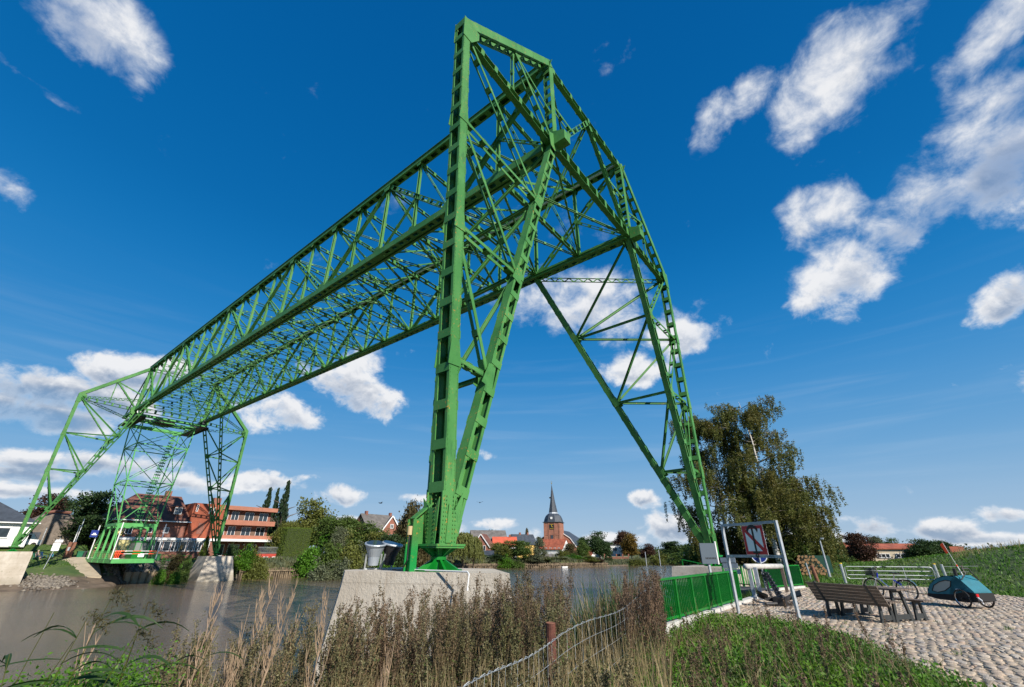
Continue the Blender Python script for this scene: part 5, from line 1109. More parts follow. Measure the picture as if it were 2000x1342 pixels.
o = thing('picnic_table', 'grey-brown slatted table between the two benches', 'table', (L1.x, L1.y, 0) + Vector() if False else (L1.x, L1.y, 0), rzb); ty = S * (depth3 * .56 + .05)
for i in range(5): part('table_slat', MB().b2((-.25, ty + S * (-.35 + .15 * i), .71), (bl_ + .30, ty + S * (-.215 + .15 * i), .75)), M_WD, o)
for x in (.05, bl_ + .02): part('leg', leg_iron(x, ty - S * .28, ty + S * .28, .71, ty - S * .16, ty + S * .16), M_CI, o)
o = thing('park_bench', 'low slatted bench without a back on the far side of the table', 'bench', (L1.x, L1.y, 0), rzb); ty = S * (depth3 + .12)
for i in range(4): part('seat_slat', MB().b2((-.25, ty + S * (-.18 + .1 * i), .44), (bl_ + .32, ty + S * (-.095 + .1 * i), .475)), M_WD, o)
for x in (.05, bl_ + .02): part('leg', leg_iron(x, ty - S * .16, ty + S * .16, .44, ty - S * .1, ty + S * .1), M_CI, o)
# ---- bicycle
wr_, wf = gz(1779, 1174), gz(1702, 1168); dirb = (wf - wr_); dirb.z = 0; WB = 1.10; dirb = dirb.normalized(); rzk = math.atan2(dirb.y, dirb.x)
K = thing('bicycle', 'blue and silver bicycle with a black handlebar basket standing behind the table', 'bicycle', (wr_.x, wr_.y, 0), rzk); rr = .35
kb_s = wr_
for nm, x in (('rear_wheel', 0), ('front_wheel', WB)):
    q = part(nm, MB().torus((0, 0, 0), rr - .02, .02, (0, 1, 0), 32, 6), M_TYR, K, (x, 0, rr)); part('rim', MB().torus((0, 0, 0), rr - .05, .01, (0, 1, 0), 32, 4), M_CHR, q)
    sp = MB()
    for i in range(18): a = i * math.pi / 9; sp.bar((0, 0, 0), ((rr - .055) * math.cos(a), .01 * (-1) ** i, (rr - .055) * math.sin(a)), .004, .004)
    sp.tube([(0, -.04, 0), (0, .04, 0)], .03, 8); part('spokes', sp, M_CHR, q)
    md = MB(); pr = None
    for i in range(9):
        a = R(20 + i * 17) if x == 0 else R(10 + i * 15); c_ = Vector((x + (rr + .035) * math.cos(a), 0, rr + (rr + .035) * math.sin(a)))
        if pr is not None: md.bar(pr, c_, .05, .008, (0, 0, 1))
        pr = c_
    part('mudguard', md, M_CHR, K)
hdp = Vector((WB - .28, 0, .88)); seat = Vector((.28, 0, .80)); bbk = Vector((.46, 0, .30))
fm = MB(); fm.tube([hdp, Vector((WB - .24, 0, .72))], .022, 8); fm.tube([Vector((WB - .24, 0, .72)), bbk], .022, 8); fm.tube([seat - Vector((0, 0, .02)), bbk], .018, 8); fm.tube([bbk, (0, 0, rr)], .013, 6); fm.tube([seat - Vector((-.03, 0, .2)), (0, 0, rr)], .012, 6)
part('frame', fm, M_CHR, K); part('frame_sleeve', MB().tube([hdp, Vector((WB - .24, 0, .72)), Vector((WB - .24, 0, .72)).lerp(bbk, .3)], .028, 8).tube([seat + Vector((.02, 0, -.05)), seat.lerp(bbk, .3), Vector((.12, 0, .52))], .025, 8), M_BBL, K)
part('fork', MB().tube([Vector((WB - .24, .05, .72)), (WB - .02, .05, rr)], .014, 6).tube([Vector((WB - .24, -.05, .72)), (WB - .02, -.05, rr)], .014, 6), M_CHR, K)
part('handlebar', MB().tube([hdp, hdp + Vector((-.02, 0, .18))], .016, 6).tube([hdp + Vector((-.22, .30, .20)), hdp + Vector((-.04, .22, .20)), hdp + Vector((.04, 0, .18)), hdp + Vector((-.04, -.22, .20)), hdp + Vector((-.22, -.30, .20))], .013, 6), M_CHR, K)
part('grip', MB().tube([hdp + Vector((-.22, .30, .20)), hdp + Vector((-.10, .25, .205))], .02, 6), M_BLK, K); part('grip', MB().tube([hdp + Vector((-.22, -.30, .20)), hdp + Vector((-.10, -.25, .205))], .02, 6), M_BLK, K)
sd_ = MB(); sd_.add([(.12, -.09, .86), (.12, .09, .86), (.38, .03, .88), (.38, -.03, .88), (.10, -.11, .90), (.10, .11, .90), (.40, .03, .92), (.40, -.03, .92)], MB.BF); part('saddle', sd_, M_BLK, K)
part('seat_post', MB().tube([seat, (.25, 0, .88)], .014, 6), M_CHR, K)
bk_ = MB(); x0, x1, y0_, z0_, z1_ = WB - .20, WB + .06, .17, .80, 1.02
for z in np.linspace(z0_, z1_, 6): 
    bk_.bar((x0, -y0_, z), (x1, -y0_, z), .012, .03).bar((x0, y0_, z), (x1, y0_, z), .012, .03).bar((x0, -y0_, z), (x0, y0_, z), .012, .03).bar((x1, -y0_, z), (x1, y0_, z), .012, .03)
bk_.b2((x0, -y0_, z0_ - .01), (x1, y0_, z0_ + .01)); part('basket', bk_, M_BLK, K)
part('luggage_rack', MB().bar((-.28, -.05, .74), (.18, -.05, .74), .012, .012).bar((-.28, .05, .74), (.18, .05, .74), .012, .012).bar((-.2, .05, .74), (0, .05, rr), .01, .01).bar((-.2, -.05, .74), (0, -.05, rr), .01, .01).bar((-.28, -.05, .74), (-.28, .05, .74), .012, .012), M_BLK, K)
part('crank', MB().tube([bbk + Vector((0, -.03, 0)), bbk + Vector((0, -.06, 0))], .09, 16).bar(bbk + Vector((0, -.06, 0)), bbk + Vector((.1, -.07, -.14)), .02, .015).b2((.50, -.15, .14), (.60, -.07, .17)), M_CHR, K)
part('kickstand', MB().bar((.05, .05, rr), (-.06, .2, .01), .015, .015), M_CHR, K)
part('headlight', MB().tube([(WB - .16, 0, .74), (WB - .08, 0, .74)], .04, 8), M_CHR, K)
# ---- child trailer
tw, tf = gz(1885, 1188), gz(1822, 1181); dt = (tf - tw); dt.z = 0; rzt = math.atan2(dt.y, dt.x); nrmt = Vector((-dt.y, dt.x, 0)).normalized(); sgn = 1 if (CAM - tw).dot(nrmt) > 0 else -1
kL = 1.0; TR = thing('bicycle_trailer', 'teal child bicycle trailer with black base and orange flag behind the bicycle', 'bicycle trailer', (tw.x, tw.y, 0), rzt)
side = [(1.18, .30), (1.16, .42), (1.0, .60), (.78, .76), (.45, .88), (.05, .92), (-.12, .78), (-.38, .48), (-.40, .30), (.25, .28)]
Wt = .62; near_y = -sgn * .10; far_y = near_y - sgn * Wt
def tprism(poly, ya, yb): return MB().prism([(x, ya, z) for x, z in poly], (0, yb - ya, 0))
inner = [(.98, .42), (.86, .58), (.62, .70), (.40, .76), (.22, .74), (.30, .58), (.52, .45), (.80, .38)]
# shell: canopy skin as ring of panels + two side walls with window openings
cs = MB(); 
for i in range(len(side) - 1):
    a, b = side[i], side[i + 1]; cs.add([(a[0], near_y, a[1]), (b[0], near_y, b[1]), (b[0], far_y, b[1]), (a[0], far_y, a[1])], [(0, 1, 2, 3)])
part('canopy', cs, M_TEAL, TR)
for yy in (near_y, far_y):
    m = MB(); n_ = len(inner); outer = []
    for (x, z) in inner:
        an_ = math.atan2(z - .57, x - .58); best = None
        for i in range(len(side)):
            a, b = side[i], side[(i + 1) % len(side)]; den = math.cos(an_) * (b[1] - a[1]) - math.sin(an_) * (b[0] - a[0])
            if abs(den) < 1e-9: continue
            t = ((a[0] - .58) * (b[1] - a[1]) - (a[1] - .57) * (b[0] - a[0])) / den; s_ = ((a[0] - .58) * math.sin(an_) - (a[1] - .57) * math.cos(an_)) / den
            if t > 0 and -1e-6 <= s_ <= 1 + 1e-6: best = t
        outer.append((.58 + best * math.cos(an_), .57 + best * math.sin(an_)))
    m.v = [(x, yy, z) for x, z in inner] + [(x, yy, z) for x, z in outer]; m.f = [(i, (i + 1) % n_, n_ + (i + 1) % n_, n_ + i) for i in range(n_)]
    m.add([(x, yy, z) for x, z in [(.22, .74), (.05, .92), (-.12, .78), (-.38, .48), (-.40, .30), (.25, .28), (.45, .30), (.30, .58)]], [tuple(range(8))])
    part('side_fabric', m, M_TEAL, TR)
    part('window_film', MB().prism([(x, yy * 1.0 - sgn * .004 if yy == near_y else yy, z) for x, z in inner], (0, .003, 0)), mat('clear_film', (.30, .34, .33), .12), TR)
part('window_trim', (lambda m: [m.bar((a[0], near_y + sgn * .006, a[1]), (b[0], near_y + sgn * .006, b[1]), .012, .02) for a, b in zip(inner, inner[1:] + inner[:1])] and m)(MB()), M_BFAB, TR)
part('base_tub', tprism([(1.20, .24), (1.20, .32), (.3, .36), (-.10, .46), (-.42, .44), (-.42, .22), (-.1, .16), (.9, .18)], near_y + sgn * .01, far_y - sgn * .01), M_BFAB, TR)
for yy in (0.02 * -sgn, far_y - sgn * .10):
    q = part('wheel', MB().torus((0, 0, 0), .245, .022, (0, 1, 0), 30, 6), M_TYR, TR, (-.02, yy, .265)); part('rim', MB().torus((0, 0, 0), .222, .01, (0, 1, 0), 30, 4), M_CHR, q); sp = MB().tube([(0, -.04, 0), (0, .04, 0)], .025, 8)
    for i in range(16): a = i * math.pi / 8; sp.bar((0, 0, 0), (.22 * math.cos(a), 0, .22 * math.sin(a)), .004, .004)
    part('spokes', sp, M_BLK, q)
part('push_handle', MB().tube([(-.15, near_y, .80), (-.18, near_y * .5 + far_y * .5 + .12, .98), (-.12, near_y * .5 + far_y * .5 + .12, 1.12), (-.12, near_y * .5 + far_y * .5 - .12, 1.12), (-.18, near_y * .5 + far_y * .5 - .12, .98), (-.15, far_y, .8)], .018, 7).tube([(-.04, near_y + sgn * .02, .9), (-.06, near_y + sgn * .02, 1.12)], .05, 6), M_BLK, TR)
part('drawbar', MB().tube([(1.15, far_y * .5, .27), (1.5, 0.0, .30), (1.95, sgn * .1, .36)], .016, 6), M_BLK, TR)
part('brand_tag', MB().b2((.00, near_y + sgn * .002, .50), (.16, near_y + sgn * .006, .53)), M_SW, TR)
part('tail_reflector', MB().b2((-.46, near_y - .04, .34), (-.43, near_y + .04, .42)), M_RED, TR); part('strap', MB().tube([(-.42, near_y, .34), (-.52, near_y, .25), (-.53, near_y, .16)], .02, 6), M_SW, TR)
Pf = Vector((-.02, far_y * .5, .90)); wp_ = TR.location + Matrix.Rotation(rzt, 3, 'Z') @ Pf
tgt = gD(1841, 1060, math.hypot(wp_.x - CAM.x, wp_.y - CAM.y) - .05); ft = Matrix.Rotation(-rzt, 3, 'Z') @ (tgt - TR.location)
part('flag_pole', MB().tube([Pf, Pf.lerp(ft, .30)], .016, 6).tube([Pf.lerp(ft, .30), ft], .006, 6), M_FLG, TR); part('pole_band', MB().tube([Pf.lerp(ft, .28), Pf.lerp(ft, .33)], .02, 6), M_NEON, TR)
fd = (ft - Pf).normalized(); tn = Vector((1, 0, 0)) if abs(fd.x) < .9 else Vector((0, 1, 0)); tn = (tn - fd * tn.dot(fd)).normalized()
part('flag', MB().prism([ft, ft - fd * .30, ft - fd * .34 + tn * .10, ft - fd * .05 + tn * .13], Vector((0, .006, 0))), M_NEON, TR)
# ---- field gate
gL, gR = gz(1652, 1138), gz(1838, 1141); gv = gR - gL; Lg = gv.length
o = thing('field_gate', 'long galvanised tube gate with yellow-capped posts behind the bicycle', 'gate', (gL.x, gL.y, 0), math.atan2(gv.y, gv.x)); hz = (zpix(gL, 1101) + zpix(gR, 1103)) / 2
for x in (0, Lg): q = part('post', MB().tube([(x, 0, -.2), (x, 0, hz)], .075, 10), M_STL, o); part('cap', MB().tube([(x, 0, hz), (x, 0, hz + .05)], .078, 10), M_YC, q)
for z in (.22, .42, .64, .86): part('rail', MB().tube([(.25, 0, hz * z), (Lg - .25, 0, hz * z)], .022, 6), M_STL, o)
part('end_loop', MB().tube([(.25, 0, hz * .22), (.14, 0, hz * .3), (.14, 0, hz * .8), (.25, 0, hz * .86)], .022, 6), M_STL, o); part('end_loop', MB().tube([(Lg - .25, 0, hz * .22), (Lg - .14, 0, hz * .3), (Lg - .14, 0, hz * .8), (Lg - .25, 0, hz * .86)], .022, 6), M_STL, o)
for i in (1, 2): part('upright', MB().b2((Lg * i / 3 - .015, -.01, hz * .22), (Lg * i / 3 + .015, .01, hz * .86)), M_STL, o)
g2 = gz(1853, 1142); o = thing('gate_post', 'bare galvanised post with a short tube wicket right of the field gate', 'post', (g2.x, g2.y, -.1)); hz2 = zpix(g2, 1102) + .1
part('tube', MB().tube([(0, 0, 0), (0, 0, hz2)], .07, 10), M_STL, o); part('wicket', MB().tube([(-.05, .3, .3), (-.05, .45, hz2 * .8), (0, 1.0, hz2 * .86), (0, 2.0, hz2 * .86)], .02, 6).tube([(0, .4, .5), (0, 2.0, .5)], .02, 6), M_STL, o)
# pasture fence at the foot of the dike
o = thing('pasture_fence', 'low wire pasture fence running along the foot of the grass dike', 'fence', (g2.x, g2.y, 0)); pts = [Vector((g2.x, g2.y, 0)), Vector((19.5, -16.5, 0)), Vector((17, -23, 0))]
pts = [Vector((g2.x, g2.y, 0)), gz(1930, 1140), gz(2040, 1142)]
for i in range(len(pts) - 1):
    a, b = pts[i] - pts[0], pts[i + 1] - pts[0]; k = max(2, int((b - a).length / 3))
    for j in range(k): p = a.lerp(b, j / k); part('post', MB().tube([(p.x, p.y, -.1), (p.x, p.y, .95)], .035, 6), M_WD, o)
    for z in (.35, .6, .88): part('wire', MB().tube([a + Vector((0, 0, z)), b + Vector((0, 0, z))], .008, 4), M_STL, o)
o = thing('fence_post', 'rusty brown slanting tube post behind the bench back', 'post', gz(1597, 1134)); zz = zpix(o.location, 1105); part('tube', MB().tube([(0, 0, -.2), (-.12, .1, zz)], .11, 10), M_RUS2, o)
o = thing('fence_post', 'small leaning grey post right of the wood pile', 'post', gz(1583, 1128)); part('tube', MB().tube([(0, 0, -.2), (-.05, .05, zpix(o.location, 1100))], .05, 8), M_STP, o)
# lamp, logs, container
o = thing('street_lamp', 'thin grey lamp post beside the wood pile', 'street lamp', gz(1621, 1127)); zz = zpix(o.location, 1056); part('pole', MB().tube([(0, 0, 0), (0, 0, zz)], [.09, .05], 8), M_STP, o); part('arm', MB().tube([(0, 0, zz), (-.15, -.1, zz + .12), (-.3, -.2, zz + .14)], .035, 6), M_STP, o); part('lamp_head', MB().b2((-.75, -.3, zz + .08), (-.3, -.15, zz + .18)), M_STP, o)
wp0 = gz(1596, 1123.5); o = thing('wood_pile', 'stack of cut logs with pale ends beyond the paving', 'wood pile', wp0); va = Vector((math.cos(-YAW - R(35)), math.sin(-YAW - R(35)), 0)); vb_ = (Vector((CAM.x, CAM.y, 0)) - Vector((wp0.x, wp0.y, 0))).normalized(); n_ = 0
rs = np.random.RandomState(9); lm = mesh('log', MB().tube([(0, 0, -.5), (0, 0, .48)], [.11, .11], 8), M_BARK); lm2 = mesh('cut_face', MB().tube([(0, 0, .481), (0, 0, .50)], [.105, .1], 8), M_LOG)
for row in range(7):
    for i in range(11 - row):
        p = va * (-1.6 + i * .235 + row * .12 + rs.uniform(-.04, .04)) + Vector((0, 0, .12 + row * .19 + rs.uniform(-.03, .03))) + vb_ * rs.uniform(-.1, .1); q = link('log', lm, o, p); q.rotation_euler = vb_.to_track_quat('Z', 'Y').to_euler(); c2 = link('cut_face', lm2, q)
c_ = gz(1612, 1121); o = thing('container', 'dark green metal container behind the wood pile', 'container', (c_.x + 1.5, c_.y + 1.0, 0), R(20)); part('box', MB().b2((-1.8, -1, 0), (1.8, 1, 1.35)), mat('dark_green_sheet', (.01, .06, .04), .5), o)
for i in range(12): part('rib', MB().b2((-1.78 + i * .3, -1.05, .05), (-1.70 + i * .3, -1.001, 1.3)), mat('dark_green_sheet', (.01, .06, .04), .5), o)
# info board
q = Vector((9.4, -1.9, 0)); t_b = gY(1383, 1081, -1.9); o = thing('info_board', 'grey-blue information board on the right near leg, small dark lettering', 'sign', (t_b.x, -1.9, t_b.z), -R(35)); bw = .42; 
part('panel', MB().b2((-bw, -.03, -bw * 1.05), (bw, .03, bw * 1.05)), mat('board_blue_grey', (.075, .10, .125), .5), o); part('edge_tube', MB().tube([(bw + .06, 0, -bw * 1.1), (bw + .06, 0, bw * 1.25)], .045, 8), M_FLG, o); part('back_post', MB().b2((-.05, .031, -1.6), (.05, .1, .3)), M_STP, o)
for i in range(7): part('lettering', MB().b2((-bw * .5 + i * .085, -.034, -bw * .58), (-bw * .5 + i * .085 + .055, -.031, -bw * .40)), M_SB, o)
# ---- foreground wire fence
F0 = Vector((-8.35, -4.3, 0)); FP_ = Vector((-14.85, -5.8, 0)); FE = Vector((-17.7, -6.5, 0))
o = thing('wire_fence', 'galvanised wire mesh fence sagging through the dry weeds in the foreground', 'fence', (FP_.x, FP_.y, 0))
def fz(P, k): return Hs(P.x, P.y) + k
def fpt(t, h):
    P = F0.lerp(FP_, t) if t <= 1 else FP_.lerp(FE, t - 1); sag = (.05 * math.sin(t * 9) - .03 * math.sin(math.pi * (t % 1))) * h * (1 if t < 1 else .4); base = (.02 * (1 - t) - .12 * min(t, 1)); return Vector((P.x, P.y, base + h + sag)) - Vector((FP_.x, FP_.y, 0))
for h in (.18, .45, .66, .84):
    part('line_wire', MB().tube([fpt(t, h) for t in np.linspace(0, 2, 41)], .0024 if h < .8 else .0032, 4), M_STL, o)
part('line_wire', MB().tube([fpt(t, .845) + Vector((0, .012 * math.sin(t * 150), .012 * math.cos(t * 150))) for t in np.linspace(0, 2, 120)], .003, 4), M_STL, o)
for t in np.linspace(.02, 1.98, 46): part('stay_wire', MB().tube([fpt(t, .05), fpt(t + .004, .45), fpt(t, .84)], .0018, 4), M_STL, o)
o = thing('fence_post', 'rusty dark red round steel post of the foreground wire fence', 'post', (FP_.x + .05, FP_.y + .07, -.5)); part('tube', MB().tube([(0, 0, 0), (0, 0, 1.38)], .055, 14), M_RUST, o, smooth=False); part('rim', MB().torus((0, 0, 1.38), .05, .006, (0, 0, 1), 16, 4), M_RUS2, o)
# ---- far bank people and things
def fig(label, P, rz):
    o = thing('person', label, 'person', P, rz); me = bpy.data.meshes.new('body'); 
    J = [(0, 0, .46), (0, -.02, .70), (0, -.04, .98), (0, 0, 1.10), (0, .03, 1.24), (-.2, -.02, .98), (-.3, .08, .75), (-.2, .25, .66), (.2, -.02, .98), (.3, .08, .75), (.2, .25, .66), (-.11, .02, .46), (-.14, .45, .48), (-.14, .52, .08), (-.14, .66, .05), (.11, .02, .46), (.14, .45, .48), (.14, .52, .08), (.14, .66, .05)]
    Ed = [(0, 1), (1, 2), (2, 3), (3, 4), (2, 5), (5, 6), (6, 7), (2, 8), (8, 9), (9, 10), (0, 11), (11, 12), (12, 13), (13, 14), (0, 15), (15, 16), (16, 17), (17, 18)]
    rd = [.14, .14, .15, .06, .11, .07, .05, .035, .07, .05, .035, .1, .075, .05, .04, .1, .075, .05, .04]
    me.from_pydata(J, Ed, []); q = link('body', me, o); md = q.modifiers.new('skin', 'SKIN'); sk = me.skin_vertices[0].data if me.skin_vertices else None
    if sk is None:
        bpy.context.view_layer.update(); bm = bmesh.new(); bm.from_mesh(me); bm.verts.layers.skin.verify(); bm.to_mesh(me); bm.free(); sk = me.skin_vertices[0].data
    for i, r_ in enumerate(rd): sk[i].radius = (r_, r_); sk[i].use_root = (i == 0)
    q.modifiers.new('sub', 'SUBSURF').levels = 1; q.modifiers['sub'].render_levels = 1; me.materials.append(M_SKIN)
    part('shirt', MB().tube([(0, 0, .5), (0, -.02, .72), (0, -.04, .98), (0, -.01, 1.06)], [.18, .19, .20, .10], 12), M_SHIRT, o, smooth=True)
    for s in (-1, 1): part('sleeve', MB().tube([(s * .14, -.03, 1.0), (s * .24, 0, .92), (s * .30, .08, .76)], [.09, .075, .06], 8), M_SHIRT, o, smooth=True); part('trouser_leg', MB().tube([(s * .10, 0, .48), (s * .14, .46, .50), (s * .14, .54, .12)], [.12, .09, .065], 8), M_JEAN, o, smooth=True)
    part('hair', MB().tube([(0, -.02, 1.22), (0, .0, 1.34), (0, .0, 1.38)], [.115, .10, .03], 10), M_SHIRT, o); return o
def chair(label, P, rz, m):
    o = thing('garden_chair', label, 'chair', P, rz); part('seat', MB().b2((-.27, -.2, .40), (.27, .35, .44)), m, o); part('backrest', MB().bar((0, -.22, .42), (0, -.42, .95), .54, .03, (0, 1, 0)), m, o)
    for x in (-.25, .25):
        for y in (-.2, .32): part('leg', MB().b2((x - .02, y - .02, 0), (x + .02, y + .02, .4)), m, o)
    return o
def atb(x, y, D, dz=0):
    for D_ in np.arange(62, 140, .5):          # where the line of sight meets the far bank
        P = gD(x, y, D_)
        if P.z <= Hs(P.x, P.y) and D_ < 130: break
    else: P = gD(x, y, D)
    if D > 140: P = gD(x, y, D)
    P.z = Hs(P.x, P.y) + dz; return P
fig('person in beige top and dark trousers sitting on the lawn by the far left pier', atb(68, 1094, 90), -2.0); chair('green garden chair under the sitting person', atb(68, 1094, 90), -2.0, mat('green_chair', (.01, .15, .09), .6))
chair('blue folding chair right of the sitting person', atb(82, 1092, 91), -1.2, mat('blue_chair', (.02, .08, .22), .6))
o = thing('notice_board', 'white notice board on a leaning grey post beside the far ramp', 'sign', atb(84, 1112, 86), -.3); part('post', MB().tube([(0, 0, -.3), (.5, 0, 4.0)], .05, 8), M_STP, o); part('panel', MB().b2((0, -.07, 2.3), (.8, -.05, 3.3)), M_SW, o); part('plate', MB().b2((.05, -.07, 3.4), (.9, -.05, 3.75)), M_SW, o)
o = thing('bicycle', 'bicycle with a pale blue pannier parked behind the far notice board', 'bicycle', atb(97, 1094, 92), .1)
for x in (0, 1.05): part('wheel', MB().torus((x, 0, .34), .32, .03, (0, 1, 0), 18, 5), M_TYR, o)
part('frame', MB().bar((0, 0, .34), (.4, 0, .35), .03, .03).bar((.4, 0, .35), (.3, 0, .9), .03, .03).bar((.3, 0, .75), (.85, 0, .85), .03, .03).bar((.85, 0, 1.0), (1.05, 0, .34), .03, .03).bar((.4, 0, .35), (.88, 0, .8), .03, .03), M_BLK, o); part('pannier', MB().b2((-.25, -.16, .45), (.15, -.02, .85)), mat('pale_blue_bag', (.1, .4, .55), .7), o)
for (xa, ya, xb, yb, D, lb) in ((133, 1080, 146, 1014 + 12, 92, 'shorter white flagpole left of the far ramp'), (136, 1082, 161, 1013, 92, 'taller white flagpole beside the far ramp'), (76, 1062, 86, 1030, 98, 'white pole in front of the thatched roof')):
    P = atb(xa, ya + 6, D); o = thing('flagpole', lb, 'flagpole', P); part('pole', MB().tube([(0, 0, 0), (0, 0, zpix(P, yb) - P.z)], .06, 8), M_FLG, o)
o = thing('ticket_pillar', 'reddish brown pillar at the foot of the flagpoles', 'pillar', atb(130, 1090, 91)); part('body', MB().b2((-.45, -.3, 0), (.45, .3, 2.2)), M_RUS2, o); part('plate', MB().b2((-.35, -.32, 1.0), (-.05, -.301, 1.5)), M_STP, o)
for i, (x, lb, m) in enumerate(((152, 'green wheeled bin beside the far ramp, left one', mat('bin_green', (.01, .13, .06), .5)), (160, 'dark grey wheeled bin beside the far ramp, right one', M_CI))):
    o = thing('wheeled_bin', lb, 'bin', atb(x, 1092, 92)); part('body', MB().add([(-.3, -.3, .1), (.3, -.3, .1), (.3, .3, .1), (-.3, .3, .1), (-.36, -.36, 1), (.36, -.36, 1), (.36, .36, 1), (-.36, .36, 1)], MB.BF) or (lambda m_: (m_.add([(-.3, -.3, .1), (.3, -.3, .1), (.3, .3, .1), (-.3, .3, .1), (-.36, -.36, 1), (.36, -.36, 1), (.36, .36, 1), (-.36, .36, 1)], MB.BF), m_)[1])(MB()), m, o); part('lid', MB().b2((-.4, -.42, 1.0), (.4, .4, 1.1)), m, o)
for i, (x, y) in enumerate(((945, 1095), (953, 1096))): chair(('white garden chair on the lawn below the shed, left one', 'white garden chair on the lawn below the shed, right one')[i], atb(x, y, 152), R(-60), M_WP)
for i, (x, lb) in enumerate(((1262, 'thin grey pole at the far bank, left one'), (1289, 'whitish pole at the far bank, middle one'), (1338, 'thin grey pole at the far bank nearest the right leg'))):
    P = atb(x, 1096, 175); o = thing('mooring_pole', lb, 'pole', P); part('pole', MB().tube([(0, 0, 0), (0, 0, zpix(P, 1078 - 4 * (i == 1)) - P.z)], .12, 6), M_STP, o)
o = thing('rowing_boat', 'small white boat moored at the far bank below the church', 'boat', (106, 71.6, -2.58), R(-20)); o.scale = (.6, .6, .6); part('hull', MB().add([], []) or (lambda m_: (m_.prism([(-1.8, -.6, 0), (1.4, -.6, 0), (2.2, 0, .1), (1.4, .6, 0), (-1.8, .6, 0)], (0, 0, .45)), m_)[1])(MB()), M_WP, o)
for i, (x, y, lb) in enumerate(((743, 983, 'small dark bird in flight above the shrubs left of the near leg'), (937, 982, 'small dark bird in flight right of the near leg'))):
    P = gD(x, y, 45); o = thing('bird', lb, 'bird', P, .5 * i); part('body', MB().tube([(-.16, 0, 0), (0, 0, .02), (.14, 0, .02), (.2, 0, .03)], [.02, .05, .04, .015], 6), M_BLK, o)
    for s in (-1, 1): part('wing', MB().prism([(-.06, s * .03, .02), (.07, s * .03, .02), (.03, s * .32, .10), (-.03, s * .32, .10)], (0, 0, .012)), M_BLK, o)
# ================================================================== VEGETATION
def set_mat_obj(o, m):
    o.material_slots[0].link = 'OBJECT'; o.material_slots[0].material = m
def crown_mesh(name, seed, kind):
    """leaf clumps spread through a crown of unit size: x,y in -0.5..0.5, z in 0..1"""
    rs = np.random.RandomState(seed); P = []; S = []; Dv = None
    if kind == 'broad':
        nc = 130; c = []
        lobes = [(rs.uniform(-.24, .24), rs.uniform(-.24, .24), rs.uniform(.25, .80), rs.uniform(.15, .28)) for _ in range(11)] + [(0, 0, .78, .22), (0, 0, .4, .34)]
        while len(c) < nc:
            l = lobes[rs.randint(len(lobes))]; d = rs.normal(size=3); d /= np.linalg.norm(d); q = np.array(l[:3]) + d * l[3] * rs.uniform(.75, 1.05) * [1, 1, .85]
            if .05 < q[2] < 1: c.append(q)
        for q in c:
            k = rs.randint(80, 120); r = rs.uniform(.05, .09); P.append(q + rs.normal(size=(k, 3)) * [r, r, r * .62])
        P = np.concatenate(P); size = .046; flat_ = .4
    elif kind == 'shrub':
        for _ in range(85):
            d = rs.normal(size=3); d[2] = abs(d[2]); d /= np.linalg.norm(d); q = d * [.42, .42, .80] * rs.uniform(.6, 1.0) * (1 + .2 * rs.normal()); k = 90; P.append(q + rs.normal(size=(k, 3)) * [.075, .075, .075])
        P = np.concatenate(P); P[:, 2] = np.abs(P[:, 2]); size = .055; flat_ = .2
    elif kind == 'column':
        for _ in range(90):
            z = rs.uniform(.05, 1); r = .42 * (1 - z ** 2.2) * rs.uniform(.5, 1.05) + .03; a = rs.uniform(0, 6.28); q = np.array([r * math.cos(a), r * math.sin(a), z]); P.append(q + rs.normal(size=(60, 3)) * [.06, .06, .035])
        P = np.concatenate(P); size = .055; flat_ = .2
    elif kind == 'conifer':
        for t in range(17):
            z = .06 + t / 17.; r = .46 * max(0, 1 - z) ** .85 + .02
            for b in range(9):
                a = rs.uniform(0, 6.28); L = r * rs.uniform(.7, 1.1); k = int(26 + 60 * r); u = rs.uniform(.1, 1, k) ** .7
                P.append(np.stack([np.cos(a) * L * u, np.sin(a) * L * u, z - .09 * u * (1 - z) + 0 * u], 1) + rs.normal(size=(k, 3)) * [.02, .02, .012])
        P = np.concatenate(P); size = .06; flat_ = .0
    elif kind == 'willow':
        A = []
        for _ in range(380):
            a = rs.uniform(0, 6.28); r = rs.uniform(.1, .47) ; z = .98 - .55 * (r / .5) ** 2 * rs.uniform(.6, 1.1); L = rs.uniform(.2, .6) * min(1, z); k = 26; t = np.linspace(0, 1, k)
            A.append(np.stack([np.cos(a) * (r + .03 * t), np.sin(a) * (r + .03 * t), z - L * t], 1) + rs.normal(size=(k, 3)) * .008)
        P = np.concatenate(A); size = .05; flat_ = 0; Dv = np.tile(np.array([[0, 0, -1.]]), (len(P), 1))
    elif kind == 'hedge':
        n = 9000; P = rs.uniform(-.5, .5, (n, 3)); f = rs.randint(0, 4, n); P[f == 0, 1] = -.5; P[f == 1, 0] = -.5; P[f == 2, 0] = .5; P[f == 3, 2] = .5; P[:, 2] += .5; P += rs.normal(size=(n, 3)) * .012
        size = .03; flat_ = 0; Dv = np.tile(np.array([[0, 0, 1.]]), (n, 1))
    V, Q = leaves(P, size, rs, flat_, dirv=Dv, asp=.75 if Dv is None else .45); cl = np.clip(.5 + rs.normal(size=len(P)) * .28, 0, 1)
    return npmesh(name, V, Q, L_MID, v=cl)
CR = {k: [crown_mesh('crown', s, k) for s in ss] for k, ss in dict(broad=(1, 2, 3, 4), shrub=(5, 6, 7), column=(8, 9), conifer=(10, 11), willow=(12,), hedge=(13,)).items()}
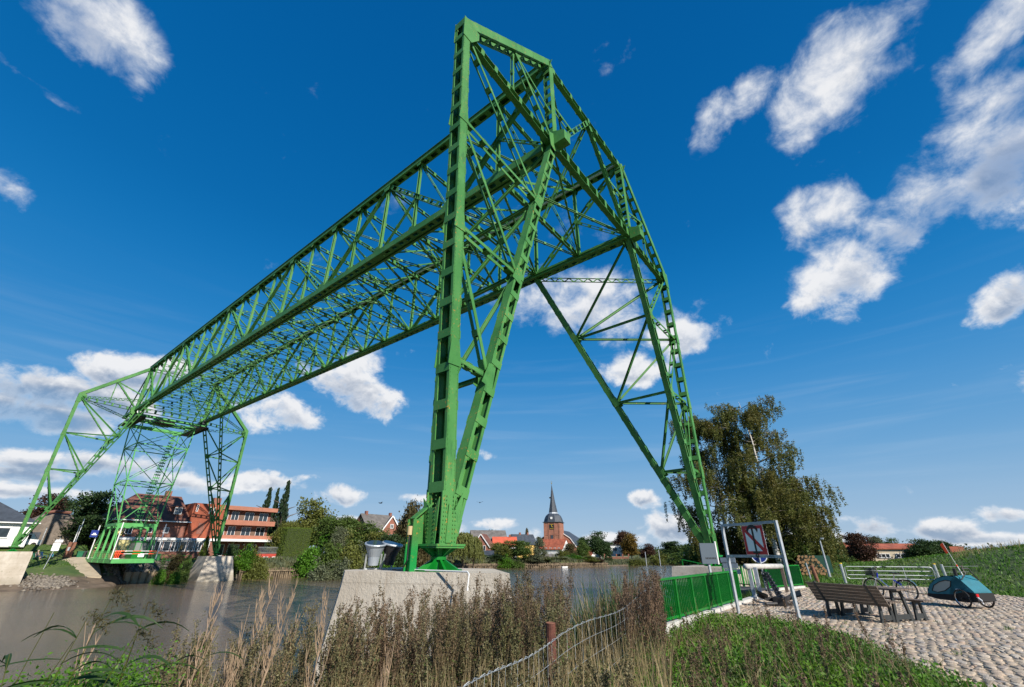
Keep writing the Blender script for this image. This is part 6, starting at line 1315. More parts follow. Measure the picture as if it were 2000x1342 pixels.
def trunk_mesh(seed, full=False):
    rs = np.random.RandomState(seed); m = MB(); m.tube([(0, 0, -.05), (.01, 0, .3), (-.01, .01, .6), (0, 0, .9)], [.035, .026, .018, .006], 7)
    for i in range(9):
        a = rs.uniform(0, 6.28); z = rs.uniform(.25, .7); L = rs.uniform(.2, .38); m.tube([(0, 0, z), (math.cos(a) * L * .5, math.sin(a) * L * .5, z + L * .35), (math.cos(a) * L, math.sin(a) * L, z + L * .5)], [.013, .008, .003], 5)
    return mesh('trunk', m, M_BARK)
TM = [trunk_mesh(s) for s in (1, 2)]
def tree(label, kind, px_, D, ytop, wpx, m, cat='tree', i=0, z0=None, dep=None, name=None, group=None, zf=1.):
    P = gD(px_, 1088, D); zg = Hs(P.x, P.y) - .1 if z0 is None else z0
    K = D / FPX * 1.0; rt = math.sqrt((ray(px_, 1088).x ** 2 + ray(px_, 1088).y ** 2)); K = D / FPX / rt
    top = zpix(P, ytop); h = max(.6, (top - zg)); w_ = wpx * K * (1.0)
    o = thing(name or ({'shrub': 'shrub', 'conifer': 'conifer', 'hedge': 'clipped_hedge', 'willow': 'willow_tree'}.get(kind, 'broadleaf_tree')), label, cat, (P.x, P.y, zg), RN.uniform(0, 6.28) if kind != 'hedge' else 0, group)
    lst = CR[kind]; c = link('crown', lst[i % len(lst)], o); set_mat_obj(c, m)
    lo = 0 if kind in ('shrub', 'hedge', 'conifer') else .10
    c.location.z = h * lo; c.scale = (w_ * 1.08, (dep or w_ * 1.08), h * (1 - lo) * (1.03 if kind in ('broad', 'shrub') else 1))
    if kind not in ('shrub', 'hedge'): t = link('trunk', TM[i % 2], o); t.scale = (h * .8 if kind != 'column' else h * .5,) * 2 + (h,)
    return o
TL = [
 ('copper-brown broad tree behind the thatched house', 'broad', 52, 140, 966, 80, L_COP, 0), ('dark green tree top behind the copper-brown tree at the left', 'broad', 72, 150, 970, 60, L_DRK, 1),
 ('tall dark green tree with a rounded leaning crown beside the flagpoles', 'broad', 146, 118, 963, 95, L_DRK, 2), ('low spreading dark tree filling the gap below the tall dark tree', 'broad', 158, 112, 1010, 90, L_DRK, 3), ('dark bushy tree between the tall dark tree and the hotel', 'broad', 205, 124, 992, 60, L_MID, 1),
 ('slim dark fir behind the hotel wing, left of three', 'conifer', 498, 150, 957, 40, L_CON, 0), ('slim dark fir behind the hotel wing, shortest middle one', 'conifer', 515, 155, 958, 34, L_CON, 1), ('slim dark fir behind the hotel wing, tallest right one', 'conifer', 533, 150, 944, 44, L_CON, 0),
 ('large yellow-green tree rising behind the clipped hedge', 'broad', 590, 128, 975, 85, L_YEL, 0), ('pale green tree between the hotel wing and the hedge', 'broad', 545, 116, 1022, 44, L_YEL, 3), ('ragged green tree right of the hedge top', 'broad', 628, 122, 1010, 60, L_MID, 2),
 ('green tree left of the silvery bush', 'broad', 665, 118, 1012, 64, L_MID, 3), ('silvery grey bush among the green shrubs', 'broad', 655, 108, 1030, 36, L_SIL, 1), ('broad green tree in front of the grey-roofed house', 'broad', 705, 118, 1020, 84, L_MID, 0),
 ('light yellow-green tree below the grey-roofed house', 'broad', 738, 112, 1042, 60, L_YEL, 2), ('tall brownish green birch-like tree left of the near leg', 'broad', 797, 108, 982, 62, L_BRUSH, 1), ('dark brown-green tree just left of the near leg foot', 'broad', 822, 112, 1000, 55, L_BRUSH, 3), ('dark shrubby tree behind the floodlights', 'broad', 770, 104, 1045, 62, L_DRK, 2),
 ('weeping willow with pale hanging branches right of the near leg', 'willow', 905, 128, 1038, 62, L_WIL, 0), ('second weeping willow leaning over the water right of the first', 'willow', 925, 134, 1046, 40, L_WIL, 0),
 ('small dark tree rising behind the grey roofs', 'broad', 958, 235, 1036, 24, L_DRK, 1), ('tall thin tree behind the dark slate roof', 'column', 1030, 240, 1034, 13, L_BRUSH, 0), ('leafy tree between the gable house and the red roof', 'broad', 975, 160, 1062, 34, L_YEL, 3),
 ('yellow-green garden tree below the red roof', 'broad', 994, 152, 1056, 42, L_YEL, 0), ('round mid green garden tree below the yellow gable', 'broad', 1022, 150, 1057, 48, L_MID, 2), ('narrow dark tree left of the white house', 'column', 1054, 150, 1050, 30, L_SIL, 1),
 ('bare-looking brown shrub tree below the nave', 'broad', 1112, 178, 1062, 30, L_BRUSH, 2), ('bright green bush in front of the white house', 'shrub', 1100, 165, 1076, 36, L_YEL, 1), ('green tree right of the church nave', 'broad', 1137, 185, 1056, 34, L_MID, 1), ('dark tree top behind the church roof', 'broad', 1142, 250, 1051, 24, L_DRK, 3),
 ('big round dark green tree right of the church', 'broad', 1172, 190, 1038, 48, L_DRK, 0), ('lower dark tree right of the big round one', 'broad', 1190, 200, 1058, 30, L_DRK, 2), ('dark copper tree behind the ochre one', 'broad', 1218, 205, 1040, 36, L_COP, 3), ('ochre autumn tree standing at the bank', 'broad', 1234, 188, 1043, 40, L_OCH, 1),
 ('small dark cypress by the orange terrace', 'column', 1184, 172, 1084, 9, L_DRK, 0), ('second small cypress by the orange terrace', 'column', 1192, 172, 1082, 9, L_DRK, 1), ('dark red-brown tree right of the ochre tree', 'broad', 1268, 215, 1062, 34, L_COP, 0), ('wide round green tree on the far right bank', 'broad', 1312, 230, 1058, 50, L_DRK, 2),
 ('green tree just left of the right near leg', 'broad', 1352, 225, 1065, 48, L_MID, 3), ('low green bank tree below the round green one', 'shrub', 1285, 200, 1078, 48, L_YEL, 0), ('low green bank tree by the right near leg', 'shrub', 1325, 195, 1080, 54, L_MID, 1), ('green tree behind the right near leg foot', 'broad', 1392, 210, 1068, 50, L_MID, 0),
 ('dark purple-leaved tree right of the big birch', 'broad', 1688, 88, 1043, 62, L_COP, 2), ('dark tree at the right edge of the big birch', 'broad', 1640, 96, 1052, 50, L_DRK, 1), ('thin grey-green tree behind the cream hall', 'broad', 1722, 150, 1050, 34, L_SIL, 3), ('grey-green tree right of the cream hall', 'broad', 1752, 145, 1051, 34, L_MID, 0),
 ('flat-topped dark tree behind the dike', 'broad', 1802, 120, 1054, 62, L_DRK, 1), ('dark tree right behind the orange flag', 'broad', 1840, 125, 1058, 46, L_DRK, 3), ('small dark tree far right behind the dike', 'broad', 1872, 130, 1066, 30, L_MID, 2), 
]
for i, (lb, kd_, x, D, yt, wp, m, ci) in enumerate(TL): tree(lb, kd_, x, D, yt, wp, m, 'shrub' if kd_ == 'shrub' else 'tree', ci)
SH = [ (612, 100, 1052, 60, L_BRI, 'bright green shrub at the bank right of the hedge'), (648, 98, 1062, 55, L_MID, 'dark green shrub at the bank left of the birch sapling'), (684, 98, 1050, 52, L_YEL, 'yellow-green shrub at the bank below the grey-roofed house'), (718, 101, 1064, 50, L_SIL, 'greyish shrub hanging over the bank'),
 (748, 100, 1068, 44, L_BRI, 'bright green shrub beside the floodlights'), (790, 103, 1070, 40, L_DRK, 'dark green shrub left of the guard column'), (632, 88, 1092, 50, L_SIL, 'grey-green bush overhanging the water, left one'), (668, 90, 1094, 50, L_SIL, 'grey-green bush overhanging the water, right one'), (482, 97, 1068, 44, L_BRI, 'green bush below the hotel balconies, left one'), (508, 96, 1074, 40, L_YEL, 'yellowish bush below the hotel balconies, right one'), (452, 97, 1066, 30, L_DRK, 'dark bush right behind the far right leg foot'),
 (398, 97, 1062, 20, L_DRK, 'narrow dark cypress bush left of the far right leg'), (345, 96.3, 1066, 26, L_BRUSH, 'reddish climbing bush on the hotel front'), (368, 92, 1092, 22, L_MID, 'green bush on the embankment below the restaurant'), (325, 89, 1102, 22, L_BRI, 'low bright bush right of the gondola'), (352, 88.5, 1104, 22, L_BRI, 'low bright bush below the thin embankment railing'),
 (970, 148, 1084, 40, L_DRK, 'dark green clipped shrub row at the garden bank'), (990, 145, 1086, 30, L_BRI, 'bright green clipped shrub beside the white chairs'), (940, 152, 1080, 24, L_MID, 'green shrub above the white shed'), (1040, 150, 1084, 34, L_SIL, 'grey-green shrub below the narrow tree'), (1065, 152, 1090, 30, L_MID, 'green shrub at the pile wall below the white house'), (1122, 160, 1082, 34, L_BRI, 'bright green shrub right of the white house'),
 (1150, 162, 1086, 34, L_YEL, 'yellowish shrub left of the cypresses'), (1168, 165, 1090, 24, L_COP, 'reddish shrub left of the orange terrace'), (1245, 178, 1088, 36, L_YEL, 'pale shrub at the foot of the ochre tree'), (1285, 185, 1092, 40, L_YEL, 'low pale shrub at the far right bank'), (1360, 180, 1086, 50, L_YEL, 'bushy bank shrub behind the info board'), (1008, 146, 1090, 40, L_MID, 'low mid green shrub at the water below the round tree'), (1088, 155, 1092, 40, L_YEL, 'low light green shrub at the bank below the church'),
 (1642, 72, 1080, 36, L_MID, 'bush with yellowing leaves at the foot of the big birch right side'), (1655, 95, 1086, 40, L_BRI, 'green bush behind the wood pile')]
for i, (x, D, yt, wp, m, lb) in enumerate(SH): tree(lb, 'shrub', x, D, yt, wp, m, 'shrub', i)
# clipped cypress hedge block
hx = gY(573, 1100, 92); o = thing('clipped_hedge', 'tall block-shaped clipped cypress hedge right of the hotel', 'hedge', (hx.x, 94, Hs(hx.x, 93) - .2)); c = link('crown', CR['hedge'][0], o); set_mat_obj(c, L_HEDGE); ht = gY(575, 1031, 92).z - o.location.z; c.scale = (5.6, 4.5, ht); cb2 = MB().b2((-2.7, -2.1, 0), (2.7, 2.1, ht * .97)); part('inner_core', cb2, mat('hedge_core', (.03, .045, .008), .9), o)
c2 = tree('narrow cypress cone against the hotel restaurant wall', 'column', 395, 96.5, 1050, 16, L_HEDGE, 'tree', 0)
# grass and reed fringe along the far bank, distant treeline
rs = np.random.RandomState(21)
def tufts(name, pts, hgt, n, m, wdt=.02, lean=.35, seed=1, k=4, zoff=0., curve=.5, group=None):
    """n blades around given base points"""
    rs = np.random.RandomState(seed); B = pts; N = len(B); h = hgt * rs.uniform(.45, 1.15, N) if np.isscalar(hgt) else hgt * rs.uniform(.5, 1.1, N); a = rs.uniform(0, 6.283, N); ln = lean * rs.uniform(.1, 1.2, N)
    t = np.linspace(0, 1, k); d = np.stack([np.cos(a), np.sin(a)], 1)
    path = np.zeros((N, k, 3)); path[:, :, 0] = B[:, None, 0] + d[:, None, 0] * (ln * h)[:, None] * (t ** 1.8)[None]; path[:, :, 1] = B[:, None, 1] + d[:, None, 1] * (ln * h)[:, None] * (t ** 1.8)[None]
    path[:, :, 2] = B[:, None, 2] + zoff + h[:, None] * (t - curve * ln[:, None] * .5 * t ** 3)
    wd_ = np.ones((N, k)) * wdt * rs.uniform(.6, 1.3, N)[:, None] * np.clip(1.15 - t ** 1.5, .12, 1)[None]
    V, Q = strips(path, wd_, rs); vv = np.repeat(np.clip(.5 + .3 * rs.normal(size=N), 0, 1), k - 1)
    o = link(name, npmesh(name, V, Q, m, v=vv)); o['kind'] = 'stuff'; return o
def scatter(n, xr, yr, fn=None, seed=3):
    rs = np.random.RandomState(seed); x = rs.uniform(*xr, n); y = rs.uniform(*yr, n)
    if fn is not None: k = fn(x, y, rs); x, y = x[k], y[k]
    return np.stack([x, y, H(x, y)], 1)
# far-bank fringe
xs = np.concatenate([rs.uniform(-1, 60, 9000), rs.uniform(60, 180, 16000)]); df = np.abs(rs.normal(size=len(xs))) * 2.2 + .7; ys = np.interp(xs, FBp[:, 0], FBp[:, 1]) + df; keep = ~((xs > -1) & (xs < 17) & (df < 5)); xs, ys = xs[keep], ys[keep]
tufts('bank_grass', np.stack([xs, ys, H(xs, ys)], 1), .8, 0, L_SIL, .22, .5, 31)
xs = rs.uniform(-16, 45, 14000); ys = 86 + rs.uniform(0, 14, 14000); tufts('lawn_grass', np.stack([xs, ys, H(xs, ys)], 1), .16, 0, L_GRS, .10, .5, 32)
# distant wood line right round the horizon
rs = np.random.RandomState(8); PT = []
for a in np.arange(-170, 190, .5):
    D = rs.uniform(420, 620); x, y = CAM.x + D * math.sin(R(a)), CAM.y + D * math.cos(R(a)); hh = rs.uniform(6, 11); k = 170; PT.append(np.stack([x + rs.normal(size=k) * 4, y + rs.normal(size=k) * 4, -2 + np.abs(rs.uniform(-1, 1, k) + rs.uniform(-.4, .4, k)) * hh * .72], 1))
P = np.concatenate(PT); V, Q = leaves(P, 2.0, rs, .2); o = link('distant_wood', npmesh('distant_wood', V, Q, L_DRK, v=rs.uniform(0, 1, len(Q)))); o['kind'] = 'stuff'

# ------------------------------------------------------------------ the big birch (two trunks side by side) beside the paving
M_BIRL = mat('birch_limb_bark', (.17, .15, .13), .9, var=.5, vscale=2)
def birch(label, base, H_, spread, seed, nst, trunkr, lean=(0, 0)):
    rs = np.random.RandomState(seed); o = thing('birch_tree', label, 'tree', base); tm = MB(); segs = []
    tr_ = [(lean[0] * t * H_ + .25 * math.sin(t * 5 + seed), lean[1] * t * H_ + .2 * math.sin(t * 7), t * H_ * .68 - .3) for t in np.linspace(0, 1, 9)]
    tm.tube(tr_, [trunkr * (1 - t) ** 1.2 + .012 for t in np.linspace(0, 1, 9)], 10); part('trunk', tm, M_BIR, o, smooth=True)
    L = []; lm_ = MB(); LT = np.array(tr_)
    for i in range(66):
        t = rs.uniform(.14, .99); p = LT[min(8, int(t * 8))] + (LT[min(8, int(t * 8) + 1)] - LT[min(8, int(t * 8))]) * (t * 8 % 1); a = rs.uniform(0, 6.28)
        prof = (1.0 - .55 * max(0, (t - .35) / .65) ** 1.6) * (.72 + .5 * min(t / .3, 1) * .5); Lb = spread * prof * rs.uniform(.55, 1.05); rise = rs.uniform(.15, .5) * (1.5 if t > .7 else 1)
        d = np.array([math.cos(a), math.sin(a)]); c = [p + np.array([d[0] * Lb * u, d[1] * Lb * u, Lb * rise * (u - .55 * u ** 2.4)]) + (rs.normal(size=3) * .10 if 0 < u < 1 else 0) for u in np.linspace(0, 1, 6)]
        lm_.tube([tuple(q) for q in c], [max(.01, trunkr * .26 * (1 - .9 * u) * (1.1 - t * .6)) for u in np.linspace(0, 1, 6)], 5, cap=False); C = np.array(c)
        for j in range(rs.randint(14, 22)):       # hanging strands
            u = rs.uniform(.22, 1) ** .75 * 4.99; k = int(u); q = C[k] + (C[k + 1] - C[k]) * (u - k) + rs.normal(size=3) * [.3, .3, .16]; Ls = rs.uniform(.6, 2.3) * (1.15 - .4 * t); n = int(Ls * nst) + 6; tt = rs.uniform(0, 1, n)
            dr = rs.normal(size=2) * .16; L.append(np.stack([q[0] + dr[0] * tt * Ls, q[1] + dr[1] * tt * Ls, q[2] + .12 - tt * Ls], 1) + rs.normal(size=(n, 3)) * [.10, .10, .05] * (1 - .35 * tt[:, None]))
    part('limbs', lm_, M_BIRL, o); P = np.concatenate(L); P = P[P[:, 2] > .5]
    cl = np.clip(.5 + .25 * rs.normal(size=len(P)) + .2 * np.sin(P[:, 0] * 2.1) * np.cos(P[:, 2] * 1.7), 0, 1); V, Q = leaves(P, .14, rs, 0, asp=.66)
    link('crown', npmesh('crown', V, Q, L_BIR, v=cl), o); print('birch leaves', len(P)); return o
bb = gz(1515, 1121); birch('big spreading silver birch with hanging branches behind the anchor sign', (bb.x + 3.0, bb.y - .1, -.1), 23.2, 6.4, 3, 52, .27, (-.02, .01))
b2 = gz(1440, 1121); birch('darker birch with a white leaning limb joined to the big one at its left', (b2.x + 4.5, b2.y + 1.2, -.1), 21.4, 6.4, 6, 52, .22, (.01, .02))
b3 = gz(1562, 1121); birch('lower drooping birch at the right side of the group', (b3.x + 6, b3.y + .6, -.1), 12.0, 4.0, 9, 52, .15, (-.02, -.02))
uc = [(1360, 50, 1035, 90, L_MID, 'dense green bush under the birches, left'), (1420, 48, 1040, 95, L_BRUSH, 'brownish green bush under the birches behind the sign frame'), (1545, 50, 1045, 90, L_MID, 'green bush under the birches right of the sign frame'), (1480, 52, 1035, 100, L_DRK, 'dark bush filling the shade below the big birch'), (1580, 54, 1060, 50, L_YEL, 'yellowing bush right below the birches')]
for i, (x, D, yt, wp, m, lb) in enumerate(uc): tree(lb, 'shrub', x, D, yt, wp, m, 'shrub', i)

# ------------------------------------------------------------------ dike and meadow grass
sd = lambda x, y: (x - 8.4) * .5 + (y + 12.3) * -.866
def okm(x, y, rs): return np.array([not inside(a, b, PAVE) for a, b in zip(x, y)]) & (np.hypot(x - CAM.x, y - CAM.y) > 22)
P = scatter(95000, (5, 60), (-32, 4), lambda x, y, rs: okm(x, y, rs) & (rs.uniform(size=len(x)) < np.clip(30 / np.hypot(x - CAM.x, y - CAM.y), 0, 1) ** 1.3) & (y > -14 - (x - 5) * .62 * 0 - 12), 41)
tufts('dike_grass', P, .15, 0, L_GRD, .06, .8, 42, 3);
q = gz(1935, 1072, 1.9); P = np.array([[CAM.x + D * math.sin(a), CAM.y + D * math.cos(a)] for D, a in zip(rs.uniform(42, 56, 900), rs.uniform(R(93.5), R(100), 900))]); P = np.column_stack([P, H(P[:, 0], P[:, 1])]); tufts('tall_dry_grass', P, .45, 0, L_DRY, .02, .4, 44)

# ------------------------------------------------------------------ near herbs and grass left of the paving
def away(x, y): return np.hypot(x - CAM.x, y - CAM.y)
PIERP = [(-12.9, 2.2), (-12.2, 3.4), (-9.0, 3.4), (-7.8, -2.6), (-11.4, -3.1)]
def okn(x, y, rs): return np.array([not inside(a, b, PAVE) and not inside(a, b, PIERP) for a, b in zip(x, y)]) & (away(x, y) > 2.2) & (y < np.interp(x, NBp[:, 0], NBp[:, 1]) + .3)
P = scatter(150000, (-21, -5.4), (-13, 3.5), lambda x, y, rs: okn(x, y, rs) & (rs.uniform(size=len(x)) < np.clip(6.5 / away(x, y), 0, 1)), 51)
tufts('herb_grass', P, .27, 0, L_GRS, .010, .75, 52, 4)
def rosette(name, P, size, m, seed, per=7, hgt=.3):
    rs = np.random.RandomState(seed); n = len(P); Q_ = np.repeat(P, per, 0) + rs.normal(size=(n * per, 3)) * [.07, .07, .0]; Q_[:, 2] += rs.uniform(.03, hgt, n * per); V, Q = leaves(Q_, size, rs, .3, .55); o = link(name, npmesh(name, V, Q, m, v=np.clip(.5 + .3 * rs.normal(size=len(Q)), 0, 1))); o['kind'] = 'stuff'; return o
P = scatter(15000, (-20, -5.4), (-12, 3), lambda x, y, rs: okn(x, y, rs) & (rs.uniform(size=len(x)) < np.clip(6 / away(x, y), 0, 1)), 53); rosette('herb_leaves', P, .052, L_HERB, 54, 8, .34)
P = scatter(20000, (-14, -5.4), (-12, -3.9), lambda x, y, rs: okn(x, y, rs) & (np.sin(x * 1.9 + 2 * np.sin(y)) * np.cos(y * 2.3) > -.2), 55); rosette('herb_leaves', P, .06, L_BRI, 56, 6, .32)
P = scatter(26000, (-20, -5.6), (-12, 3), lambda x, y, rs: okn(x, y, rs) & (rs.uniform(size=len(x)) < .5), 57); tufts('dry_grass', P, .62, 0, L_DRY, .006, .65, 58, 5)
# east slope between railing and water
P = scatter(24000, (-8, 16), (-4.1, 3.2), lambda x, y, rs: ~((x > 8.6) & (x < 14) & (np.abs(y) < 2.2)) & np.array([not inside(a, b, PAVE) for a, b in zip(x, y)]), 59); tufts('bank_grass', P, .5, 0, L_HERB, .02, .5, 60); P = scatter(3500, (-8, 20), (-2.5, 3.4), None, 61); tufts('reed_bed', P, 1.5, 0, L_REED, .03, .3, 62, 5)
# weeds in the paving joints along its grassy edge
EDG = [(-5.9, -4.5), (-5.65, -6.2), (-6.35, -7.15), (-8.35, -8.15), (-10.4, -9.0), (-12.6, -10.1)]; A = []; rs = np.random.RandomState(63)
for (a, b) in zip(EDG[:-1], EDG[1:]):
    for i in range(500): u = rs.uniform(); A.append((a[0] + (b[0] - a[0]) * u + abs(rs.normal()) * .22, a[1] + (b[1] - a[1]) * u - abs(rs.normal()) * .05 + rs.normal() * .05, -.01))
for i in range(70):
    x, y = rs.uniform(-9, 8), rs.uniform(-11, -4.6)
    if inside(x, y, PAVE): A += [(x + rs.normal() * .05, y + rs.normal() * .05, -.01) for _ in range(12)]
tufts('joint_weeds', np.array(A), .10, 0, L_GRS, .008, .8, 64)
# mugwort: tall dry panicles
def mugwort_parts(rs, base, h, dens=1., dark=0):
    Vs = []; st = []
    ln = rs.normal(size=2) * .08; t = np.linspace(0, 1, 6); path = np.stack([base[0] + ln[0] * t ** 2 * h, base[1] + ln[1] * t ** 2 * h, base[2] + h * t], 1); st.append((path, .008))
    nb = int(rs.randint(20, 30) * dens); P = []
    for i in range(nb):
        u = rs.uniform(.30, .97); p = np.array([np.interp(u, t, path[:, j]) for j in range(3)]); a = rs.uniform(0, 6.28); L = h * rs.uniform(.10, .22) * (1.15 - u * .75); k = 4; s = np.linspace(0, 1, k)
        br_ = p + np.stack([np.cos(a) * L * .42 * s, np.sin(a) * L * .42 * s, L * s], 1); st.append((np.concatenate([br_, br_[-1:], br_[-1:]]), .0035)); n = int(12 * L / .12) + 5; q = rs.uniform(.1, 1.05, n); P.append(p + np.stack([np.cos(a) * L * .42 * q, np.sin(a) * L * .42 * q, L * q], 1) + rs.normal(size=(n, 3)) * .011)
    n = 16; q = rs.uniform(.8, 1.02, n); P.append(np.stack([np.interp(q, t, path[:, j]) for j in range(3)], 1) + rs.normal(size=(n, 3)) * .012)
    n = int(rs.randint(15, 30)); q = rs.uniform(.08, .6, n); lf = np.stack([np.interp(q, t, path[:, j]) for j in range(3)], 1) + rs.normal(size=(n, 3)) * [.07, .07, .02]
    return st, np.concatenate(P), lf
def mugwort(name, pts, hs, seed, m1=None, dens=1.):
    rs = np.random.RandomState(seed); S = []; W_ = []; SP = []; LF = []; sv = []
    for (b, h) in zip(pts, hs):
        st, P, lf = mugwort_parts(rs, b, h, dens); c = rs.uniform(0, 1)
        for pth_, w_ in st: S.append(pth_); W_.append(w_); sv.append(c)
        SP.append(P); LF.append(lf)
    S = np.array(S); Wd = np.array(W_)[:, None] * np.linspace(1, .4, 6)[None]; V1, Q1 = strips(S, Wd, rs); o = link(name + '_stems', npmesh(name + '_stems', V1, Q1, L_STEM, v=np.repeat(sv, 5))); o['kind'] = 'stuff'
    P = np.concatenate(SP); V2, Q2 = leaves(P, .024, rs, 0, .6); o = link(name + '_seed_heads', npmesh(name + '_seed_heads', V2, Q2, m1 or L_MUG, v=np.clip(.5 + .35 * rs.normal(size=len(P)), 0, 1))); o['kind'] = 'stuff'
    P = np.concatenate(LF); V3, Q3 = leaves(P, .05, rs, 0, .4); o = link(name + '_leaves', npmesh(name + '_leaves', V3, Q3, L_HERB, v=rs.uniform(0, 1, len(P)))); o['kind'] = 'stuff'
def place(n, seed, pxr, Dr, fn=None):
    rs = np.random.RandomState(seed); out = []
    while len(out) < n:
        x = rs.uniform(*pxr); D = rs.uniform(*Dr) if not callable(Dr) else Dr(x, rs); P = gD(x, 1250, D)
        if inside(P.x, P.y, PAVE) or inside(P.x, P.y, PIERP) or P.y > np.interp(P.x, NBp[:, 0], NBp[:, 1]) - .1: continue
        out.append((P.x, P.y, Hs(P.x, P.y)))
    return out
rs = np.random.RandomState(77)
A = place(130, 70, (640, 1105), (6.4, 9.5)); mugwort('mugwort', A, [1.15 + .5 * rs.uniform() for a in A], 66, L_MUG2)
A = place(230, 71, (640, 1105), (6.6, 10.2)); mugwort('mugwort', A, [1.25 + .55 * rs.uniform() + .012 * max(0, a[0] + 13) for a in A], 72)
A = place(170, 73, (330, 690), (6.2, 9.8)); mugwort('mugwort', A, [1.2 + .5 * rs.uniform() for a in A], 74, L_MUG2)
A = place(60, 69, (830, 1110), (8.5, 11)); mugwort('mugwort', A, [1.5 + .5 * rs.uniform() for a in A], 68)
A = place(75, 75, (1215, 1300), (8.5, 12.0)); mugwort('mugwort', A, [1.2 + .5 * rs.uniform() for a in A], 76)
A = place(55, 79, (1105, 1240), (11.5, 14)); mugwort('mugwort', A, [.9 + .5 * rs.uniform() for a in A], 80)
A = place(110, 77, (330, 1240), (4.2, 6.6)); mugwort('mugwort', A, [.55 + .4 * rs.uniform() for a in A], 78, L_MUG2)
A = place(75, 81, (1290, 1760), (5.5, 13)); mugwort('mugwort', A, [.40 + .45 * rs.uniform() for a in A], 82, dens=.7)
# straw stalks
A = np.array(place(2600, 83, (560, 1300), (4.0, 9.5))); tufts('dry_stalks', A, .95, 0, L_DRY, .009, .28, 84, 5)
A = np.array(place(800, 85, (300, 700), (4.0, 9))); tufts('dry_stalks', A, .9, 0, L_STEM, .008, .35, 86, 5)
A = np.array(place(500, 87, (1080, 1260), (11, 15))); tufts('reed_bed', A, 1.75, 0, L_REED, .022, .3, 88, 6); A = np.array(place(260, 89, (1020, 1240), (10.5, 13))); tufts('dry_reed', A, 1.6, 0, L_DRY, .016, .35, 90, 6)
# ------------------------------------------------------------------ pale bare branched plants
def bare(label, x, ytop, D, seed, tilt=0.):
    P = gD(x, 1250, D); P.z = Hs(P.x, P.y); h = zpix(P, ytop) - P.z; rs = np.random.RandomState(seed); o = thing('bare_branched_plant', label, 'dead plant', P); m = MB(); rt = Vector((math.cos(YAW), -math.sin(YAW), 0))
    t = np.linspace(0, 1, 7); pt = [rt * (tilt * u * h) + Vector((.015 * math.sin(u * 9), .015 * math.cos(u * 7), u * h)) for u in t]; m.tube(pt, [.012 - .0105 * u for u in t], 5); part('stem', m, L_BARE, o)
    for i in range(17):
        u = rs.uniform(.32, .92); p = pt[int(u * 6)].lerp(pt[int(u * 6) + 1], u * 6 % 1); a = rs.uniform(0, 6.28); L = h * rs.uniform(.18, .36) * (1.25 - u); b = MB(); d = Vector((math.cos(a), math.sin(a), 0)) * .42
        q = [p + d * L * s - d * L * .35 * s * s + Vector((0, 0, L * (s ** 1.25))) for s in np.linspace(0, 1, 5)]; b.tube(q, [.0052, .0045, .0036, .0026, .0014], 4)
        for j in range(5):
            s = rs.uniform(.3, .95); r0 = q[int(s * 4)]; a2 = rs.uniform(0, 6.28); l2 = L * rs.uniform(.2, .42); b.tube([r0, r0 + Vector((math.cos(a2) * .16, math.sin(a2) * .16, .55)) * l2, r0 + Vector((math.cos(a2) * .26, math.sin(a2) * .26, 1.)) * l2], [.003, .0022, .0011], 3)
        part('twig', b, L_BARE, o)
for k, (x, yt, D, tl, lb) in enumerate(((392, 1148, 6.2, .02, 'pale bare plant with fine upright twigs left of the dry weed mass'), (470, 1116, 6.4, .12, 'tallest pale bare plant, wide fan of twigs above the river'), (500, 1122, 6.2, .16, 'pale bare plant leaning right beside the tallest one'), (455, 1180, 5.6, .05, 'shorter pale bare plant in front of the tall pair'), (543, 1180, 6.6, .10, 'thin bare plant between the tall pair and the concrete pier'), (624, 1150, 6.0, .01, 'straight pale bundle of bare twigs before the pier edge'), (262, 1212, 5.2, -.28, 'small bare plant leaning left above the green bush'), (745, 1240, 4.8, .1, 'single slanting pale stalk before the pier'))): bare(lb, x, yt, D, 100 + k, tl)
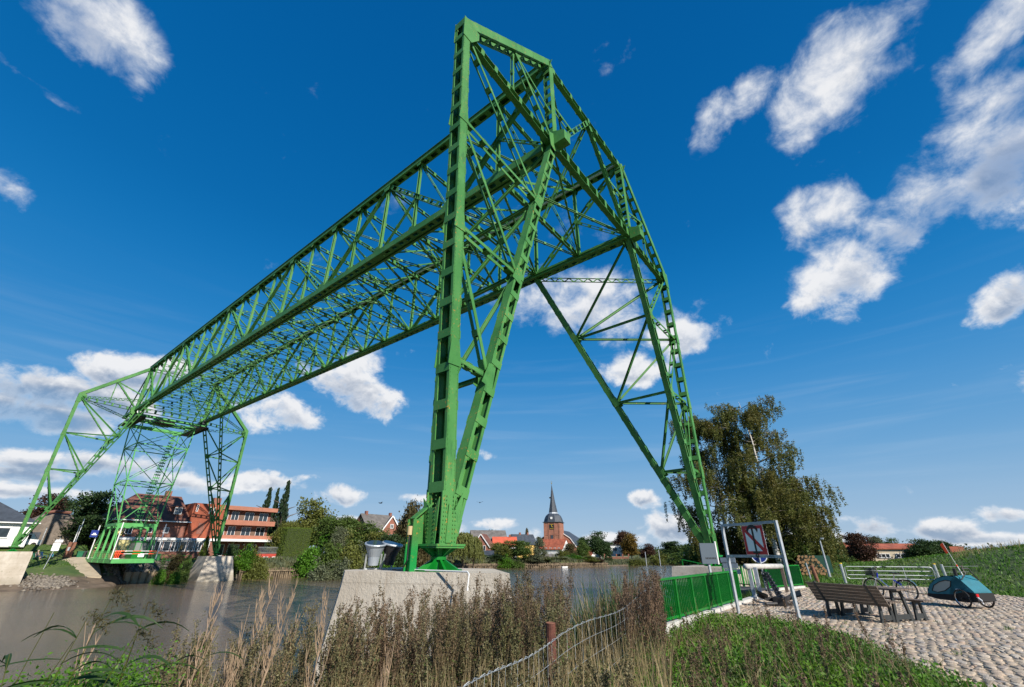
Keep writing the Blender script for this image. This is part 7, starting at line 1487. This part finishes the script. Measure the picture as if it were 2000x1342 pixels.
# ------------------------------------------------------------------ reeds lower left
def reed(label, x, ytop, D, seed, plume=True, tilt=.1, n=7):
    P = gD(x, 1300, D); P.z = Hs(P.x, P.y); h = zpix(P, ytop) - P.z; rs = np.random.RandomState(seed); o = thing('reed_plant', label, 'reed', P); rt = Vector((math.cos(YAW), -math.sin(YAW), 0)); m = MB()
    pt = [rt * (tilt * u * u * h) + Vector((0, 0, u * h * (1 - .03 * u))) for u in np.linspace(0, 1, 7)]; m.tube(pt, [.006 - .004 * u for u in np.linspace(0, 1, 7)], 5); part('stalk', m, L_YEL, o)
    for i in range(n):
        u = rs.uniform(.25, .97); p = pt[min(5, int(u * 6))].lerp(pt[min(5, int(u * 6)) + 1], u * 6 % 1); sgn_ = rs.choice([-1, 1]); d = (rt * sgn_ * rs.uniform(.6, 1) + Vector((rs.normal() * .3, rs.normal() * .3, 0))).normalized(); L = rs.uniform(.26, .46); rise = rs.uniform(.1, .9); k = 7
        c = [p + d * L * s + Vector((0, 0, L * (rise * s - (rise + .25) * .75 * s * s))) for s in np.linspace(0, 1, k)]; wv_ = [.004, .016, .021, .020, .016, .010, .001]; nn_ = Vector((0, 0, 1)).cross(d); tw = rs.uniform(-.8, .8); nn_ = (nn_ * math.cos(tw) + Vector((0, 0, 1)) * math.sin(tw)); lf = MB()
        lf.v = [tuple(q + nn_ * w2 * e * .62 + Vector((0, 0, .004 * abs(e)))) for q, w2 in zip(c, wv_) for e in (-1, 0, 1)]; lf.f = [(3 * j + e, 3 * j + e + 1, 3 * j + e + 4, 3 * j + e + 3) for j in range(k - 1) for e in (0, 1)]; part('leaf', lf, L_REED, o)
    if plume:
        n_ = 150; q = rs.uniform(0, 1, n_); tp2 = pt[-1]; PP_ = np.array(tp2) + np.stack([np.array(rt)[0] * .16 * q * np.sign(tilt or 1), np.array(rt)[1] * .16 * q * np.sign(tilt or 1), -.10 * q ** 2 + .02], 1) + rs.normal(size=(n_, 3)) * [.018, .018, .022]; V, Q = leaves(PP_, .028, rs, 0, .25); link('plume', npmesh('plume', V, Q, L_BRUSH, v=rs.uniform(0, 1, n_)), o)['kind'] = 'stuff'
RD = [(30, 1235, 4.6, .2, False, 'reed with dark arching leaves at the lower left corner'), (75, 1190, 4.4, .12, True, 'reed with a long blade crossing the water, second from the left edge'), (118, 1150, 4.5, .10, True, 'tall reed with brown plume below the far mud flat'), (150, 1215, 4.2, .2, False, 'short reed with dark leaves right of the tall plumed one'), (232, 1175, 4.5, .04, True, 'straight reed with broad leaves right of the brown plume'), (60, 1260, 4.0, -.1, False, 'low reed hugging the left edge'), (240, 1225, 4.8, .02, True, 'thin reed with a drooping plume above the green bush'), (340, 1225, 4.6, .18, False, 'slender reed stalk in front of the open water'), (300, 1275, 4.4, .15, False, 'short reed between the bush and the bare plant'), (180, 1290, 3.9, .3, False, 'low reed leaning over the green bush'), (15, 1180, 5.0, .1, False, 'reed cut by the left picture edge'), (1225, 1150, 11.0, .1, False, 'reed beside the end of the long railing')]
for k, (x, yt, D, tl, plm, lb) in enumerate(RD): reed(lb, x, yt, D, 200 + k, plm, tl, 9)
# green leafy bramble low left
rs = np.random.RandomState(91); A = []
for i in range(26):
    P = gD(rs.uniform(60, 340), 1320, rs.uniform(4.3, 6.0)); c = np.array([P.x, P.y, CAM.z - (P - CAM).xy.length * rs.uniform(.165, .26)]); A.append(c + rs.normal(size=(520, 3)) * [.17, .17, .09])
for i in range(10):
    P = gD(rs.uniform(-40, 90), 1330, rs.uniform(4.3, 6)); c = np.array([P.x, P.y, CAM.z - (P - CAM).xy.length * rs.uniform(.19, .27)]); A.append(c + rs.normal(size=(300, 3)) * [.15, .15, .08])
P = np.concatenate(A); V, Q = leaves(P, .034, rs, .3, .5); P0 = P.mean(0); V = V - P0; o = link('leafy_bush', npmesh('crown', V, Q, L_BRI, v=np.clip(.5 + .3 * rs.normal(size=len(P)), 0, 1)), None, tuple(P0)); tag(o, 'bright green leafy bush in the lower left corner under the reeds', 'bush')
sc.render.film_transparent = False
